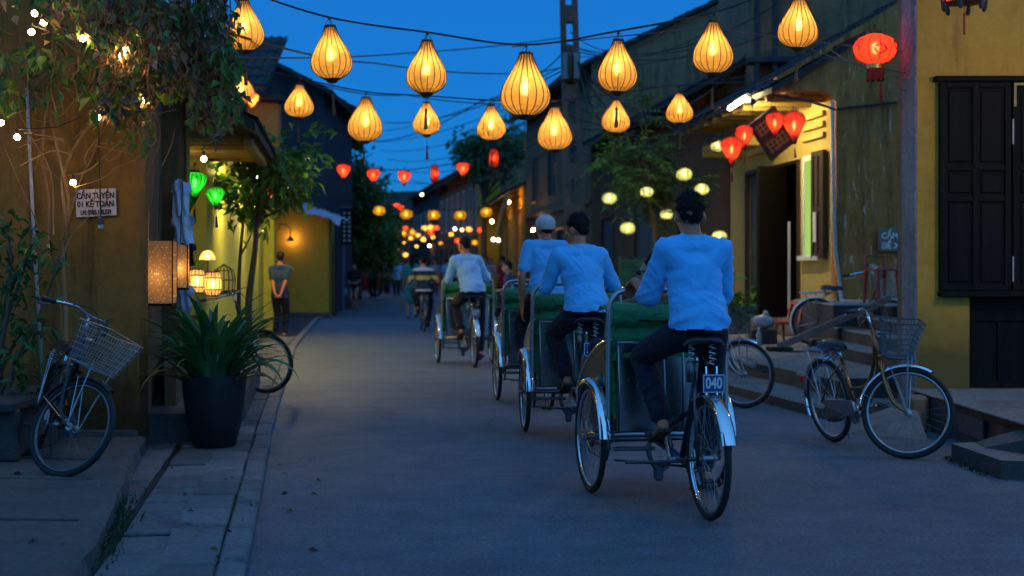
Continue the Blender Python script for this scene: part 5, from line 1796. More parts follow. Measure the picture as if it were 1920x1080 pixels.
# potted lily: every strap leaf a part
pc = W(402, 845, 10.55)
pot = thing('plant_pot', 'tall black tapered pot holding the strap leaved lily', 'pot', (pc.x, pc.y, .05))
MB().lathe([(0, 0), (.145, 0), (.16, .015), (.205, .2), (.23, .38), (.238, .5), (.24, .53), (.215, .53), (.21, .47), (0, .46)], 40).build('vessel', M['pot'], pot, autos=50)
MB().lathe([(.209, .475), (.12, .49), (0, .495)], 20).build('soil', M['soil'], pot)
for q in range(5):
    a = q * 1.3
    MB().lathe([(.01, 0), (.014, .02), (0, .05)], 6, Matrix.Translation((.1 * cos(a), .1 * sin(a), .49))).build('stub', M['bark'], pot)
lily = thing('strap_leaf_lily', 'dense clump of arching dark green strap leaves in the black pot', 'plant', (pc.x, pc.y, .5))
lm_ = []
for k in range(14):
    rr = random.Random(100 + k)
    L = rr.uniform(.5, .76)
    curl = rr.uniform(.8, 2.2)
    el = rr.uniform(.8, 1.45)
    w = rr.uniform(.052, .07)
    mb = MB()
    x, z, a = 0.0, 0.0, el
    vs, fs = [], []
    n = 9
    for i in range(n + 1):
        t = i / n
        ww = w * (1 - t ** 2.6) * (.55 + .45 * min(1, t * 5)) + .0015
        nx, nz = -sin(a), cos(a)
        vs += [(x + nx * ww * .18, -ww / 2, z + nz * ww * .18), (x, 0, z), (x + nx * ww * .18, ww / 2, z + nz * ww * .18)]
        x += cos(a) * L / n
        z += sin(a) * L / n
        a -= curl / n * (.35 + 1.5 * t)
    for i in range(n):
        for j in (0, 1):
            fs.append((3 * i + j, 3 * i + j + 3, 3 * i + j + 4, 3 * i + j + 1))
    lm_.append(mb.add(vs, fs).mesh('leaf', M['lily'], True))
rv_keep, rv = rv, random.Random(78)
for k in range(150):
    a = rv.uniform(0, 2 * pi)
    rad = .14 * math.sqrt(rv.random())
    o = link('leaf', lm_[rv.randrange(14)], lily, (rad * cos(a), rad * sin(a), rv.uniform(0, .05)))
    s = rv.uniform(.75, 1.12)
    o.scale = (s, s, s)
    o.rotation_euler = (rv.uniform(-.15, .15), rv.uniform(-.25, .2), a + rv.uniform(-.5, .5))

M['lilydry'] = leafmat('withered_strap_leaf', (0.1, 0.085, 0.02), (0.24, 0.17, 0.05), 0.3, 0.6)
for k in range(9):
    me = lm_[k].copy()
    me.materials.clear()
    me.materials.append(M['lilydry'])
    a = rv.uniform(0, 2 * pi)
    o = link('leaf', me, lily, (.16 * cos(a), .16 * sin(a), 0))
    o.rotation_euler = (rv.uniform(-.3, .3), rv.uniform(.3, .75), a)
    o.scale = (.85, .8, .85)
    o['label'] = 'withered yellow brown strap leaf'
rv = rv_keep
# weeds at the terrace foot and along walls
wd = MB()
for k in range(520):
    Y = rv.gauss(7.3, .55)
    if not 5.6 < Y < 9:
        continue
    p = V((px_(Y) - .015 + abs(rv.gauss(0, .055)), Y, .04))
    h = rv.uniform(.03, .11) * (1 if 6.3 < Y < 8 else .5)
    leaf(wd, p, V((rv.uniform(-.6, .6), rv.uniform(-.6, .6), 1)), h, .007 + h * .05, rv)
for k in range(160):
    p = V((3.45 + rv.uniform(-.2, .1), 18.15 + rv.uniform(-.2, .1), .3))
    leaf(wd, p, V((rv.uniform(-.8, .8), rv.uniform(-.8, .8), 1)), .09, .03, rv)
for k in range(60):
    p = V((3.1 + rv.uniform(-.03, .03), 9.3 + rv.uniform(0, .9), .005))
    leaf(wd, p, V((rv.uniform(-.8, .8), rv.uniform(-.8, .8), 1)), .04, .014, rv)
o = wd.build('weeds', M['grass'])
o['kind'] = 'stuff'
o['label'] = 'weeds and grass tufts growing along terrace feet'
# litter of dry leaves on the left pavement
lt = MB()
for k in range(75):
    Y = rv.uniform(5.5, 12)
    x = rv.uniform(px_(Y) - .9, kx(Y) + .35)
    z = .158 if x < px_(Y) - .03 else (.062 if x < kx(Y) else .006)
    leaf(lt, V((x, Y, z)), V((rv.uniform(-1, 1), rv.uniform(-1, 1), .15)), rv.uniform(.03, .065), .025, rv)
o = lt.build('fallen_leaves', M['dry'])
o['kind'] = 'stuff'
o['label'] = 'scattered dry fallen leaves on the pavement and terrace'

# plants by the right houses
for (px, py, Y, n, h, lab) in [(1385, 560, 23.5, 60, .9, 'broad leaved green plant beside the yellow house door'), (1350, 560, 24.5, 50, .7, 'low leafy plant left of the yellow house'), (1145, 560, 28, 120, 1.2, 'dark shrub before the dark house near the pole'), (720, 540, 75, 60, 1.6, 'dark shrub at the far left pavement')]:
    b = W(px, py, Y)
    b.z = .3 if px > 1000 else 0
    r_ = thing('shrub', lab, 'plant', b)
    s2, l2 = MB(), MB()
    for k in range(n // 6):
        e = V((rv.uniform(-.4, .4) * h, rv.uniform(-.4, .4) * h, h * rv.uniform(.5, 1.05)))
        s2.tube(smooth_pts([V((0, 0, 0)), e * .5 + rvec(rv) * .08, e], 3), .01, 4, caps=False)
        for q in range(8):
            leaf(l2, e * rv.uniform(.35, 1), rvec(rv, -.6, .6), (.3 if px == 1385 else .14) * rv.uniform(.7, 1.2), .12 if px == 1385 else .06, rv)
    s2.build('stems', M['bark'], r_)['kind'] = 'stuff'
    l2.build('foliage', M['leaf' if px > 1300 else 'leafd'], r_)['kind'] = 'stuff'

# ------------------------------------------------------------------ street furniture
gb = thing('green_board', 'green slatted wooden board standing before the dark house', 'board', W(1196, 500, 25.5) * 1)
gb.location.z = .3
M['greenboard'] = plain('green_painted_wood', (.01, .12, .075), .6)
for k in range(9):
    MB().bbox(-.3, .3, -.02, .02, .55 + k * .075, .615 + k * .075, .005).build('slat', M['greenboard'], gb)
MB().bbox(-.34, -.3, -.03, .03, 0, 1.26, .005).bbox(.3, .34, -.03, .03, 0, 1.26, .005).build('post', M['greenboard'], gb)
# red plastic chair and stool, bag and bottle
ch = thing('plastic_chair', 'dark red plastic chair with slatted back on the right terrace', 'chair', W(1462, 640, 20.4), radians(-68))
ch.location.z = .3
MB().bbox(-.17, .17, -.17, .17, .26, .29, .01).build('seat', M['redplastic'], ch)
for sx in (-1, 1):
    for sy in (-1, 1):
        MB().tube([(sx * .15, sy * .15, .27), (sx * .17, sy * .18, 0)], [.022, .016], 6).build('leg', M['redplastic'], ch)
bk = MB()
for x in (-.15, -.05, .05, .15):
    bk.bbox(x - .028, x + .028, .15, .17, .28, .6, .006, Matrix.Rotation(-.22, 4, 'X'))
bk.bbox(-.18, .18, .145, .172, .58, .64, .01, Matrix.Rotation(-.22, 4, 'X'))
bk.build('backrest', M['redplastic'], ch)
so = thing('plastic_stool', 'red plastic chair standing on the landing behind the near right wall', 'chair', (4.86, 18.7, .9), radians(20))
MB().bbox(-.16, .16, -.16, .16, .42, .45, .01).build('seat', M['redplastic'], so)
for sx in (-1, 1):
    for sy in (-1, 1):
        MB().tube([(sx * .14, sy * .14, .43), (sx * .16, sy * .16, 0)], [.026, .02], 6).build('leg', M['redplastic'], so)
MB().tube([(-.15, .15, .44), (-.15, .17, .62), (.15, .17, .62), (.15, .15, .44)], .018, 6).build('backrest', M['redplastic'], so)
bgm, n2, l2_, b2 = new_mat('white_plastic_bag')
b2.inputs['Base Color'].default_value = (.42, .4, .4, 1)
b2.inputs['Roughness'].default_value = .35
b2.inputs['Transmission Weight'].default_value = .25
bag = MB().ball((0, 0, .1), (.17, .12, .1), 16, 10).ball((.05, 0, .2), (.05, .04, .06), 10, 6)
bag.v = [(x * (1 + .25 * noise.noise((x * 14, y * 14, z * 14))), y * (1 + .3 * noise.noise((x * 11, 3, z * 14))), max(0, z * (1 + .2 * noise.noise((5, y * 14, x * 14))))) for x, y, z in bag.v]
o = tag(bag.build('plastic_bag', bgm, smooth=True), 'crumpled white plastic bag beside the red chair', 'bag')
o.location = W(1430, 620, 20.0)
o.location.z = .5
o2 = tag(MB().bbox(-.18, .18, -.14, .14, 0, .2, .01).build('low_table', M['brownwood']), 'low box under the white plastic bag', 'table')
o2.location = (o.location.x, o.location.y, .3)
bt = thing('water_bottle', 'clear plastic bottle on the right terrace edge', 'bottle', (3.28, 18.9, .3))
MB().lathe([(0, 0), (.035, 0), (.037, .02), (.034, .1), (.037, .17), (.03, .2), (.014, .23), (.014, .25), (0, .25)], 12).build('body', bgm, bt, smooth=True)
MB().lathe([(0, .275), (.016, .275), (.016, .25), (0, .25)], 10).build('cap', M['white'], bt)
M['pale'] = cloth('pale_white_blue_cloth', (.6, .66, .75), .9)
# clothes hanging in the lantern shop
for k, (px, py, w, h, mm, lab) in enumerate([(338, 372, 24, 70, 'pale', 'pale blue shirt hanging highest at the lantern shop'), (342, 432, 30, 60, 'pale', 'pale blue shirt hanging below another at the lantern shop'), (348, 478, 24, 44, 'navy', 'dark navy garment hanging under the blue shirts'), (345, 560, 22, 50, 'tarp', 'lilac garment hanging lowest by the lantern shop')]):
    p = W(px, py, 12.95)
    ww, hh = w * 12.95 / FPX / 2, h * 12.95 / FPX / 2
    g = MB()
    vs = []
    ww *= 1.25
    for j in range(9):
        for i in range(11):
            u, v = i / 10 * 2 - 1, j / 8 * 2 - 1
            wid = ww * (1.25 - .5 * max(0, v - .6) if v > .25 else (.86 + .1 * (v < -.7)))
            zz = v * hh - (.16 * abs(u) ** 1.5 * hh if v > .25 else 0)
            vs.append((u * wid, .03 * sin(u * 7 + k * 2 + v * 2) - .05 * (1 - u * u), zz + .012 * cos(u * 5 + k)))
    f1 = [(j * 11 + i, j * 11 + i + 1, (j + 1) * 11 + i + 1, (j + 1) * 11 + i) for j in range(8) for i in range(10)]
    vs2 = [(x, y + .06, z) for x, y, z in vs]
    g.add(vs, f1).add(vs2, [f[::-1] for f in f1])
    o = tag(g.build('hanging_shirt' if mm == 'pale' else 'hanging_garment', M[mm], smooth=True), lab, 'clothing')
    o.location = p
# small goods on the shop plinth
for k, (t, dy, lab) in enumerate([(1.0, -.1, 'small round basket on the shop plinth nearest the pillar'), (1.5, .1, 'second round basket on the shop plinth'), (2.1, -.05, 'third round basket on the shop plinth, farthest')]):
    p = hB.matrix_basis @ V((t, dy - .2, .27))
    tag(MB().lathe([(0, 0), (.12, 0), (.16, .14), (.15, .14), (.11, .02), (0, .02)], 16).build('basket', M['bark']), lab, 'basket').location = p
# awning and goods far away
rc = thing('red_cart', 'dark red parked cart beyond the woman in black', 'cart', W(684, 536, 66))
rc.location.z = 0
MB().bbox(-.7, .7, -.5, .5, .35, 1.05, .1).build('body', M['redplastic'], rc)
for sx in (-.45, .45):
    MB().torus((sx, -.5, .28), .25, .04, 'x', 20, 6, Matrix.Rotation(pi / 2, 4, 'Z')).build('wheel', M['black'], rc)
MB().bbox(-.85, .85, -.6, .6, 1.75, 1.82, .02).build('canopy', M['bluetarp'], rc)
for sx in (-.65, .65):
    MB().tube([(sx, 0, 1.0), (sx, 0, 1.78)], .03, 6).build('post', M['steel'], rc)
ls = thing('hanging_sign', 'dark hanging shop sign with white rows of marks on the far left house', 'sign', W(646, 425, 43.8))
MB().bbox(-.24, .24, -.03, .03, -.55, .55, .01).build('board', M['blackwood'], ls)
mk = MB()
for r_i in range(7):
    for c_i in range(3):
        x, z = -.15 + c_i * .15, .42 - r_i * .14
        mk.box(x - .035, x + .035, -.036, -.032, z - .035, z + .035)
mk.build('marks', M['papersign'], ls)['kind'] = 'stuff'
MB().tube([(-.5, 0, .6), (.24, 0, .6)], .015, 6).build('arm', M['steel'], ls)
tag(MB().bbox(-.11, .11, -.1, .1, 0, 2.6, .015).build('blue_post', plain('blue_paint', (.05, .17, .38), .6)), 'light blue door post far on the left', 'post').location = (-5.35, 44.4, 0)
# ------------------------------------------------------------------ bicycles
def wheel(parent, c, R, X=None, tyre=.019, nsp=28, rimmat='steel', M4=None, spoke_r=.001):
    T = M4 if M4 is not None else Matrix.Identity(4)
    w = MB().torus(c, R - tyre, tyre, 'x', 48, 8, T).build('wheel', M['black'], parent, smooth=True)
    MB().torus(c, R - tyre * 2 - .006, .012, 'x', 48, 6, T, flat=1.1).build('rim', M[rimmat], w, smooth=True)
    sp = MB()
    rr = R - tyre * 2 - .012
    for k in range(nsp):
        a = 2 * pi * k / nsp
        s = 1 if k % 2 else -1
        a2 = a + s * (.5 if (k // 2) % 2 else -.5)
        sp.tube([(c[0] + s * .03, c[1] + .022 * cos(a2), c[2] + .022 * sin(a2)), (c[0], c[1] + rr * cos(a), c[2] + rr * sin(a))], spoke_r, 3, T, caps=False)
    o = sp.build('spokes', M['steel' if rimmat == 'chrome' else 'darksteel'], w)
    o['kind'] = 'stuff'
    Rz = Matrix.Translation(c) @ Matrix.Rotation(pi / 2, 4, 'Y')
    MB().lathe([(0, -.055), (.008, -.055), (.01, -.04), (.026, -.036), (.026, -.03), (.015, -.025), (.015, .025), (.026, .03), (.026, .036), (.01, .04), (.008, .055), (0, .055)], 12, T @ Rz).build('hub', M['steel'], w, smooth=False)
    return w


def guard(parent, c, R, a0, a1, width, mat, M4=None, name='mudguard', lip=.012, stays=True):
    """arc in degrees: 0 = forward, 90 = up, 180 = back"""
    mb = MB()
    n = 26
    vs, fs = [], []
    prof = [(-width / 2, -lip * 1.5), (-width / 2 * .96, -lip * .5), (-width / 2 * .6, 0), (0, .006), (width / 2 * .6, 0), (width / 2 * .96, -lip * .5), (width / 2, -lip * 1.5)]
    m = len(prof)
    for i in range(n + 1):
        a = radians(a0 + (a1 - a0) * i / n)
        for x, dr in prof:
            vs.append((c[0] + x, c[1] + (R + dr) * cos(a), c[2] + (R + dr) * sin(a)))
    for i in range(n):
        for j in range(m - 1):
            fs.append((i * m + j, (i + 1) * m + j, (i + 1) * m + j + 1, i * m + j + 1))
    mb.add(vs, fs, M4)
    o = mb.build(name, M[mat], parent, smooth=True)
    if stays:
        st = MB()
        for aa in (a1 - 12, a1 - 60):
            a = radians(aa)
            for s in (-1, 1):
                st.tube([(c[0] + s * .05, c[1], c[2]), (c[0] + s * width * .5, c[1] + R * cos(a) * .985, c[2] + R * sin(a) * .985)], .0032, 4, M4)
        st.build('stays', M['steel'], o)['kind'] = 'stuff'
    return o


def saddle(parent, c, wid=.2, mat='saddle', springs=True):
    x, y, z = c
    vs, fs = [], []
    rows = [(-.14, .95, 0.012), (-.11, 1.0, .022), (-.05, .95, .018), (.0, .62, .008), (.06, .32, .006), (.12, .22, .006), (.15, .15, 0.0)]
    for dy, w, dz in rows:
        for u in (-1, -.8, -.4, 0, .4, .8, 1):
            vs.append((x + u * w * wid / 2, y + dy, z + dz - .055 * abs(u) ** 4 - .006 * (abs(u) < .1)))
    for i in range(len(rows) - 1):
        for j in range(6):
            fs.append((i * 7 + j, i * 7 + j + 1, i * 7 + j + 8, i * 7 + j + 7))
    lo = [(a, b, cc - .035 if 0 else min(cc, z - .03)) for a, b, cc in vs]
    mb = MB().add(vs, fs).add(lo, [f[::-1] for f in fs])
    k = len(vs)
    ring = [0, 1, 2, 3, 4, 5, 6] + [7 * i + 6 for i in range(1, len(rows))] + [7 * (len(rows) - 1) + j for j in (5, 4, 3, 2, 1, 0)] + [7 * i for i in range(len(rows) - 2, 0, -1)]
    mb.f += [(ring[i], ring[i - 1], ring[i - 1] + k, ring[i] + k) for i in range(len(ring))]
    s = mb.build('saddle', M[mat], parent, smooth=True)
    if springs:
        sp = MB()
        for sx in (-.06, .06):
            sp.tube([(x + sx + .022 * cos(t * 1.25), y - .09 + .022 * sin(t * 1.25), z - .03 - .006 * t) for t in range(20)], .005, 5)
            sp.tube([(x + sx * .5, y - .1, z - .14), (x + sx * .3, y + .1, z - .03)], .006, 5)
        sp.build('springs', M['steel'], s)['kind'] = 'stuff'
    return s


def bicycle(label, loc, rz, lean=0.0, steer=0.0, frame='blackframe', guards='chrome', R=.33, basket='steel', group='parked bicycles', guard_on=True, carrier=True, name='bicycle', scale=1.0, fork=None, saddle_z=.82, gripmat='plasticblk', rider=False, sweep=0.0, rim='steel'):
    b = thing(name, label, 'bicycle', loc, rz, group)
    b.rotation_euler = (0, lean, rz)
    b.scale = (scale,) * 3
    fork = fork or frame
    WB = 1.04
    BB = V((0, .43, .28))
    ht, hb = V((0, .76, .93)), V((0, .83, .70))
    ax = (ht - hb).normalized()
    S = Matrix.Translation(hb) @ Matrix.Rotation(steer, 4, ax) @ Matrix.Translation(-hb)
    wheel(b, (0, 0, R), R, rimmat=rim)
    wheel(b, (0, WB, R), R, M4=S, rimmat=rim)
    fr = MB()
    st = V((0, .27, .68))
    fr.tube([BB, st], .016, 10)
    fr.tube(smooth_pts([BB + V((0, .02, .02)), V((0, .62, .38)), V((0, .76, .58)), hb + V((0, -.0, .05))], 4), .018, 10)
    fr.tube(smooth_pts([V((0, .36, .45)), V((0, .6, .5)), V((0, .73, .66)), ht + V((0, .02, -.08))], 4), .014, 10)
    fr.tube([hb - ax * .02, ht], .02, 10)
    for s in (-1, 1):
        fr.tube([BB + V((s * .02, 0, 0)), V((s * .05, .2, .3)), V((s * .06, 0, R))], .009, 7)
        fr.tube([st + V((s * .015, 0, -.04)), V((s * .05, .14, .52)), V((s * .06, 0, R))], .007, 7)
    fr.build('frame', M[frame], b, smooth=True)
    MB().tube([st, V((0, .225, saddle_z - .03))], .013, 8).build('seat_post', M['chrome'], b, smooth=True)
    saddle(b, (0, .2, saddle_z))
    fk = MB()
    fk.tube([(-.055, .835, .685), (.055, .835, .685)], .015, 8, S)
    for s in (-1, 1):
        fk.tube(smooth_pts([V((s * .05, .835, .69)), V((s * .055, .89, .5)), V((s * .058, .95, .39)), V((s * .06, WB, R))], 4), [.014] * 5 + [.012] * 4 + [.009] * 4, 8, S)
    fk.build('fork', M[fork], b, smooth=True)
    hbz = MB()
    hbz.tube([ht, ht + ax * .13], .012, 8, S)
    pts = [V((-.29, .5, 1.02)), V((-.24, .6, 1.04)), V((-.15, .73, 1.06)), V((-.05, .73, 1.05)), V((.05, .73, 1.05)), V((.15, .73, 1.06)), V((.24, .6, 1.04)), V((.29, .5, 1.02))]
    for q in pts:
        q.y += (0.73 - q.y) * sweep
    hbz.tube(smooth_pts(pts, 4), .0115, 8, S)
    h = hbz.build('handlebar', M['chrome'], b, smooth=True)
    for s in (-1, 1):
        MB().tube([S @ V((s * .265, .55 + .18 * sweep, 1.03)), S @ V((s * (.305 + .05 * sweep), .455 + .23 * sweep, 1.01))], .017, 8).build('grip', M[gripmat], h, smooth=True)
        MB().tube(smooth_pts([S @ V((s * .235, .62, 1.035)), S @ V((s * .27, .62, 1.0)), S @ V((s * .315, .54 + .1 * sweep, .985)), S @ V((s * .33, .5 + .15 * sweep, .99))], 3), .006, 5).build('brake_lever', M['steel'], h, smooth=True)
    cb = MB()
    cb.tube(smooth_pts([S @ V((.22, .63, 1.03)), S @ V((.12, .86, 1.08)), S @ V((.02, .9, .92)), S @ V((0, .86, .72))], 5), .0035, 4)
    cb.tube(smooth_pts([S @ V((-.22, .63, 1.03)), S @ V((-.1, .84, 1.1)), S @ V((.0, .85, .9)), V((0, .7, .5))], 5), .0035, 4)
    cb.build('brake_cable', M['wire'], b)
    if guard_on:
        guard(b, (0, 0, R), R + .022, 70, 205, .058, guards)
        guard(b, (0, WB, R), R + .022, 62, 172, .058, guards, S)
    ck = MB().lathe([(0, -.004), (.085, -.004), (.085, .004), (0, .004)], 24, Matrix.Translation((.035, BB.y, BB.z)) @ Matrix.Rotation(pi / 2, 4, 'Y'))
    ck.tube([BB + V((-.05, 0, 0)), BB + V((.05, 0, 0))], .018, 8)
    ca = radians(200)
    for s in (-1, 1):
        d = V((0, cos(ca) * s, sin(ca) * s)) * .165
        ck.tube([BB + V((s * .055, 0, 0)), BB + V((s * .07, 0, 0)) + d], .009, 6)
    co = ck.build('crank', M['steel'], b)
    for s in (-1, 1):
        d = BB + V((s * .115, cos(ca) * s * .165, sin(ca) * s * .165))
        MB().bbox(d.x - .045, d.x + .045, d.y - .04, d.y - .022, d.z - .012, d.z + .012, .004).bbox(d.x - .045, d.x + .045, d.y + .022, d.y + .04, d.z - .012, d.z + .012, .004).bbox(d.x - .045, d.x - .035, d.y - .022, d.y + .022, d.z - .01, d.z + .01, .003).build('pedal', M['plasticblk'], b)
    MB().prism([(.03, -.0), (.4, -.05), (.46, -.06), (.49, -.0), (.46, .07), (.42, .075), (.02, .05)], .04, .06, Matrix(((0, 0, 1, 0), (1, 0, 0, 0), (0, 1, 0, .3), (0, 0, 0, 1)))).build('chain_guard', M['steel'], b)
    if carrier:
        cr = MB()
        for x in (-.06, -.02, .02, .06):
            cr.tube([(x, -.22, .735), (x, .2, .735)], .005, 5)
        for y in (-.22, -.05, .1):
            cr.tube([(-.06, y, .735), (.06, y, .735)], .005, 5)
        for s in (-1, 1):
            cr.tube([(s * .06, -.15, .735), (s * .065, -.01, R)], .005, 5)
            cr.tube([(s * .06, .0, .735), (s * .065, 0.0, R)], .005, 5)
        cr.build('carrier', M['steel'], b)['kind'] = 'stuff'
        MB().bbox(-.025, .025, -.385, -.365, .45, .5, .006).build('reflector', M['redplastic'], b)
    if not rider:
        MB().tube([(-.04, .12, .3), (-.13, .02, .012)], .008, 6).build('kickstand', M['steel'], b)
    if basket:
        bk = MB()
        x0, x1, y0, y1, z0, z1 = -.14, .14, .86, 1.04, .73, .99
        x0t, x1t, y0t, y1t = -.18, .18, .84, 1.12

        def P(u, v, t, face):
            xa, xb = x0 + (x0t - x0) * t, x1 + (x1t - x1) * t
            ya, yb = y0 + (y0t - y0) * t, y1 + (y1t - y1) * t
            return V((xa + (xb - xa) * u, ya + (yb - ya) * v, z0 + (z1 - z0) * t))
        for i in range(8):
            t = i / 7
            r = .0022 if 0 < i < 7 else .005
            bk.tube([S @ P(0, 0, t, 0), S @ P(1, 0, t, 0), S @ P(1, 1, t, 0), S @ P(0, 1, t, 0)], r, 4, closed=True)
        for i in range(12):
            u = i / 11
            for v in (0, 1):
                bk.tube([S @ P(u, v, 0, 0), S @ P(u, v, 1, 0)], .0019, 3, caps=False)
                bk.tube([S @ P(v, u, 0, 0), S @ P(v, u, 1, 0)], .0019, 3, caps=False)
            bk.tube([S @ P(u, 0, 0, 0), S @ P(u, 1, 0, 0)], .0019, 3, caps=False)
            bk.tube([S @ P(0, u, 0, 0), S @ P(1, u, 0, 0)], .0019, 3, caps=False)
        o = bk.build('basket', M[basket], b)
        o['kind'] = 'stuff'
        bs_ = MB()
        for s in (-1, 1):
            bs_.tube([S @ V((s * .06, WB, R)), S @ V((s * .1, 1.04, .77))], .005, 5)
        bs_.tube([S @ V((0, .8, .9)), S @ V((0, .86, .9))], .012, 6)
        bs_.build('basket_stay', M['steel'], b)
    return b


def place_bike(rear, front, **k):
    """rear, front: ground contacts"""
    d = V(front) - V(rear)
    return dict(loc=V(rear), rz=math.atan2(-d.x, d.y))


def heading(dx, dy):
    return math.atan2(-dx, dy)


# 1 left, leaning on its stand on the terrace
rear = V((-3.12, 9.25, .15))
bicycle('dark old bicycle with rusty wire basket standing on the left terrace against the brown wall', rear, heading(.36, -.8), lean=radians(-16), steer=radians(40), frame='blackframe', guards='blackframe', basket='steel', scale=.92, guard_on=True, sweep=.65, rim='darksteel')
# 2 right near
rear = V((2.53, 11.2, 0.0))
bicycle('bronze framed bicycle with chrome mudguards and black wire basket parked at the near right', rear, heading(.27, -.9), lean=radians(7), steer=radians(52), frame='bronze', guards='chrome', basket='darksteel', saddle_z=.8, sweep=.8)
# 3 right behind the front rider
rear = V((1.72, 14.75, 0.0))
bicycle('bicycle with black basket half hidden behind the front rider', rear, heading(.52, -.85), lean=radians(7), steer=radians(25), frame='steel', guards='chrome', basket='darksteel')
# 4 left behind the potted lily
rear = V((-3.62, 15.05, .05))
bicycle('bicycle standing broadside behind the potted lily', rear, heading(1.0, -.12), lean=radians(6), steer=radians(-8), frame='blackframe', guards='blackframe', basket=None)
# 5 on the terrace before the mouldy wall
rear = V((4.13, 19.3, .3))
bicycle('bicycle with pale mudguard behind the ramp board before the mouldy wall', rear, heading(1.0, -.25), lean=radians(7), steer=radians(-30), frame='darksteel', guards='white', basket='steel')
# 6 by the dark house
rear = V((1.95, 22.6, .0))
bicycle('bicycle with white handlebar parked before the green board', rear, heading(-.35, -.9), lean=radians(7), steer=radians(25), frame='steel', guards='chrome', basket=None)
# 7 bicycle at the right of the third cyclo
rear = V((.75, 27.5, 0))
bicycle('bicycle parked broadside by the yellow wall beside the white shirted rider', rear, heading(-.95, -.3), lean=radians(7), steer=radians(10), frame='blackframe', guards='darksteel', basket=None)
# striped rider bicycle
SBK = bicycle('dark bicycle ridden by the striped shirt cyclist', V((-1.86, 30.2, 0)), heading(-.13, .99), lean=0, steer=0, frame='blackframe', guards='darksteel', basket=None, group=None, rider=True)


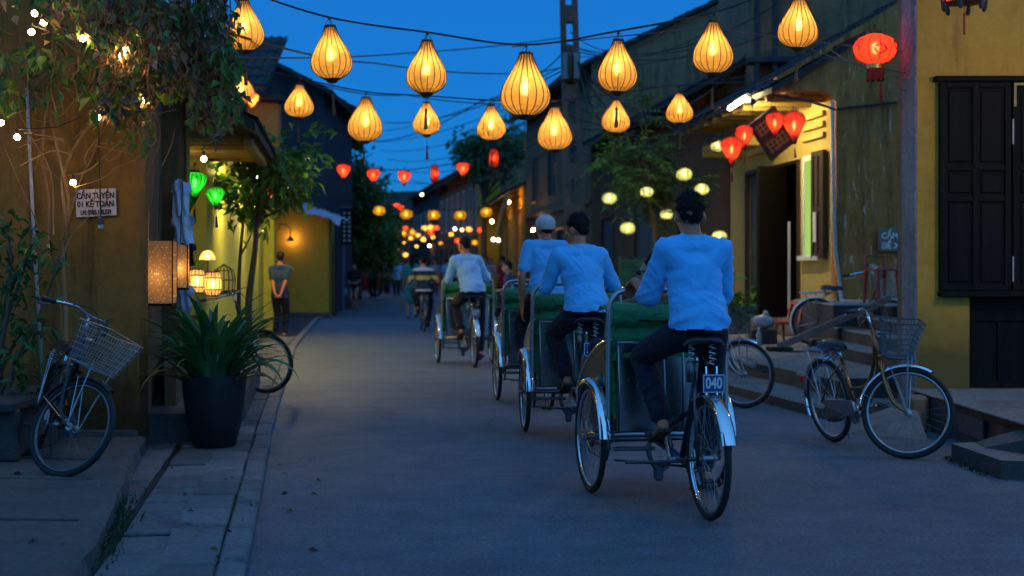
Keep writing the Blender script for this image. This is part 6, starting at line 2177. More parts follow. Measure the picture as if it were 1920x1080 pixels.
# ------------------------------------------------------------------ cyclos
def cyclo(label, loc, rz):
    b = thing('cyclo', label, 'cyclo', loc, rz, 'cyclos riding down the street')
    R = .335
    wheel(b, (0, 0, R), R, rimmat='chrome', nsp=36)
    for s in (-1, 1):
        wheel(b, (s * .39, 1.05, R), R, rimmat='chrome', nsp=36)
    # rear fork / cycle frame
    fr = MB()
    BB = V((0, .46, .27))
    for s in (-1, 1):
        fr.tube([V((s * .06, 0, R)), V((s * .055, .3, .29)), BB + V((s * .03, 0, 0))], .011, 8)
        fr.tube([V((s * .062, 0, R)), V((s * .052, .07, .62)), V((s * .03, .15, .8))], .011, 8)
    fr.tube([BB, V((0, .28, .6)), V((0, .2, .86))], .017, 10)
    fr.tube([BB, V((0, .7, .3)), V((0, .95, .32))], .022, 10)
    fr.tube([V((0, .3, .58)), V((0, .5, .5)), V((0, .72, .42)), V((0, .95, .34))], .018, 10)
    fr.tube([V((-.43, 1.05, R)), V((.43, 1.05, R))], .016, 10)
    fr.tube([V((-.36, .72, .36)), V((.36, .72, .36))], .014, 8)
    fr.tube([V((-.3, .6, .24)), V((.05, .5, .25))], .009, 6)
    for s in (-1, 1):
        fr.tube([V((s * .33, .72, .36)), V((s * .33, 1.55, .32))], .013, 8)
        fr.tube([V((s * .33, .8, .36)), V((s * .33, .9, .22)), V((s * .33, 1.3, .22)), V((s * .33, 1.45, .32))], .01, 8)
        fr.tube([V((s * .33, .84, .28)), V((s * .4, 1.0, .33))], .009, 6)
    fr.build('frame', M['darksteel'], b, smooth=True)
    # leaf springs and linkage low between the wheels
    lk = MB()
    lk.tube(smooth_pts([V((-.12, .66, .38)), V((-.14, .66, .3)), V((-.1, .65, .2)), V((-.03, .65, .2)), V((.0, .65, .3)), V((-.03, .66, .38)), V((-.12, .66, .38))], 3), .014, 6)
    lk.bbox(-.1, -.05, .64, .7, .12, .22, .01).bbox(.06, .12, .6, .66, .2, .34, .01)
    lk.tube([(-.35, .68, .31), (-.1, .66, .31)], .013, 6).tube([(-.35, .64, .25), (.0, .55, .22)], .007, 5).tube([(.0, .55, .22), (.04, .1, .26)], .008, 5)
    lk.build('linkage', M['darksteel'], b)
    # chain and crank
    ck = MB()
    ck.lathe([(.07, -.004), (.095, -.004), (.095, .004), (.07, .004)], 22, Matrix.Translation((.05, BB.y, BB.z)) @ Matrix.Rotation(pi / 2, 4, 'Y'))
    for k in range(5):
        a = 2 * pi * k / 5
        ck.tube([(.05, BB.y, BB.z), (.05, BB.y + .08 * cos(a), BB.z + .08 * sin(a))], .006, 4)
    ck.tube([(.05, BB.y + .02, BB.z + .095), (.05, 0, R + .03)], .005, 4).tube([(.05, BB.y + .02, BB.z - .095), (.05, 0, R - .03)], .005, 4)
    ca = radians(62)
    PED_ = []
    for s in (-1, 1):
        d = V((0, -cos(ca) * s, -sin(ca) * s)) * .16
        ck.tube([BB + V((s * .07, 0, 0)), BB + V((s * .085, 0, 0)) + d], .01, 6)
    ck.tube([BB + V((-.08, 0, 0)), BB + V((.08, 0, 0))], .018, 8)
    ck.build('crank', M['steel'], b)
    for s in (-1, 1):
        p = BB + V((s * .135, -cos(ca) * s * .16, -sin(ca) * s * .16))
        MB().bbox(p.x - .05, p.x + .05, p.y - .045, p.y + .045, p.z - .012, p.z + .012, .005).build('pedal', M['plasticblk'], b)
    # mudguards
    guard(b, (0, 0, R), R + .028, 60, 162, .08, 'chrome', lip=.02)
    for s in (-1, 1):
        guard(b, (s * .39, 1.05, R), R + .028, 48, 175, .075, 'chrome', lip=.02)
    # seat
    MB().tube([V((0, .24, .7)), V((0, .19, .9))], .014, 8).build('seat_post', M['chrome'], b, smooth=True)
    saddle(b, (0, .2, .985), .25)
    # brake drums hanging under the saddle
    MB().lathe([(0, -.06), (.022, -.055), (.024, 0), (.022, .055), (0, .06)], 10, Matrix.Translation((-.07, .1, .8))).build('lamp_canister', M['bluew'] if 0 else M['darksteel'], b, smooth=True)
    # passenger compartment
    cp = MB()
    cp.bbox(-.31, .31, .735, .75, .4, .93, .006)
    cp.build('back_panel', M['sheet'], b)
    rb = MB()
    for x in (-.3, -.02, .1, .3):
        rb.tube([(x, .73, .41), (x + .004, .728, .65), (x - .004, .73, .92)], .006, 6)
    rb.tube([(-.33, .73, .385), (.33, .73, .385)], .015, 8).tube([(-.31, .73, .93), (.31, .73, .93)], .01, 8)
    rb.build('panel_trim', M['steel'], b, smooth=True)
    MB().bbox(-.32, .32, .76, 1.42, .36, .4, .01).build('floor_board', M['sheet'], b)
    MB().bbox(-.3, .3, .77, 1.2, .58, .66, .03).build('seat_cushion', M['seatpad'], b)
    MB().bbox(-.3, .3, .77, .84, .66, .98, .03).build('seat_back', M['seatpad'], b)
    for s in (-1, 1):
        sd = MB()
        n = 10
        vs = []
        for i in range(n + 1):
            t = i / n
            y = .76 + .72 * t
            ztop = .92 - .26 * t ** 2
            vs += [(s * (.325 - .0 * t), y, .4), (s * .34, y, ztop), (s * .355, y, ztop - .0), (s * .34, y, .4)]
        fs = []
        for i in range(n):
            for j in range(3):
                fs.append((4 * i + j, 4 * i + 4 + j, 4 * i + 5 + j, 4 * i + 1 + j))
        sd.add(vs, fs)
        so = sd.build('side_panel', M['sheet'], b)
        MB().tube(smooth_pts([V((s * .345, .74, .95)), V((s * .35, 1.0, .9)), V((s * .35, 1.3, .78)), V((s * .35, 1.5, .62)), V((s * .34, 1.55, .4))], 4), .012, 6).build('arm_rail', M['chrome'], so, smooth=True)
    # push handle: inverted U
    pts = [V((-.365, .73, .3)), V((-.365, .73, .8)), V((-.36, .72, 1.12)), V((-.33, .72, 1.2)), V((-.26, .72, 1.235)), V((0, .72, 1.24)), V((.26, .72, 1.235)), V((.33, .72, 1.2)), V((.36, .72, 1.12)), V((.365, .73, .8)), V((.365, .73, .3))]
    MB().tube(smooth_pts(pts, 5), .0165, 10).build('push_handle', M['steel'], b, smooth=True)
    # folded green hood: pleated roll behind the seat and a hanging flap at each side
    hd = MB()
    nu, nv = 30, 40
    vs = []
    for i in range(nu + 1):
        u = i / nu * 2 - 1
        for j in range(nv + 1):
            t = j / nv
            # profile from top front over the back, down in pleats
            y = .98 - .2 * min(1, t * 3) + .0
            z = 1.14 + .035 * sin(min(1, t * 3) * pi)
            if t > .33:
                q = (t - .33) / .67
                z = 1.14 - .30 * q
                y = .77 - .036 * abs(sin(q * pi * 2.5)) ** .7 - .01 * q
            sag = .02 * (1 - u * u) * (t < .5)
            wob = .014 * noise.noise((u * 3, t * 7, 1.3)) + .006 * noise.noise((u * 9, t * 15, 4))
            edge = abs(u) ** 8
            vs.append((u * .35, y + wob - .0 + edge * .05, z - sag + wob * .8 - edge * .03))
    fs = [(i * (nv + 1) + j, i * (nv + 1) + j + 1, (i + 1) * (nv + 1) + j + 1, (i + 1) * (nv + 1) + j) for i in range(nu) for j in range(nv)]
    hd.add(vs, fs)
    ho = hd.build('folded_hood', M['canvas'], b, smooth=True)
    for s in (-1, 1):
        fl = MB()
        vs = []
        nu, nv = 14, 22
        for i in range(nu + 1):
            u = i / nu
            for j in range(nv + 1):
                t = j / nv
                low = .52 + .1 * u + .06 * sin(u * 7 + s)
                z = 1.13 - .12 * u * u - (1.13 - .12 * u * u - low) * t
                y = .755 + .27 * u * (1 - .3 * t) + .02 * sin(u * 16 + t * 3)
                x = s * (.315 + .028 * sin(u * 13 + t * 4 + s) * (.3 + t) + .02 * noise.noise((u * 4, t * 5, s * 3)) + .012 * sin(t * pi))
                vs.append((x, y, z))
        fs = [(i * (nv + 1) + j, i * (nv + 1) + j + 1, (i + 1) * (nv + 1) + j + 1, (i + 1) * (nv + 1) + j) for i in range(nu) for j in range(nv)]
        fl.add(vs, fs)
        fl.build('hood_flap', M['canvas'], b, smooth=True)
    # pleats: bundled bows standing out to the left side
    for s in (1,):
        bw = MB()
        for k in range(4):
            bw.tube(smooth_pts([V((s * .3, .98 + .05 * k, 1.1 - .03 * k)), V((s * .4, .95 + .06 * k, 1.04 - .05 * k)), V((s * .43, .9 + .06 * k, .9 - .06 * k))], 5), .024, 7)
        bw.build('hood_fold', M['canvas'], b, smooth=True)
    # number plate holder
    MB().tube([(-.03, -.06, .66), (-.03, -.05, .84)], .006, 5).tube([(.03, -.06, .66), (.03, -.05, .84)], .006, 5).tube([(0, .08, .83), (0, -.06, .8)], .01, 6).build('plate_bracket', M['chrome'], b)
    return b


def add_plate(b, body, mat='plate'):
    p = MB().bbox(-.062, .062, -.088, -.078, .70, .80, .002).build('number_plate', M[mat], b)
    rim = MB()
    for x0, x1, z0, z1 in ((-.06, .06, .702, .706), (-.06, .06, .794, .798), (-.06, -.056, .706, .794), (.056, .06, .706, .794)):
        rim.box(x0, x1, -.0905, -.0885, z0, z1)
    rim.build('plate_border', M['white'], p)
    text_mesh(body, .085, M['white'], p, (0, -.0895, .75), (pi / 2, 0, 0), name='numerals', bold=.0022, sx=.74)
    return p


CY = [(V((1.07, 7.75, 0)), .2, '040', 'front cyclo numbered 040 with green folded hood and chrome mudguards'),
      (V((.60, 10.9, 0)), .10, '101', 'second cyclo numbered 101 just ahead of the front one'),
      (V((.36, 13.72, 0)), .12, None, 'cyclo ridden by the man in the pale cap, overlapped by the 101 one'),
      (V((-.51, 19.4, 0)), .16, '037', 'farthest cyclo numbered 037 in the middle of the street')]
C0 = cyclo(CY[0][3], CY[0][0], CY[0][1])
CYO = [C0]
for loc, rz, num, lab in CY[1:]:
    CYO.append(copy_thing(C0, lab, loc, rz))
for o, (loc, rz, num, lab) in zip(CYO, CY):
    if num:
        add_plate(o, num)
# ------------------------------------------------------------------ people
def cap_mesh(mb, p0, r0, p1, r1, sx=1.0, sy=1.0, up=(0, 1, 0), seg=14):
    p0, p1 = V(p0), V(p1)
    z = p1 - p0
    L = z.length
    if L < 1e-6:
        z = V((0, 0, 1))
    z.normalize()
    up = V(up)
    y = up - z * up.dot(z)
    if y.length < 1e-3:
        y = V((1, 0, 0)) - z * z.x
    y.normalize()
    x = y.cross(z)
    prof = [(r0 * cos(a), -r0 * sin(-a)) for a in (-1.25, -.85, -.42)]
    prof = [(r0 * cos(a), r0 * sin(a)) for a in (-1.25, -.85, -.42, 0)] + [(r1 * cos(a), L + r1 * sin(a)) for a in (0, .42, .85, 1.25)]
    prof = [(0, -r0)] + prof + [(0, L + r1)]
    Mx = Matrix(((x.x * sx, y.x * sy, z.x, p0.x), (x.y * sx, y.y * sy, z.y, p0.y), (x.z * sx, y.z * sy, z.z, p0.z), (0, 0, 0, 1)))
    mb.lathe(prof, seg, Mx)


def ell(mb, c, r, rot=None, seg=18, rings=12):
    Mx = Matrix.Translation(c) @ (rot.to_4x4() if rot is not None else Matrix.Identity(4))
    mb.ball((0, 0, 0), r, seg, rings, Mx)


def blob(name, mb, voxel, mat, parent, smooth=5, disp=None):
    me = mb.mesh('tmp')
    o = bpy.data.objects.new('tmp', me)
    COL.objects.link(o)
    m = o.modifiers.new('r', 'REMESH')
    m.mode, m.voxel_size, m.adaptivity = 'VOXEL', voxel, 0
    if smooth:
        s = o.modifiers.new('s', 'SMOOTH')
        s.factor, s.iterations = .5, smooth
    dg = bpy.context.evaluated_depsgraph_get()
    me2 = bpy.data.meshes.new_from_object(o.evaluated_get(dg))
    bpy.data.objects.remove(o)
    bpy.data.meshes.remove(me)
    me2.name = name
    if disp:
        nn = [v.normal.copy() for v in me2.vertices]
        for v, n in zip(me2.vertices, nn):
            v.co += n * disp(v.co, n)
    me2.polygons.foreach_set('use_smooth', [True] * len(me2.polygons))
    me2.materials.clear()
    me2.materials.append(mat)
    me2.update()
    return link(name, me2, parent)


def cut_hem(o, z, k):
    bm = bmesh.new()
    bm.from_mesh(o.data)
    dead = [f for f in bm.faces if f.calc_center_median().z < z + .012 * noise.noise((f.calc_center_median().x * 9 + k, f.calc_center_median().y * 9, 0)) - .02 * f.calc_center_median().y * 0]
    bmesh.ops.delete(bm, geom=dead, context='FACES')
    bm.to_mesh(o.data)
    bm.free()


def ik(a, b, l1, l2, pole):
    a, b, pole = V(a), V(b), V(pole)
    d = b - a
    D = min(d.length, (l1 + l2) * .998)
    u = d.normalized()
    x = (l1 * l1 - l2 * l2 + D * D) / (2 * D)
    h = math.sqrt(max(0, l1 * l1 - x * x))
    q = pole - u * pole.dot(u)
    q.normalize()
    return a + u * x + q * h


def hand(mb, w, d, n, curl, side, s=1.0):
    """w wrist, d direction, n palm normal, curl radians per joint; side +1 right -1 left"""
    d, n = V(d).normalized(), V(n)
    n = (n - d * n.dot(d)).normalized()
    b = d.cross(n) * side
    ell(mb, w + d * .045 * s, (.042 * s, .05 * s, .017 * s), Matrix((b, d, n)).transposed())
    for i, (o, L) in enumerate(((-.03, .062), (-.01, .075), (.01, .078), (.03, .07))):
        p = w + d * .085 * s + b * o * s
        dd = d.copy()
        for k in range(3):
            ln = L * s * (.45, .33, .25)[k]
            dd = (dd * cos(curl * (.7 if k == 0 else 1)) + n * sin(curl * (.7 if k == 0 else 1))).normalized()
            q = p + dd * ln
            cap_mesh(mb, p, .0095 * s * (1 - .1 * k), q, .0088 * s * (1 - .1 * k), seg=8)
            p = q
    p = w + d * .03 * s + b * .036 * s * 1
    t1 = p + (d * .5 + b * .7 + n * .35).normalized() * .036 * s
    cap_mesh(mb, p, .012 * s, t1, .011 * s, seg=8)
    t2 = t1 + (d * .8 + b * .1 + n * .7).normalized() * .03 * s
    cap_mesh(mb, t1, .011 * s, t2, .009 * s, seg=8)


def head(mb, c, R3):
    """c head centre, R3 rotation (y forward)"""
    A = lambda x, y, z: c + R3 @ V((x, y, z))
    ell(mb, A(0, -.012, .03), (.077, .096, .098), R3)
    ell(mb, A(0, .028, -.045), (.06, .066, .07), R3)
    ell(mb, A(0, .05, -.085), (.032, .03, .026), R3)
    ell(mb, A(0, .07, .0), (.05, .02, .05), R3)
    cap_mesh(mb, A(0, .088, .015), .011, A(0, .108, -.025), .016, seg=8)
    cap_mesh(mb, A(-.02, .082, -.062), .009, A(.02, .082, -.062), .009, seg=8)
    for s in (-1, 1):
        ell(mb, A(s * .08, -.012, -.01), (.011, .021, .034), R3 @ Matrix.Rotation(s * .3, 3, 'Z'), 10, 8)
        ell(mb, A(s * .045, .06, -.028), (.02, .022, .02), R3, 10, 8)
        ell(mb, A(s * .032, .083, .028), (.022, .012, .008), R3, 10, 8)


def face_parts(root, c, R3, parent):
    e = MB()
    for s in (-1, 1):
        p = c + R3 @ V((s * .032, .083, .012))
        e.ball(p, (.012, .008, .008), 8, 6)
    e.build('eyes', M['ink'], parent)
    m_ = MB()
    p0, p1 = c + R3 @ V((-.022, .089, -.062)), c + R3 @ V((.022, .089, -.062))
    m_.tube([p0, (p0 + p1) / 2 + R3 @ V((0, .006, 0)), p1], .006, 6)
    m_.build('mouth', M['lip'], parent)


M['lip'] = plain('lips', (.25, .08, .06), .5)
fold = lambda k, s1=7.0, amp=.006: (lambda co, n: amp * (1 - 2 * abs(noise.noise((co.x * s1 * .6 + co.z * s1 * .5 + k, co.y * s1 * .5 + k * 3, co.z * s1 * 1.3 - co.x * s1 * .7)))) ** 3 + amp * .5 * noise.noise((co.x * 22 + k, co.y * 22, co.z * 30)))


def shirtfold(k, amp, zh):
    """gathers near the waist, drag lines running from the shoulders; zh hem height"""
    def f(co, n):
        u = co.z - zh
        w = math.exp(-(u / .16) ** 2)
        sx = 1 if co.x > 0 else -1
        a = (1 - 2 * abs(noise.noise((co.x * 3.5 + k, co.y * 3, co.z * 15 + abs(co.x) * 8)))) ** 2 * w * 1.4
        b = (1 - 2 * abs(noise.noise((co.x * 2.6 + k, co.y * 3 + 5, co.z * 11 - abs(co.x) * 14)))) ** 4 * .75 * (1 - .6 * w)
        c_ = noise.noise((co.x * 5, co.y * 5 + k, co.z * 4)) * .6
        return amp * (a + b + c_)
    return f


def human(label, J, loc=(0, 0, 0), rz=0.0, shirt='shirt', sleeve='long', pants='navy', hair='hair', hat=None, shoes=None, group=None, voxel=.011, seedv=0, skin='skin', skirt=None, hairstyle='short', scale=1.0, face=False, hands=(.5, .5), girth=1.0, fold_amp=.006, collar=True, name='person', toes=False, category='person'):
    root = thing(name, label, category, loc, rz, group)
    root.scale = (scale,) * 3
    P = {k: (V(v) if not isinstance(v, (list, tuple)) or not isinstance(v[0], (list, tuple, V)) else [V(q) for q in v]) for k, v in J.items() if k not in ('yaw', 'pitch')}
    R3 = Matrix.Rotation(J.get('yaw', 0), 3, 'Z') @ Matrix.Rotation(J.get('pitch', 0), 3, 'X')
    G = girth
    pel, che, nk, hd = P['pelvis'], P['chest'], P['neck'], P['head']
    sh, el, wr, hip, kn, an = P['sh'], P['el'], P['wr'], P['hip'], P['kn'], P['an']
    hdir, toe = P['hd'], P['toe']
    fwd = P.get('fwd', V((0, 1, 0)))
    # body
    b = MB()
    head(b, hd, R3)
    cap_mesh(b, nk - V((0, 0, .04)), .062, hd + R3 @ V((0, -.02, -.03)), .054)
    cap_mesh(b, pel, .135 * G, che, .15 * G, 1, .68, fwd)
    for s in (0, 1):
        sg = (-1, 1)[s]
        cap_mesh(b, nk, .05, sh[s], .05)
        cap_mesh(b, sh[s], .048, el[s], .039)
        cap_mesh(b, el[s], .038, wr[s], .026, seg=12)
        hand(b, wr[s], hdir[s], P['palm'][s], hands[s], sg)
        cap_mesh(b, hip[s], .08 * G, kn[s], .052)
        m = kn[s].lerp(an[s], .3) + (kn[s] - an[s]).cross(V((1, 0, 0))).normalized() * -.0
        cap_mesh(b, kn[s], .05, m, .052)
        cap_mesh(b, m, .052, an[s], .035)
        t = toe[s]
        heel = an[s] - t * .045 + V((0, 0, -.045))
        ball_ = an[s] + t * .12 + V((0, 0, -.06))
        cap_mesh(b, an[s], .034, heel, .031, seg=10)
        cap_mesh(b, heel, .029, ball_, .033, 1.15, .65, V((0, 0, 1)) if abs(t.z) < .8 else V((0, 1, 0)), 12)
        sd = t.cross(V((0, 0, 1))).normalized()
        for k in range(5):
            pp = ball_ + sd * (k - 2) * .0145
            cap_mesh(b, pp, .0095, pp + t * (.05 - .006 * abs(k - 2)) - V((0, 0, .004)), .0085, seg=7)
    body = blob('body', b, voxel, M[skin], root, 3)
    if face:
        face_parts(root, hd, R3, body)
    # hair or hat
    h = MB()
    A = lambda x, y, z: hd + R3 @ V((x, y, z))
    ell(h, A(0, -.02, .05), (.082, .095, .09), R3)
    ell(h, A(0, -.053, .008), (.068, .054, .056), R3)
    if hairstyle == 'long':
        cap_mesh(h, A(0, -.05, .0), .075, A(0, -.085, -.2), .05, 1, .6, R3 @ V((0, 1, 0)))
    elif hairstyle == 'bun':
        ell(h, A(0, -.1, .08), (.045, .045, .04), R3)
    kk = seedv * 3.1
    if hairstyle != 'bald':
        ho = blob('hair', h, max(.008, voxel * .9), M[hair], root, 3, lambda co, n: .007 * noise.noise((co.x * 30 + kk, co.y * 30, co.z * 30)) + .004 * noise.noise((co.x * 90, co.y * 90, co.z * 50)))
        if voxel < .0105 and not hat:      # short tufts standing off the scalp
            tf = MB()
            rt = random.Random(seedv)
            vsn = ho.data.vertices
            for q in range(900):
                v = vsn[rt.randrange(len(vsn))]
                p, nn = v.co, v.normal
                d = (nn * .45 + V((rt.uniform(-.4, .4), rt.uniform(-.4, .4), -.8 + (p.z - hd.z) * 9))).normalized() * rt.uniform(.012, .024)
                s = nn.cross(d).normalized() * .002
                tf.add([p - s - nn * .002, p + s - nn * .002, p + d], [(0, 1, 2)])
            tf.build('tufts', M[hair], ho)['kind'] = 'stuff'
    if hat:
        c = MB()
        ell(c, A(0, -.015, .06), (.098, .112, .092), R3)
        ell(c, A(0, -.06, .04), (.085, .06, .06), R3)
        cap_mesh(c, A(-.04, .1, .055), .02, A(.04, .1, .055), .02, 1, .4, R3 @ V((0, 0, 1)))
        cap_mesh(c, A(-.035, .145, .045), .02, A(.035, .145, .045), .02, 1, .3, R3 @ V((0, 0, 1)))
        blob('cap', c, .009, M[hat], root, 3)
    # shirt
    s_ = MB()
    up_ = fwd
    hem = P.get('hem', pel + V((0, 0, -.03)))
    cap_mesh(s_, hem + V((0, -.02, -.01)), .178 * G, pel.lerp(che, .5), .158 * G, 1.0, .8, up_, 20)
    cap_mesh(s_, pel.lerp(che, .45), .15 * G, che, .168 * G, 1, .72, up_, 20)
    cap_mesh(s_, sh[0].lerp(sh[1], .12), .062, sh[1].lerp(sh[0], .12), .062, 1, 1, up_)
    cap_mesh(s_, che, .15 * G, nk.lerp(che, .55), .1 * G, 1.15, .72, up_, 18)
    for s in (0, 1):
        cap_mesh(s_, nk - V((0, 0, .015)), .056, sh[s], .06)
        cap_mesh(s_, che.lerp(sh[s], .45), .085, sh[s], .066)
        if sleeve == 'short':
            e = sh[s].lerp(el[s], .72)
            cap_mesh(s_, sh[s], .066, e, .062)
        elif sleeve == 'none':
            pass
        else:
            cap_mesh(s_, sh[s], .066, el[s], .055)
            t = {'long': .92, 'rolled': .12, 'mid': .45}[sleeve]
            if t > .2:
                cap_mesh(s_, el[s], .054, el[s].lerp(wr[s], t), .043)
            else:
                cap_mesh(s_, el[s].lerp(sh[s], .1), .058, el[s].lerp(wr[s], t), .058)
    sh_o = blob('shirt' if not skirt else 'dress', s_, voxel, M[shirt], root, 4, shirtfold(seedv * 1.7, fold_amp, hem.z + .04))
    cut_hem(sh_o, hem.z - .035, seedv)
    if collar:
        cd = (hd - nk).normalized()
        qz = V((0, 0, 1)).rotation_difference((cd + V((0, -.25, .6))).normalized()).to_matrix().to_4x4()
        MB().lathe([(.078, -.05), (.069, -.012), (.062, .022), (.057, .024), (.062, -.012), (.07, -.05)], 22, Matrix.Translation(nk) @ qz).build('collar', M[shirt], sh_o, smooth=True)
    # trousers or skirt
    t_ = MB()
    if skirt:
        hm = P['hem']
        cap_mesh(t_, pel + V((0, 0, .02)), .15 * G, (hip[0] + hip[1]) / 2 + V((0, 0, -.3)), .165 * G, 1.05, .78, up_)
        blob('skirt', t_, voxel, M[skirt], root, 4, fold(seedv + 4, 8, .008))
    else:
        cap_mesh(t_, hip[0] + V((.02, 0, .0)), .1 * G, hip[1] + V((-.02, 0, .0)), .1 * G, 1, 1, up_)
        cap_mesh(t_, pel - V((0, 0, .03)), .125 * G, (hip[0] + hip[1]) / 2, .13 * G, 1.02, .8, up_)
        for s in (0, 1):
            cap_mesh(t_, hip[s], .1 * G, kn[s], .07)
            if pants != 'shorts':
                cap_mesh(t_, kn[s], .07, kn[s].lerp(an[s], .9), .06)
        blob('trousers', t_, voxel, M['navy' if pants == 'shorts' else pants], root, 4, fold(seedv + 9, 8, .006))
    if shoes:
        for s in (0, 1):
            f_ = MB()
            t = toe[s]
            heel = an[s] - t * .05 + V((0, 0, -.055))
            cap_mesh(f_, heel, .038, an[s] + t * .14 + V((0, 0, -.062)), .04, 1.15, .75, V((0, 0, 1)), 12)
            blob('shoe', f_, .011, M[shoes], root, 2)
    if toes:   # sandals
        for s in (0, 1):
            t = toe[s]
            up2 = V((1, 0, 0)).cross(t).normalized()
            a0 = an[s] + V((0, 0, -.082))
            sd = t.cross(V((0, 0, 1))).normalized()
            so = MB()
            pr = [(-.085, .03), (-.06, .038), (.03, .036), (.11, .044), (.17, .036), (.195, .015)]
            vs = [a0 + t * u + sd * w for u, w in pr] + [a0 + t * u - sd * w for u, w in pr[::-1]]
            n = len(vs)
            so.add(vs + [v + V((0, 0, .018)) for v in vs], [tuple(range(n))[::-1], tuple(range(n, 2 * n))] + [(i, (i + 1) % n, n + (i + 1) % n, n + i) for i in range(n)])
            so.build('sandal', M['sole'], root)
    return root


def seated(lean=.06, hz=1.02, y0=.2, hand_l=(-.25, .7, 1.23), hand_r=(.25, .7, 1.23), an_l=(-.12, .42, .52), an_r=(.12, .5, .2), yaw=0.0, sh_h=.5, tilt=0.0, pitch=0.0, toe_z=-.35, twist=0.0, el_out=.5):
    pel = V((0, y0, hz))
    che = pel + V((tilt * .6, lean * .75, .27))
    nk = pel + V((tilt, lean + .03, .485))
    sh = [pel + V((-.165 + tilt, lean + twist, sh_h - .05)), pel + V((.165 + tilt, lean - twist, sh_h - .05))]
    wr = [V(hand_l) + V((0, -.1, .04)), V(hand_r) + V((0, -.1, .04))]
    el = [ik(sh[0], wr[0], .29, .26, (-el_out, -.3, -.8)), ik(sh[1], wr[1], .29, .26, (el_out, -.3, -.8))]
    hip = [pel + V((-.095, .02, -.05)), pel + V((.095, .02, -.05))]
    an = [V(an_l), V(an_r)]
    kn = [ik(hip[0], an[0], .44, .42, (-.25, 1, .1)), ik(hip[1], an[1], .44, .42, (.25, 1, .1))]
    tv = V((0, 1, toe_z)).normalized()
    return dict(pelvis=pel, chest=che, neck=nk, head=nk + V((tilt * .2, .03, .13)), sh=sh, el=el, wr=wr, hip=hip, kn=kn, an=an, hd=[(.02, 1, -.35), (-.02, 1, -.35)], palm=[(0, -.3, -1), (0, -.3, -1)], toe=[tv, tv], yaw=yaw, pitch=pitch, hem=pel + V((0, -.01, .02)))


def standing(hz=.92, yaw=0.0, wl=(-.24, .04, .82), wr_=(.24, .04, .82), stride=0.0, hd=((0, .2, -1), (0, .2, -1)), bend=0.0, pole=((-.3, -1, 0), (.3, -1, 0)), spread=.09, pitch=0.0):
    pel = V((0, 0, hz + .04))
    che = pel + V((0, bend * .5, .3))
    nk = pel + V((0, bend, .535))
    sh = [pel + V((-.175, bend, .475)), pel + V((.175, bend, .475))]
    wr = [V(wl), V(wr_)]
    el = [ik(sh[0], wr[0], .29, .26, pole[0]), ik(sh[1], wr[1], .29, .26, pole[1])]
    hip = [V((-.09, 0, hz)), V((.09, 0, hz))]
    an = [V((-spread, stride, .085)), V((spread, -stride, .085 + (.04 if stride else 0)))]
    kn = [ik(hip[0], an[0], .43, .41, (0, 1, 0)), ik(hip[1], an[1], .43, .41, (0, 1, 0))]
    return dict(pelvis=pel, chest=che, neck=nk, head=nk + V((0, .025, .145)), sh=sh, el=el, wr=wr, hip=hip, kn=kn, an=an, hd=hd, palm=[(.6, 0, 0), (-.6, 0, 0)], toe=[(-.15, 1, 0), (.15, 1, 0)], yaw=yaw, pitch=pitch, hem=pel + V((0, 0, -.08)))


# the four cyclo riders
J = seated(lean=.05, hz=1.05, y0=.19, hand_l=(-.24, .7, 1.255), hand_r=(.22, .7, 1.255), an_l=(-.135, .41, .5), an_r=(.135, .46, .2), yaw=-.12, sh_h=.475, tilt=-.005, el_out=.12)
human('front cyclo rider in light blue shirt with rolled sleeves and bare feet in sandals', J, CY[0][0], CY[0][1], 'shirt', 'rolled', 'navy', seedv=1, voxel=.0075, fold_amp=.011, girth=.94, toes=True, hands=(.85, .85), group='cyclo riders in blue shirts')
J = seated(lean=.06, hz=1.05, y0=.19, hand_l=(-.27, .7, 1.25), hand_r=(.29, .7, 1.24), an_l=(-.125, .4, .5), an_r=(.135, .46, .2), yaw=.75, sh_h=.47, tilt=-.05, pitch=-.1, el_out=.25)
human('second rider on the 101 cyclo, head turned left, long sleeved light blue shirt', J, CY[1][0], CY[1][1], 'shirt', 'long', 'navy', seedv=2, voxel=.009, fold_amp=.01, toes=True, hands=(.85, .85), group='cyclo riders in blue shirts')
J = seated(lean=.04, hz=1.13, y0=.2, hand_l=(-.25, .3, .98), hand_r=(.25, .7, 1.24), an_l=(-.135, .41, .5), an_r=(.135, .46, .22), yaw=.25, sh_h=.5, tilt=0)
J['wr'][0] = V((-.235, .25, .99))
J['el'][0] = V((-.245, .19, 1.29))
J['hd'][0] = V((0, .1, -1))
J['palm'][0] = V((1, 0, 0))
human('rider in a pale cap and short sleeved light blue shirt with one arm hanging', J, CY[2][0], CY[2][1], 'shirt', 'short', 'navy', hat='capcloth', seedv=3, voxel=.01, fold_amp=.008, hands=(.3, .8), group='cyclo riders in blue shirts')
M['shirtw'] = cloth('white_blue_shirt', (.28, .5, .76), .9, .05, .3, .3)
J = seated(lean=.1, hz=1.05, y0=.2, hand_l=(-.27, .68, 1.24), hand_r=(.27, .7, 1.23), an_l=(-.135, .41, .5), an_r=(.135, .46, .2), yaw=.5, sh_h=.47, tilt=-.08, el_out=.25)
human('farthest cyclo rider in a loose whitish blue shirt on the 037 cyclo', J, CY[3][0], CY[3][1], 'shirtw', 'long', 'navy', seedv=4, voxel=.011, fold_amp=.01, toes=True, group='cyclo riders in blue shirts')

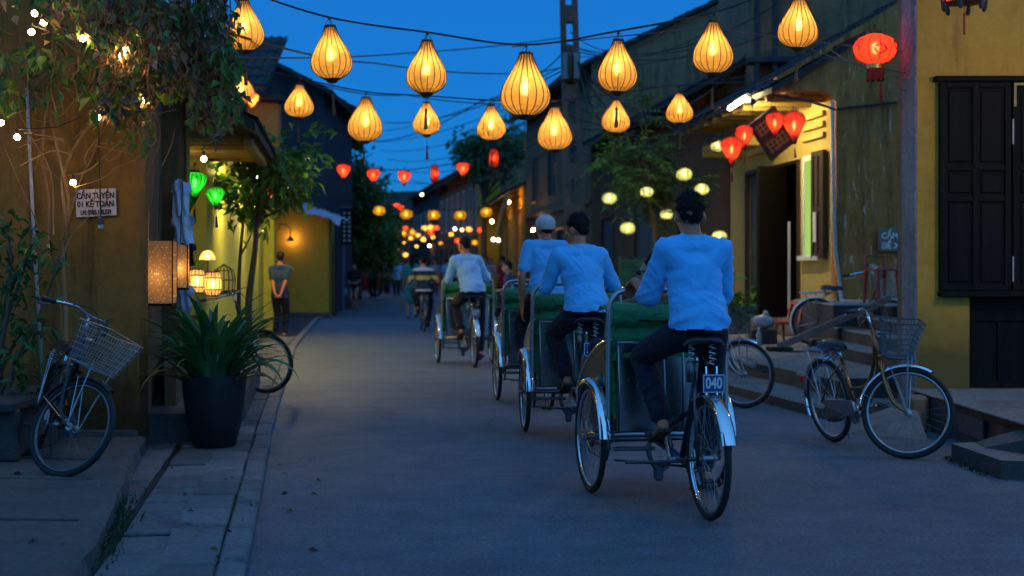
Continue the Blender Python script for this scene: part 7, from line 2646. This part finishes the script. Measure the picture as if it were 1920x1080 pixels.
# passenger in the front cyclo
J = seated(lean=-.06, hz=.72, y0=.98, hand_l=(-.2, 1.3, .75), hand_r=(.2, 1.3, .75), an_l=(-.1, 1.45, .48), an_r=(.1, 1.45, .48), yaw=1.15, sh_h=.46)
M['tanshirt'] = cloth('brown_shirt', (.2, .08, .05), .9)
pg = human('passenger with sunglasses sitting in the front cyclo, face turned left', J, CY[0][0], CY[0][1], 'tanshirt', 'short', 'navy', seedv=5, voxel=.011, skin='skinp', hands=(.4, .4))
hc = V(J['head'])
R3 = Matrix.Rotation(1.15, 3, 'Z')
gl_ = MB()
for s in (-1, 1):
    gl_.ball(hc + R3 @ V((s * .033, .092, .012)), (.026, .012, .02), 10, 6)
    gl_.tube([hc + R3 @ V((s * .06, .085, .018)), hc + R3 @ V((s * .088, -.01, .012))], .004, 5)
gl_.build('sunglasses', M['plasticblk'], pg)

# striped cyclist
stripe, n_, l_, b_s = new_mat('striped_shirt')
tc = n_.new('ShaderNodeTexCoord')
sx_ = n_.new('ShaderNodeSeparateXYZ')
l_.new(tc.outputs['Object'], sx_.inputs[0])
r_ = n_.new('ShaderNodeValToRGB')
r_.color_ramp.interpolation = 'CONSTANT'
e_ = r_.color_ramp.elements
cols = [(.0, (.5, .5, .5)), (.14, (.02, .02, .03)), (.36, (.02, .02, .03)), (.5, (.5, .36, .08)), (.66, (.02, .02, .03)), (.84, (.5, .5, .55))]
e_[0].position, e_[0].color = 0, c4(cols[0][1])
e_[1].position, e_[1].color = cols[1][0], c4(cols[1][1])
for p_, c_ in cols[2:]:
    q_ = e_.new(p_)
    q_.color = c4(c_)
mr_ = n_.new('ShaderNodeMapRange')
mr_.inputs[1].default_value, mr_.inputs[2].default_value = .82, 1.38
l_.new(sx_.outputs[2], mr_.inputs[0])
l_.new(mr_.outputs[0], r_.inputs[0])
l_.new(r_.outputs[0], b_s.inputs['Base Color'])
b_s.inputs['Roughness'].default_value = .9
M['stripes'] = stripe
J = seated(lean=.1, hz=.87, y0=.2, hand_l=(-.27, .55, 1.02), hand_r=(.27, .55, 1.02), an_l=(-.11, .45, .5), an_r=(.11, .45, .2), yaw=.1, sh_h=.46)
human('cyclist in a black, white and mustard striped shirt riding away', J, SBK.location, SBK.rotation_euler.z, 'stripes', 'short', 'navy', seedv=6, voxel=.012, shoes='blackcloth')

# standing and walking people
M['bluegrey'] = cloth('blue_grey_shirt', (.012, .03, .09), .9)
J = standing(hz=.86, yaw=.25, wl=(-.06, -.19, .87), wr_=(.06, -.19, .86), hd=((.6, 0, -.5), (-.6, 0, -.5)), pole=((-1, -.2, 0), (1, -.2, 0)))
p = W(525, 625, 27.2)
human('man standing with hands clasped behind his back by the lime yellow pier, blue grey shirt', J, (p.x, p.y, .03), radians(-4), 'bluegrey', 'short', 'navy', seedv=7, voxel=.012, shoes='blackcloth', scale=.955)
J = standing(hz=.84, wl=(-.12, .2, .98), wr_=(.14, .2, .98), hd=((.5, .4, 0), (-.5, .4, 0)), stride=.1)
p = W(664, 581, 45)
wm = human('woman in a short black dress walking towards the camera far on the left', J, (p.x, p.y, 0), radians(178), 'blackcloth', 'short', 'navy', skirt='blackcloth', seedv=8, voxel=.013, shoes='blackcloth', skin='skinp', hairstyle='bun', face=True, scale=.88)
tag(MB().ball((0, 0, .14), (.13, .08, .16), 10, 7).tube([(-.05, 0, .28), (0, 0, .42), (.05, 0, .28)], .012, 4).build('plastic_bag', bgm, smooth=True), 'white carrier bag held by the woman in the black dress', 'bag').location = (p.x - .32, p.y - .05, .42)
M['teal'] = cloth('teal_top', (.03, .2, .2), .9)
M['tan'] = cloth('tan_skirt', (.3, .2, .12), .9)
M['redshirt'] = cloth('red_shirt', (.4, .02, .02), .9)
M['pinkish'] = cloth('pale_pink_top', (.4, .28, .3), .9)
M['greyshirt'] = cloth('grey_shirt', (.25, .27, .3), .9)
J = standing(hz=.86, stride=.16, wl=(-.22, .1, .85), wr_=(.22, -.05, .85))
p = W(772, 596, 38)
human('woman in teal top and tan skirt walking away left of the striped cyclist', J, (p.x, p.y, 0), .1, 'teal', 'short', 'navy', skirt='teal', seedv=9, voxel=.013, skin='skinp', shoes='sole', hairstyle='long')
p = W(943, 572, 42)
J = standing(hz=.88, wl=(-.15, .2, 1.0), wr_=(.2, .1, .85))
human('person in a red shirt and dark trousers standing by the yellow wall', J, (p.x, p.y, .0), .8, 'redshirt', 'short', 'navy', seedv=10, voxel=.013, shoes='blackcloth', scale=.98)
J = standing(hz=.86, wl=(-.2, .1, .85), wr_=(.2, .1, .85))
p = W(744, 545, 64)
m1 = human('man in a light blue shirt and long black trousers farther down the street', J, (p.x, p.y, 0), .3, 'shirt', 'short', 'blackcloth', seedv=11, voxel=.015, shoes='blackcloth')
J = seated(lean=.1, hz=.5, y0=0, hand_l=(-.25, .4, .6), hand_r=(.2, .4, .55), an_l=(-.1, .4, .1), an_r=(.12, .4, .1), yaw=.2, sh_h=.46)
M['purple'] = cloth('purple_top', (.1, .04, .12), .9)
human('person with black hair sitting low by the yellow wall beside the third cyclo', J, (.05, 29, .25), radians(70), 'purple', 'short', 'navy', seedv=12, voxel=.013, skin='skinp', shoes='sole')
# distant crowd: variants copied
J = standing(hz=.85, stride=.12, wl=(-.2, .15, .85), wr_=(.2, -.05, .85))
m2 = human('person in a pale pink top in the far crowd, left of the blue shirted man', J, (*W(727, 545, 70).xy, 0), 2.9, 'pinkish', 'short', 'navy', seedv=13, voxel=.016, skin='skinp', hairstyle='long', shoes='sole', group='far crowd')
J = standing(hz=.87, wl=(-.22, .1, .85), wr_=(.15, .25, 1.0))
m3 = human('person in a grey shirt in the far crowd behind the teal woman', J, (*W(768, 540, 70).xy, 0), .4, 'greyshirt', 'short', 'navy', seedv=14, voxel=.016, shoes='blackcloth', group='far crowd')
CR = [(m3, 700, 62, 3.0, 'grey person nearest the red cart'), (m1, 725, 74, 0.2, 'blue shirted person beside the pink one in the far crowd'), (m2, 770, 60, 3.1, 'pink person close behind the teal woman'), (m3, 790, 66, 2.9, 'grey person between the teal woman and the striped cyclist'), (m1, 838, 60, .4, 'blue shirted person right of the striped cyclist'), (m2, 848, 72, 3.0, 'pink person beyond the farthest cyclo'), (m3, 893, 52, 1.8, 'grey person right of the farthest cyclo rider'), (m2, 912, 47, 2.4, 'pink person close to the parked bicycle by the yellow wall'),
      (m2, 752, 78, 3.2, 'person in pale pink under the low amber far lantern'), (m3, 713, 80, 2.7, 'leftmost grey person of the far crowd'), (m1, 782, 84, .2, 'blue shirted person right of the amber far lantern'), (m2, 802, 74, 0.3, 'pink person hidden beside the striped cyclist head'),
      (m3, 816, 70, 3.0, 'grey person left of the farthest cyclo rider'), (m2, 735, 92, 1.2, 'tiny pink person deepest in the far crowd'), (m1, 762, 95, 3.1, 'tiny blue person deepest in the far crowd'), (m3, 905, 62, 2.0, 'grey person under the white greenish lamps'), (m2, 921, 58, 2.6, 'pink person left of the red shirted one'),
      (m3, 747, 104, .2, 'tiny grey person in the middle of the far crowd'), (m2, 790, 98, .1, 'tiny pink person right in the far crowd')]
for src, px, Y, a, lab in CR:
    p = W(px, 545, Y)
    copy_thing(src, lab, (p.x, p.y, 0), a, 'far crowd')
